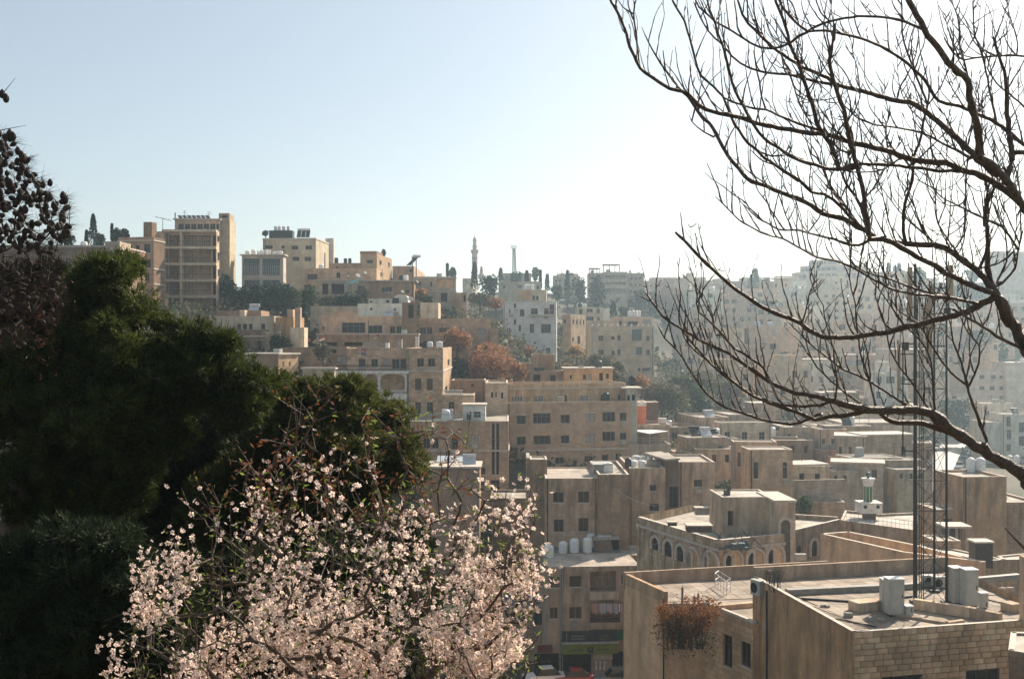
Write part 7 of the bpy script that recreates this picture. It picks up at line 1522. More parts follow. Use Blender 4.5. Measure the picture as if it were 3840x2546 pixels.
def tubes_np(P, par, rad, sides=5, jitter=0.0, seed=0):
    """all parent-child segments as tapered prisms"""
    idx=np.arange(1,len(P)); A=P[par[idx]]; Bq=P[idx]; r0=rad[par[idx]]; r1=rad[idx]; r0=np.minimum(r0,r1*1.8)
    t=Bq-A; t/=np.linalg.norm(t,axis=1)[:,None]+1e-9; h=np.where(np.abs(t[:,2:3])<.9,np.array([[0,0,1.]]),np.array([[1.,0,0]])); a=np.cross(t,h); a/=np.linalg.norm(a,axis=1)[:,None]+1e-9; b=np.cross(t,a)
    V=[]
    for C,r in ((A,r0),(Bq,r1)):
        for j in range(sides):
            an=2*math.pi*j/sides; V.append(C+(a*math.cos(an)+b*math.sin(an))*r[:,None])
    V=np.stack(V,1); n=len(idx); base=(np.arange(n)*2*sides)[:,None]
    Fq=np.stack([np.concatenate([base+j,base+(j+1)%sides,base+sides+(j+1)%sides,base+sides+j],1) for j in range(sides)],1).reshape(-1,4)
    return V.reshape(-1,3),Fq
def radii(P,par,tip=.004,pw=2.2,mx=.2):
    n=len(P); load=np.full(n,tip**pw); ch=[[] for _ in range(n)]
    order=[0]; kids=[[] for _ in range(n)]
    for i in range(1,n): kids[par[i]].append(i)
    st=[0]; order=[]
    while st: i=st.pop(); order.append(i); st+=kids[i]
    for i in order[::-1]:
        if par[i]>=0: load[par[i]]+=load[i]
    return np.minimum(load**(1/pw),mx)
def pxpt(x,y,d): x=np.asarray(x,float); y=np.asarray(y,float); d=np.asarray(d,float); return np.stack([(x-CU)/F*d,d,(CV-y)/F*d],-1)
K2=3840/2365.0
# ---------------------------------------------------------------- pines (outlines in the 2365-wide picture)
NEED=leafmat('pine_needles',(.022,.038,.009),(.095,.115,.024),.48,.8,.6); NEEDD=leafmat('shade_tinted_pine_needles',(.016,.028,.012),(.035,.050,.018),.25,.8,.7)  # second needle set is a darker copy with shade put into its colour
NEEDL=leafmat('olive_pine_needles',(.03,.045,.012),(.13,.14,.035),.5,.8,.6)
def pine(label, poly, d0, thick, ntuft, trunk_xy, mat, seed, nl=.13, tuft=14, wdt=.008, pads=110, padr=.42):
    r=np.random.default_rng(seed); poly=[(x*K2,y*K2) for x,y in poly]; xs=[p[0] for p in poly]; ys=[p[1] for p in poly]
    cx=[];
    X=r.uniform(min(xs),max(xs),pads*14); Y=r.uniform(min(ys),max(ys),pads*14); ins,dist=polyin(poly,X,Y)
    prpx=padr*F/d0; ok=ins&(dist>prpx*.45); X,Y,dist=X[ok][:pads],Y[ok][:pads],dist[ok][:pads]
    D=d0+r.uniform(-1,1,len(X))*np.minimum(thick,.4+dist*d0/F*.9); C=pxpt(X,Y,D)
    root=pxpt(trunk_xy[0]*K2,trunk_xy[1]*K2,d0); n=len(C)
    e=empty('pine_tree',tuple(root),label,'pine tree')
    # branch skeleton through the pad centres
    P,par=grow(C,root); rad=radii(P,par,.012,2.0,.28); v,f=tubes_np(P,par,rad,6); npobj('trunk',v,f,M_BARKM,e)
    # tufts on flattened domes
    k=r.integers(0,n,ntuft); dr=r.normal(size=(ntuft,3)); dr/=np.linalg.norm(dr,axis=1)[:,None]; q=r.uniform(0,1,ntuft)**.45
    S=np.array([1.0,1.0,.55])*padr*r.uniform(.7,1.35,n)[k][:,None]; Tc=C[k]+dr*q[:,None]*S
    u=(Tc[:,0]/Tc[:,1])*F+CU; w=CV-(Tc[:,2]/Tc[:,1])*F; ins,dist=polyin(poly,u,w); keep=ins|(dist<34+26*np.sin(k*1.7)); Tc=Tc[keep]; dr=dr[keep]; nt_=len(Tc)
    # needles: thin triangles fanning from each tuft
    dirs=dr[:,None,:]*1.1+r.normal(size=(nt_,tuft,3))*.75+np.array([0,0,.35]); dirs/=np.linalg.norm(dirs,axis=2)[:,:,None]
    ln=nl*r.uniform(.6,1.25,(nt_,tuft,1)); side=np.cross(dirs,r.normal(size=(nt_,tuft,3))); side/=np.linalg.norm(side,axis=2)[:,:,None]+1e-9
    base=Tc[:,None,:]+r.normal(size=(nt_,tuft,3))*.03; A=base-side*wdt; Bv=base+side*wdt; Cc=base+dirs*ln
    V=np.stack([A,Bv,Cc],2).reshape(-1,3); f=np.arange(len(V)).reshape(-1,3); o=npobj('crown',V,f,mat,e); o['kind']='stuff'
    return e
pine('large dark green pine filling the left side of the view',[(120,790),(160,690),(150,640),(215,590),(270,572),(318,585),(332,650),(322,690),(375,690),(395,735),(470,735),(520,722),(540,790),(528,815),(590,845),(640,870),(610,960),(560,1010),(520,1010),(470,960),(440,960),(448,1040),(400,1060),(350,1110),(330,1180),(250,1190),(60,1220),(0,1210),(-40,1000),(-40,760)],
     17.5,2.2,15000,(-60,1500),NEED,1,pads=380,padr=.33,wdt=.010,nl=.125,tuft=24)
pine('second green pine behind the almond tree',[(640,870),(700,850),(760,862),(830,870),(880,905),(930,930),(960,985),(975,1050),(960,1120),(900,1180),(820,1230),(700,1290),(560,1330),(430,1350),(400,1180),(470,1080),(560,1060),(600,960)],
     19.5,2.0,10500,(650,1560),NEEDL,2,pads=240,padr=.35,wdt=.011,nl=.135,tuft=24)
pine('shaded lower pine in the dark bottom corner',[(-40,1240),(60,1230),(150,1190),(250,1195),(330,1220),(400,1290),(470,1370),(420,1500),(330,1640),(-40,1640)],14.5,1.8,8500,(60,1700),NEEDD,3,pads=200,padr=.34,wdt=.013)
pine('added dark pine mass between the large pine and the almond tree',[(330,1060),(380,980),(470,940),(560,960),(640,1200),(560,1330),(420,1420),(330,1330),(240,1290),(230,1180)],21,1.8,7500,(420,1600),NEEDD,6,pads=170,padr=.45,wdt=.017,nl=.17)  # added to cover a brighter gap; shade is in the needle colour
pine('added dark brown pine boughs behind the cone laden tree',[(-60,600),(60,590),(150,600),(160,700),(130,800),(-60,840)],18.5,1.2,2600,(-160,1300),leafmat('brown_pine_needles',(.014,.012,.007),(.030,.024,.012),.2,.8),9,pads=60,padr=.4,wdt=.012)  # added dark fill; shade put into the needle colour
# dead cone-laden pine at the left edge
def cone_tree():
    r=np.random.default_rng(12); d0=15.0
    poly=[(x*K2,y*K2) for x,y in [(-60,310),(20,305),(45,345),(95,385),(105,430),(165,455),(168,500),(160,550),(120,590),(150,640),(150,720),(90,790),(-60,820)]]
    X=r.uniform(-100,280,2600); Y=r.uniform(300*K2,820*K2,2600); ins,dist=polyin(poly,X,Y); X,Y=X[ins][:620],Y[ins][:620]; D=d0+r.uniform(-.9,.9,len(X))
    C=pxpt(X,Y,D); root=pxpt(-160*K2,820*K2,d0); e=empty('dead_pine',tuple(root),'dead leafless pine at the left edge, its twigs black with cones','pine tree')
    P,par=grow(C,root); rad=radii(P,par,.0024,2.3,.10); v,f=tubes_np(P,par,rad,5); npobj('branches',v,f,plain('grey_dead_twigs',(.032,.024,.018),.9,scale=8),e)
    # hair-thin drooping needle twigs
    N=5200; k=r.integers(1,len(P),N); b0=P[k]; dr=r.normal(size=(N,3))*.6+np.array([.55,0,.0]); dr/=np.linalg.norm(dr,axis=1)[:,None]; L=r.uniform(.08,.28,N)[:,None]; sd=np.cross(dr,[0,1.,0]); sd/=np.linalg.norm(sd,axis=1)[:,None]+1e-9
    V=np.stack([b0-sd*.0022,b0+sd*.0022,b0+dr*L+np.array([0,0,-.02])],1).reshape(-1,3); o=npobj('needles',V,np.arange(len(V)).reshape(-1,3),plain('dry_needles',(.07,.045,.03),.9,scale=4),e); o['kind']='stuff'
    # cones: one shared mesh, each cone an object
    mb=MB(); prof=[(.004,-.045),(.022,-.035),(.032,-.015),(.034,.005),(.027,.025),(.014,.042),(.004,.052)]; mb.lathe((0,0,0),prof,8)
    bm=mb.mesh('pine_cone',plain('dark_pine_cone',(.035,.025,.02),.85,scale=60))
    up=np.array([i for i in range(1,len(P)) if P[i][2]> (CV-575*K2)/F*d0]); lo=np.array([i for i in range(1,len(P)) if P[i][2]<= (CV-575*K2)/F*d0]); ks=list(r.choice(up,min(215,len(up)),False))+list(r.choice(lo,min(70,len(lo)),False))
    po=Vector(ORG[e.name])
    for i in ks:
        o=bpy.data.objects.new('pine_cone',bm); COL.objects.link(o); o.parent=e; o.location=Vector(P[i])-po+Vector((0,-.03,-.02)); o.rotation_euler=(r.uniform(0,3),r.uniform(0,3),0); o.scale=(r.uniform(.85,1.25),)*3
    base_=np.array([v_.co[:] for v_ in bm.vertices]); fb=np.array([list(p_.vertices) for p_ in bm.polygons if len(p_.vertices)==4]); kk=r.choice(up,130); off=P[kk]+r.normal(size=(130,3))*.045
    V=(off[:,None,:]+base_[None]*1.15).reshape(-1,3); Fq=(fb[None]+(np.arange(130)*len(base_))[:,None,None]).reshape(-1,4); o=npobj('pine_cones',V,Fq,MATS['dark_pine_cone'],e); o['kind']='stuff'
    # sparse extra outlying sprays and the rusty dead clumps
    P2_=pxpt(150+r.normal(size=260)*55,1190+r.normal(size=260)*110,d0+r.uniform(-.5,.5,260)); v,f=leafcloud(P2_,.07,.18,seed=4); o=npobj('rusty_needles',v,f,leafmat('rusty_dead_needles',(.09,.035,.02),(.13,.055,.03),.3),e); o['kind']='stuff'
    for (x,y,x2,y2) in ((8,215,36,180),(8,300,60,290),(8,330,45,315)):
        m=MB(); m.tube([pt(FS,-20,y+10,d0),pt(FS,x,y,d0),pt(FS,x2,y2,d0)],[.008,.006,.002],4); m.build('twig',MATS['grey_dead_twigs'],e)
    for x,y in ((5,218),(14,228),(22,310),(30,316)):
        o=bpy.data.objects.new('pine_cone',bm); COL.objects.link(o); o.parent=e; o.location=pt(FS,x,y,d0)-po; o.scale=(1.3,)*3
cone_tree()
pine('added dark pine boughs hanging behind the almond blossom',[(340,1300),(560,1260),(800,1240),(930,1150),(990,1230),(1010,1400),(960,1660),(280,1660),(300,1420)],16.5,1.4,7500,(600,1750),NEEDD,14,pads=150,padr=.42,wdt=.014)  # added dark backdrop over the bright ground behind the blossom
# ---------------------------------------------------------------- blossoming almond tree
def almond():
    r=np.random.default_rng(31); d0=8.0
    poly=[(x*K2,y*K2) for x,y in [(270,1530),(300,1440),(330,1310),(380,1270),(470,1290),(520,1270),(440,1200),(560,1150),(545,1060),(600,1010),(620,900),(700,845),(740,850),(800,900),(880,960),(975,965),(1050,980),(1085,990),(1080,1080),(1130,1110),(1190,1170),(1240,1150),(1260,1240),(1300,1270),(1250,1310),(1265,1390),(1220,1420),(1255,1480),(1240,1640),(270,1640)]]
    N=1500; X=r.uniform(260*K2,1310*K2,N*8); Y=r.uniform(840*K2,1640*K2,N*8); ins,dist=polyin(poly,X,Y); pr=np.clip((Y/K2-820)/520,.10,1)**1.15; ins&=r.uniform(0,1,len(X))<pr
    X,Y,dist=X[ins][:N],Y[ins][:N],dist[ins][:N]; D=d0+r.uniform(-1,1,len(X))*np.minimum(1.3,.15+dist*d0/F*1.2); C=pxpt(X,Y,D); root=pxpt(840*K2,1720*K2,d0)
    e=empty('almond_tree',tuple(root),'almond tree in pale pink blossom at the bottom of the view','almond tree')
    P,par=grow(C,root)
    for _ in range(3):      # ease the kinks
        S_=np.zeros_like(P); c_=np.zeros(len(P)); ii=np.arange(1,len(P)); np.add.at(S_,par[ii],P[ii]); np.add.at(c_,par[ii],1); S_[ii]+=P[par[ii]]; c_[ii]+=1; M_=S_/np.maximum(c_,1)[:,None]; tip=np.bincount(par[ii],minlength=len(P))==0
        P=np.where(tip[:,None],P,P*.45+M_*.55); P[0]=root
    rad=radii(P,par,.0026,2.3,.11)
    tw=rad<.011; v,f=tubes_np(P,par,rad,6); npobj('branches',v,f,M_BARK,e)
    # fine upright twigs
    n=1500; k=r.integers(1,len(P),n); dr=r.normal(size=(n,3))*.55+np.array([0,0,.75]); dr/=np.linalg.norm(dr,axis=1)[:,None]; L=r.uniform(.06,.30,n)[:,None]; Q=P[k]+dr*L
    PP=np.vstack([P,Q]); pa=np.concatenate([par,k]); rd_=np.concatenate([np.full(len(P),.003),np.full(n,.0018)]); idx=np.arange(len(P),len(PP))
    v,f=tubes_np(np.vstack([P[k],Q]),np.concatenate([np.full(n,0),np.arange(n)]),np.concatenate([np.full(n,.0028),np.full(n,.0014)]),4); 
    v=v.reshape(-1,8,3)[n-1:].reshape(-1,3); f=np.stack([np.concatenate([np.arange(len(v)//8)[:,None]*8+j,np.arange(len(v)//8)[:,None]*8+(j+1)%4,np.arange(len(v)//8)[:,None]*8+4+(j+1)%4,np.arange(len(v)//8)[:,None]*8+4+j],1) for j in range(4)],1).reshape(-1,4)
    npobj('twigs',v,f,M_BARK,e)
    # one blossom: five cupped petals round a dark red heart
    pv=[];pf=[];pm=[]
    R_=.0195
    for j in range(5):
        a=2*math.pi*j/5; ca,sa=math.cos(a),math.sin(a)
        pts=[(.12,0,.0),(.55,-.34,.18),(.95,-.26,.40),(1.0,0,.34),(.95,.26,.40),(.55,.34,.18)]; b=len(pv)
        for x,y,z in pts: pv.append((R_*(x*ca-y*sa),R_*(x*sa+y*ca),R_*z))
        pf+= [(b,b+1,b+2,b+3),(b,b+3,b+4,b+5)]; pm+=[0,0]
    b=len(pv); 
    for j in range(4): a=math.pi/2*j; pv.append((R_*.22*math.cos(a),R_*.22*math.sin(a),R_*.12))
    pf.append((b,b+1,b+2,b+3)); pm.append(1)
    pv=np.array(pv); pf=np.array(pf); pm=np.array(pm)
    pet=leafmat('pale_pink_petals',(.96,.71,.60),(1.0,.87,.78),.5,3.0,.5); hrt=plain('dark_red_blossom_heart',(.25,.05,.06),.7)
    # positions: clusters along the branches, denser toward the bottom
    Pn=np.vstack([P[1:],Q]); u=Pn[:,0]/Pn[:,1]*F+CU; w=(CV-Pn[:,2]/Pn[:,1]*F)/K2
    dens=np.clip((w-930)/ (1568-930),0.045,1)**1.7; dens=np.where((w>1290)&(w<1430)&(u/K2>1150),dens*1.1,dens)
    ncl=r.poisson(dens*8.4); cen=np.repeat(np.arange(len(Pn)),ncl); pos=Pn[cen]+r.normal(size=(len(cen),3))*.042
    # keep gaps: drop clusters by a low frequency noise
    keep=np.array([mnoise.noise(Vector((p[0]*2.2,p[1]*1.0,p[2]*2.2)))> -.06 for p in pos]); pos=pos[keep]; M=len(pos)
    ax_=r.normal(size=(M,3))*.75+np.array([.1,-.35,.35]); ax_/=np.linalg.norm(ax_,axis=1)[:,None]; h=r.normal(size=(M,3)); bx=np.cross(ax_,h); bx/=np.linalg.norm(bx,axis=1)[:,None]; by=np.cross(ax_,bx); sc=r.uniform(.65,1.15,M)
    # the 280 blossoms nearest the viewer are single objects, the rest one mass
    order=np.argsort(pos[:,1]); near=order[:280]; rest=order[280:]
    meshes=[npmesh('blossom',pv,pf.astype(np.int32),[pet,hrt],pm)]
    po=Vector(ORG[e.name])
    for i in near:
        o=bpy.data.objects.new('blossom',meshes[0]); COL.objects.link(o); o.parent=e
        Mx=Matrix(((bx[i][0],by[i][0],ax_[i][0],0),(bx[i][1],by[i][1],ax_[i][1],0),(bx[i][2],by[i][2],ax_[i][2],0),(0,0,0,1))); o.matrix_local=Matrix.Translation(Vector(pos[i])-po)@Mx@Matrix.Scale(sc[i],4)
    Rr=rest; V=(pos[Rr][:,None,:]+sc[Rr][:,None,None]*(pv[None,:,0:1]*bx[Rr][:,None,:]+pv[None,:,1:2]*by[Rr][:,None,:]+pv[None,:,2:3]*ax_[Rr][:,None,:])).reshape(-1,3)
    Fq=(pf[None]+(np.arange(len(Rr))*len(pv))[:,None,None]).reshape(-1,4); o=npobj('blossoms',V,Fq,[pet,hrt],e,np.tile(pm,len(Rr))); o['kind']='stuff'
    print('blossoms',M)
    # young green leaves and last year's rusty leaves
    n=2600; k=r.integers(0,len(Pn),n); v,f=leafcloud(Pn[k]+r.normal(size=(n,3))*.02,.045,.3,seed=2); o=npobj('young_leaves',v,f,leafmat('young_green_leaves',(.16,.22,.04),(.24,.30,.07),.5),e); o['kind']='stuff'
    up=np.where((w<1200)&(u/K2<1100))[0]; k=r.choice(up,700); v,f=leafcloud(Pn[k]+r.normal(size=(700,3))*.03,.045,.4,seed=6); o=npobj('rusty_leaves',v,f,leafmat('rusty_almond_leaves',(.16,.06,.03),(.24,.10,.05),.4),e); o['kind']='stuff'
almond()
# ---------------------------------------------------------------- bare tree on the right (limbs traced in the two crop frames, y of the second shifted)
def bare():
    # root lies outside the picture at lower right
    S=1600/2351.0; D0=7.6
    def A(pts,dy=0): return [((2240+x*S),( (y+dy)*S)) for x,y in pts]
    dy=1102.06
    L=[ # (frame dy, w0, w1, points from thick to thin)
     (dy,90,70,[(2900,2500),(2620,1800),(2480,1640),(2351,1530)]),(dy,95,74,[(2900,2500),(2760,1600),(2540,1100),(2351,780)]),
     (dy,74,46,[(2351,780),(2290,670),(2240,600),(2210,530)]),
     (dy,30,12,[(2210,530),(2120,570),(2000,625),(1900,650),(1750,690),(1600,725),(1500,740),(1400,755),(1300,757),(1200,735),(1120,680),(1050,650),(950,610),(870,565),(800,520),(700,440),(600,350),(520,270),(480,225),(430,180)]),
     (dy,40,12,[(2210,530),(2130,430),(2000,320),(1920,270),(1860,250),(1700,240),(1610,228),(1540,210),(1500,180),(1400,130),(1330,100),(1250,75),(1180,30),(1100,-10),(980,-52),(930,-80),(850,-102),(780,-170),(720,-242),(670,-330),(640,-392),(560,-482),(490,-580),(460,-600)]),
     (dy,36,14,[(2200,520),(2060,470),(1950,420),(1860,365),(1800,330),(1720,290),(1640,240),(1560,215),(1500,218),(1490,130),(1470,0),(1465,-52),(1440,-150),(1400,-302),(1380,-370),(1370,-450),(1340,-540),(1310,-622),(1290,-700),(1280,-772),(1300,-882),(1310,-972)]),
     (dy,26,10,[(2190,505),(2150,380),(2150,200),(2140,50),(2180,-50),(2230,-130)]),
     (0,50,22,[(2440,1270),(2351,1130),(2230,970),(2160,900),(2110,870),(2105,790),(2100,720),(2060,600),(2040,450),(1960,370),(1870,260),(1800,160),(1740,50),(1690,-40)]),
     (0,44,11,[(2380,1180),(2300,1090),(2190,1010),(2090,960),(2000,930),(1920,905),(1850,895),(1770,890),(1700,870),(1600,835),(1500,810),(1400,785),(1280,745),(1180,738),(1100,725),(1000,705),(900,685),(750,640),(640,620),(560,580),(510,530),(470,505),(400,490),(350,460),(300,430),(235,375),(205,310),(180,260),(150,160),(125,95),(100,50),(60,-20)]),
     (0,10,6,[(235,375),(225,280),(215,200),(200,80),(205,30),(220,-20)]),(0,7,4,[(200,80),(165,60),(140,40),(105,-10)]),
     (0,30,9,[(2240,1010),(2260,960),(2285,880),(2280,800),(2265,700),(2260,600),(2250,430),(2220,330),(2180,200)]),
     (0,32,9,[(2200,960),(2100,880),(2010,790),(1930,720),(1840,640),(1750,580),(1650,555),(1550,530),(1450,500),(1330,470),(1270,430),(1200,400),(1130,370),(1060,330),(990,280),(930,230),(870,170),(830,130),(800,80),(770,-10)]),
     (0,20,8,[(2440,830),(2351,800),(2280,740),(2200,680),(2100,630),(2000,590),(1930,575),(1880,560),(1840,500),(1800,440),(1720,360),(1620,290),(1500,230),(1380,195),(1250,170),(1160,175),(1110,140),(1060,90),(1020,40),(990,-20)]),
     (0,11,7,[(1160,178),(1110,200),(1060,240),(1010,262),(960,270),(900,262),(850,240),(800,210),(760,185),(700,150),(650,120),(600,75),(560,40),(530,-20)]),
     (0,12,9,[(1790,160),(1740,140),(1700,125),(1620,102),(1550,95),(1480,92),(1400,95),(1320,112),(1250,130),(1160,170)]),
     (0,24,10,[(1330,930),(1320,900),(1300,850),(1290,800),(1255,750),(1220,700),(1190,600),(1160,500),(1130,420),(1110,350),(1080,290),(1060,230),(1040,160),(1020,100),(1000,50),(975,-20)]),
     (0,16,8,[(1330,935),(1260,930),(1200,910),(1120,885),(1050,855),(1000,815),(950,790),(890,730),(850,670),(820,620),(800,580),(760,500),(740,450),(715,350),(690,250),(665,190),(650,130),(620,60),(600,-20)]),
     (0,15,8,[(1470,1265),(1430,1230),(1360,1160),(1300,1100),(1250,1070),(1180,1060),(1120,1000),(1040,950),(980,910),(920,870),(880,830),(830,790),(780,720),(740,650),(715,590),(690,530),(620,460),(570,420),(540,330),(520,250),(500,180),(480,120),(440,50),(405,-20)]),
     (0,13,7,[(1230,720),(1150,695),(1080,670),(1000,640),(930,605),(870,600),(800,580),(740,560),(690,535)]),
     (0,14,6,[(1290,465),(1200,450),(1130,430),(1060,415),(1000,410),(900,395),(840,375),(790,350),(740,310),(700,260),(670,230),(650,215),(610,170),(570,100),(530,10)]),
     (dy,13,5,[(1500,218),(1440,250),(1360,238),(1300,215),(1230,198),(1160,180),(1110,168),(1000,163),(940,130),(880,98),(840,60),(810,28)]),
     (dy,15,5,[(2100,575),(2000,550),(1950,540),(1850,528),(1750,520),(1680,505),(1600,480),(1500,425),(1400,370),(1310,335),(1220,320),(1120,268),(1025,215),(960,200),(900,178),(840,145),(780,108),(720,50),(690,20),(650,-17)]),
     (dy,7,3,[(1025,215),(1005,185),(990,158),(970,100),(950,58),(925,-22)]),(dy,7,3,[(1240,322),(1190,300),(1145,268)]),
     (dy,13,5,[(1940,545),(1850,520),(1750,490),(1650,450),(1560,420),(1480,400),(1420,360),(1380,300)]),
     (dy,72,26,[(2351,1530),(2290,1470),(2200,1420),(2120,1370),(2050,1330),(2000,1290),(1950,1260),(1900,1215),(1850,1178),(1780,1165),(1700,1160),(1600,1158),(1500,1150),(1400,1135),(1300,1110)]),
     (dy,24,7,[(1300,1110),(1220,1085),(1150,1070),(1090,1060),(1030,1040),(980,1020),(940,1000),(880,950),(830,920),(760,870),(700,830),(650,810),(600,790),(550,765),(500,730),(450,700),(400,670),(360,640),(330,600),(300,560),(260,502)]),
     (dy,42,18,[(2080,1350),(2000,1300),(1950,1285),(1880,1260),(1820,1240),(1750,1225),(1690,1225),(1620,1220),(1585,1200),(1550,1170)]),
     (dy,22,7,[(1480,1160),(1400,1180),(1300,1192),(1200,1210),(1140,1190),(1080,1160),(1010,1140),(950,1120),(900,1095),(860,1080),(800,1040),(760,1010),(690,960),(620,900),(560,830),(500,760),(460,700)]),
     (dy,14,6,[(1240,1175),(1180,1200),(1120,1225),(1060,1235),(1000,1228),(920,1215),(850,1190),(770,1165),(700,1140),(640,1100),(580,1040),(540,980),(500,920),(470,870),(440,830),(400,790),(370,760),(345,715),(330,680)]),
     (dy,14,5,[(1280,1110),(1230,1130),(1180,1135),(1070,1135),(1000,1125),(950,1110),(890,1085),(840,1060),(790,1025),(740,990),(670,930),(600,880),(540,830),(500,790),(480,760),(460,700),(450,630)]),
     (dy,15,5,[(950,1005),(930,960),(920,930),(900,910),(870,890),(810,850),(760,820),(720,780),(690,740),(650,700),(600,650),(560,620),(545,570),(550,520),(570,490)]),
     (dy,9,4,[(655,745),(640,700),(635,650),(620,620),(600,590),(575,545),(560,470)]),(dy,8,4,[(636,650),(655,600),(665,560),(675,520),(680,480)]),
     (dy,14,5,[(1830,1175),(1760,1145),(1690,1120),(1600,1060),(1500,1000),(1430,965),(1350,930),(1290,885),(1230,840),(1170,790),(1120,740),(1080,700),(1040,660)]),
     (dy,11,4,[(1500,1145),(1460,1125),(1420,1100),(1370,1065),(1330,1030),(1290,1000),(1250,960),(1210,920),(1180,870),(1160,820),(1150,780),(1130,740),(1110,700)]),
     (dy,10,4,[(1530,1125),(1515,1060),(1500,1000),(1475,920),(1450,850),(1440,770),(1430,700),(1425,630),(1420,560),(1400,490),(1390,430),(1395,370),(1390,305)]),
     (dy,11,4,[(1860,1172),(1850,1040),(1840,900),(1820,840),(1800,800),(1750,745),(1700,700),(1650,630),(1600,560),(1550,490),(1500,430)]),
     (dy,16,5,[(2150,1352),(2125,1270),(2100,1200),(2060,1100),(2045,1060),(2040,1020),(2020,950),(2000,880),(1975,820),(1960,780),(1950,700),(1950,650)]),
     (dy,11,4,[(2050,1020),(2080,960),(2100,900),(2108,850),(2105,800),(2070,760),(2040,730),(2020,690),(2000,640)]),(dy,7,3,[(2105,805),(2120,730),(2135,650)]),
     (dy,11,4,[(2040,1020),(1990,985),(1950,950),(1900,890),(1860,830),(1820,760),(1780,700),(1720,650),(1650,600),(1620,540)]),
     (dy,11,4,[(1840,1172),(1780,1080),(1730,1000),(1680,940),(1640,880),(1610,820),(1600,770),(1590,700),(1570,640),(1545,570),(1520,500)]),
     (dy,10,3,[(1310,1095),(1320,1020),(1315,950),(1305,880),(1300,820),(1280,750),(1260,680),(1248,620),(1245,580),(1215,530),(1190,480),(1172,430),(1170,380)]),
     (dy,18,8,[(2420,850),(2351,822),(2280,790),(2200,750),(2130,700),(2060,660),(2020,635),(1960,600)]),
     (0,10,7,[(2420,318),(2351,310),(2270,308),(2200,310),(2140,315),(2080,320),(2020,333),(1990,315),(1960,290),(1910,210)]),
     (0,11,5,[(2200,680),(2170,540),(2150,440),(2135,360),(2120,300),(2100,250),(2080,200),(2072,100),(2070,-10)]),
     (0,12,4,[(2450,700),(2351,590),(2270,520),(2200,460),(2165,410),(2150,380),(2165,310),(2180,260),(2215,220),(2250,190),(2290,150)]),
     (0,16,6,[(1690,1300),(1685,1200),(1700,1100),(1725,1030),(1740,950),(1740,870),(1770,800),(1790,720),(1805,640),(1820,580),(1790,500),(1760,430),(1735,360),(1710,300),(1690,240),(1680,180),(1680,80),(1675,-10)]),
     (0,9,5,[(2040,880),(2035,940),(2030,1000),(2030,1100),(2030,1180),(2025,1260),(2020,1330),(1990,1400)]),(0,8,4,[(1990,1400),(1930,1320),(1895,1260),(1870,1200),(1860,1050),(1840,990),(1750,930)]),
     (0,13,5,[(2060,875),(1980,830),(1900,790),(1840,755),(1780,730),(1700,715),(1620,700),(1580,695),(1530,690),(1480,670),(1430,650),(1380,600),(1345,570)]),
     (0,15,12,[(1990,945),(1950,940),(1880,945),(1800,930),(1700,920),(1600,910),(1500,908),(1400,910),(1330,935)]),
     (0,9,5,[(1720,870),(1660,880),(1600,920),(1540,945),(1480,950),(1400,950),(1340,935)]),
     (0,16,9,[(1480,1230),(1450,1130),(1410,1070),(1370,1010),(1340,940)]),(0,13,6,[(1450,1245),(1410,1200),(1380,1150),(1340,1110),(1300,1060),(1270,1000),(1240,930),(1210,870),(1180,850),(1160,800)]),
     (0,10,6,[(1390,845),(1340,830),(1310,800),(1270,760),(1230,730)]),(0,14,8,[(1390,850),(1400,830),(1410,790),(1395,700)]),
     (0,10,6,[(850,800),(900,840),(960,860),(1040,858)]),(0,9,5,[(930,605),(905,530),(895,460),(880,400),(870,330),(860,280)]),
     (0,11,4,[(1100,1000),(1050,960),(1000,920),(900,880),(840,820)]),(0,10,3,[(640,755),(590,730),(550,700),(520,670),(505,635)]),(0,12,4,[(440,470),(400,420),(350,350),(300,270),(265,200),(245,150)]),
     (0,8,3,[(560,600),(520,540),(490,480),(470,430)]),(0,9,3,[(980,1050),(940,1020),(880,980),(820,935),(780,895)]),(0,10,4,[(1050,380),(1080,470),(1110,560),(1150,640),(1210,700)]),
     (0,16,6,[(2130,1240),(2135,1150),(2150,1060),(2160,1000),(2190,940)]),(0,18,6,[(2090,1500),(2140,1400),(2145,1280),(2140,1180)]),(0,12,4,[(2230,1560),(2300,1480),(2320,1380),(2350,1250)]),(0,12,4,[(2200,1560),(2255,1440),(2250,1300),(2240,1250),(2160,1210)]),
     (0,12,4,[(2320,1380),(2270,1300),(2230,1250),(2120,1200),(2000,1140),(1900,1090),(1850,1040),(1750,985)]),(0,8,3,[(1850,1330),(1740,1240),(1660,1160),(1600,1080),(1540,1000),(1500,960)]),(0,8,3,[(1830,1340),(1760,1180),(1730,1080),(1690,1020),(1640,960)])]
    e=empty('bare_tree',(7.5,7.8,-4),'large leafless tree whose dark limbs sweep in from the right edge','tree'); ORG[e.name]=(7.5,7.8,-4)
    r=np.random.default_rng(77); nodes=[]  # (u,v,depth,radpx)
    allp=[]; built=0
    def smooth(pts):
        out=[]; n=len(pts)
        for i in range(n-1):
            p0=np.array(pts[max(i-1,0)]);p1=np.array(pts[i]);p2=np.array(pts[i+1]);p3=np.array(pts[min(i+2,n-1)])
            seg=np.linalg.norm(p2-p1); k=max(1,int(seg/22))
            for j in range(k):
                t=j/k; out.append(tuple(.5*((2*p1)+(-p0+p2)*t+(2*p0-5*p1+4*p2-p3)*t*t+(-p0+3*p1-3*p2+p3)*t**3)))
        out.append(tuple(pts[-1])); return out
    twig=[]
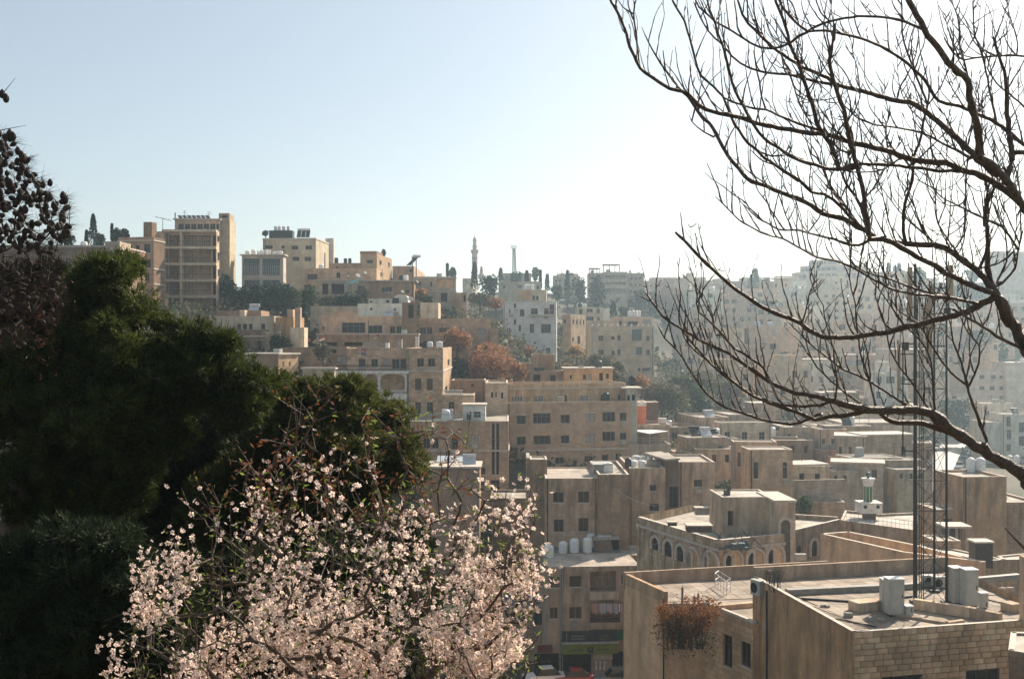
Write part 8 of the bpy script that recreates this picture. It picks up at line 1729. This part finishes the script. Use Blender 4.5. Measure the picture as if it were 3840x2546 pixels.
    def addbranch(uv,w0,w1,d_start,d_end,name='branch',sides=7,knob=True):
        n=len(uv); ds=np.linspace(d_start,d_end,n)+np.sin(np.linspace(0,5,n))*.08; P=[];Rd=[]
        for i,((u,v),d) in enumerate(zip(uv,ds)):
            w=w0+(w1-w0)*(i/(n-1))**.85; rr_=w/2*S*d/F*(1+(.22*max(0,r.normal()) if knob and i%3==1 else 0)); 
            j=w*.06*r.normal(size=2); P.append(Vector(((u+j[0]-CU)/F*d,d,(CV-v-j[1])/F*d))); Rd.append(max(rr_,.0012)); nodes.append((u,v,d,w))
        Rd[-1]*=.6
        if sides>4: m=MB(); m.tube(P,Rd,sides); m.build(name,M_BARK,e,smooth=True)
        return P,Rd,ds
    fine=MB()
    for dy_,w0,w1,pts in L:
        w0*=(.95 if w0>34 else 1.3); w1*=1.45; q_=A(pts,dy_)
        if nodes:
            na=np.array(nodes); dd=np.hypot(na[:,0]-q_[0][0],na[:,1]-q_[0][1]); j=int(dd.argmin())
            if 6<dd[j]<130: q_=[(na[j,0],na[j,1])]+q_
        uv=smooth(q_)
        if nodes:
            na=np.array(nodes); dd=np.hypot(na[:,0]-uv[0][0],na[:,1]-uv[0][1]); j=int(dd.argmin()); ds=na[j,2] if dd[j]<70 else D0+r.uniform(-.8,.8)
            de2=np.hypot(na[:,0]-uv[-1][0],na[:,1]-uv[-1][1]); 
        else: ds=D0
        ln=sum(math.hypot(uv[i+1][0]-uv[i][0],uv[i+1][1]-uv[i][1]) for i in range(len(uv)-1)); de=ds+r.uniform(-1,1)*min(1.6,ln*ds/F*.55)
        de=min(max(de,5.6),9.5)
        P,Rd,dl=addbranch(uv,w0,w1,ds,de)
        # side twigs: leave the upper side and curve upwards, as on the photograph
        if w1<30 and w0<60:
            cum=0; nxt=r.uniform(20,60)
            for i in range(2,len(uv)-1):
                cum+=math.hypot(uv[i][0]-uv[i-1][0],uv[i][1]-uv[i-1][1])
                if cum>nxt:
                    cum=0; nxt=r.uniform(18,52) if w0>11 else r.uniform(30,75); 
                    dx,dy2=uv[i+1][0]-uv[i][0],uv[i+1][1]-uv[i][1]; an=math.atan2(dy2,dx)
                    # turn toward straight up (-pi/2) on whichever side
                    tgt=-math.pi/2+r.normal()*.3; a=an+ (1 if math.sin(tgt-an)>0 else -1)*r.uniform(.35,.7)
                    if abs(math.sin(tgt-an))<.15: a=an+r.choice((-1,1))*r.uniform(.3,.6)
                    n=int(r.uniform(3,9)**1.35); st=r.uniform(10,18); x,y=uv[i]; pp=[(x,y)]
                    for q in range(n):
                        a+= math.sin(tgt-a)*.16+r.normal()*.10; x+=st*math.cos(a); y+=st*math.sin(a); pp.append((x,y))
                    d_=dl[i]; dq=d_+r.uniform(-1,1)*.35; ww=r.uniform(5.0,10.5); 
                    PP=[];RR=[]
                    for q,(x,y) in enumerate(pp):
                        dd_=d_+(dq-d_)*q/len(pp); PP.append(Vector(((x-CU)/F*dd_,dd_,(CV-y)/F*dd_))); RR.append(max((ww*(1-q/len(pp)*.7))/2*S*dd_/F*(1.25 if q%3==2 else 1),.0011))
                    fine.tube(PP,RR,5)
                    for s_ in range(r.integers(0,3)):   # little spurs
                        q=r.integers(1,len(pp)); bx_,by_=pp[q]; aa=a+r.normal()*.6; l2=r.uniform(8,34); mid=(bx_+l2*.5*math.cos(aa),by_+l2*.5*math.sin(aa)); aa2=aa+math.sin(tgt-aa)*.4; end=(mid[0]+l2*.5*math.cos(aa2),mid[1]+l2*.5*math.sin(aa2))
                        fine.tube([Vector(((x-CU)/F*d_,d_,(CV-y)/F*d_)) for x,y in ((bx_,by_),mid,end)],[.0036,.003,.0018],4)
    # longer secondary branches fanning up through the upper right
    nn=[n_ for n_ in nodes if n_[0]>2900 and n_[1]<1350]
    for q0_ in range(64):
        u,v,d_,w=nn[int(r.integers(0,len(nn)))]; a=-math.pi/2+r.normal()*.55-.15; n=int(r.uniform(12,34)); pp=[(u,v)]; x,y=u,v
        for q in range(n): a+=math.sin(-math.pi/2-.1-a)*.05+r.normal()*.09; st=r.uniform(11,18); x+=st*math.cos(a); y+=st*math.sin(a); pp.append((x,y))
        dq=d_+r.uniform(-1,1)*.7; ww=min(w*.7,r.uniform(6,12)); P_=[];R2=[]
        for q,(x,y) in enumerate(pp):
            t=q/len(pp); dd_=d_+(dq-d_)*t; P_.append(Vector(((x-CU)/F*dd_,dd_,(CV-y)/F*dd_))); R2.append(max(ww*(1-t*.7)/2*S*dd_/F*(1.3 if q%4==2 else 1),.0014))
            if q>2 and r.random()<.4:
                aa=a+r.choice((-1,1))*r.uniform(.3,.7); l2=r.uniform(18,85); m1=(x+l2*.5*math.cos(aa),y+l2*.5*math.sin(aa)); aa+=math.sin(-math.pi/2-aa)*.35; m2_=(m1[0]+l2*.5*math.cos(aa),m1[1]+l2*.5*math.sin(aa))
                fine.tube([Vector(((x_-CU)/F*dd_,dd_,(CV-y_)/F*dd_)) for x_,y_ in ((x,y),m1,m2_)],[.0042,.0032,.0018],4)
        m=MB(); m.tube(P_,R2,5); m.build('branch',M_BARK,e)
    o=fine.build('twigs',M_BARK,e); o['kind']='stuff'
    m=MB(); b0=nodes[0]; root=Vector(((b0[0]-CU)/F*b0[2],b0[2],(CV-b0[1])/F*b0[2])); g=ground_at(root.x+1.2,root.y); m.tube([Vector((root.x+1.0,root.y+.1,g-.3)),Vector((root.x+.5,root.y,(g+root.z)/2)),root],[.28,.22,.115],10); m.build('trunk',M_BARK,e)
bare()
# dried twig hanging into the frame at the lower right
m=MB(); e=empty('loose_twig',pt(FM,2250,270,20),'single dark twig slanting in front of the concrete building','twig'); m.tube([pt(FM,2175,178,20),pt(FM,2260,270,20),pt(FM,2370,380,20)],[.012,.02,.03],5); m.build('stem',M_BARK,e)

# ================================================================== hazy air over the valley
hm=bpy.data.materials.new('pale_haze'); hm.use_nodes=True; nt=hm.node_tree; nt.nodes.remove(nt.nodes['Principled BSDF']); vp=nt.nodes.new('ShaderNodeVolumePrincipled')
vp.inputs['Color'].default_value=(.66,.86,1.0,1); vp.inputs['Density'].default_value=HAZE; vp.inputs['Anisotropy'].default_value=.70; nt.links.new(vp.outputs[0],nt.nodes['Material Output'].inputs['Volume'])
m=MB(); zlow=float(Z.min())-1.5; m.box((-3100,-500,zlow),(6200,0,0),(0,4700,0),(0,0,84-zlow)); h=m.build('haze',hm); tag(h,'pale bluish haze filling the valley','haze',kind='stuff')
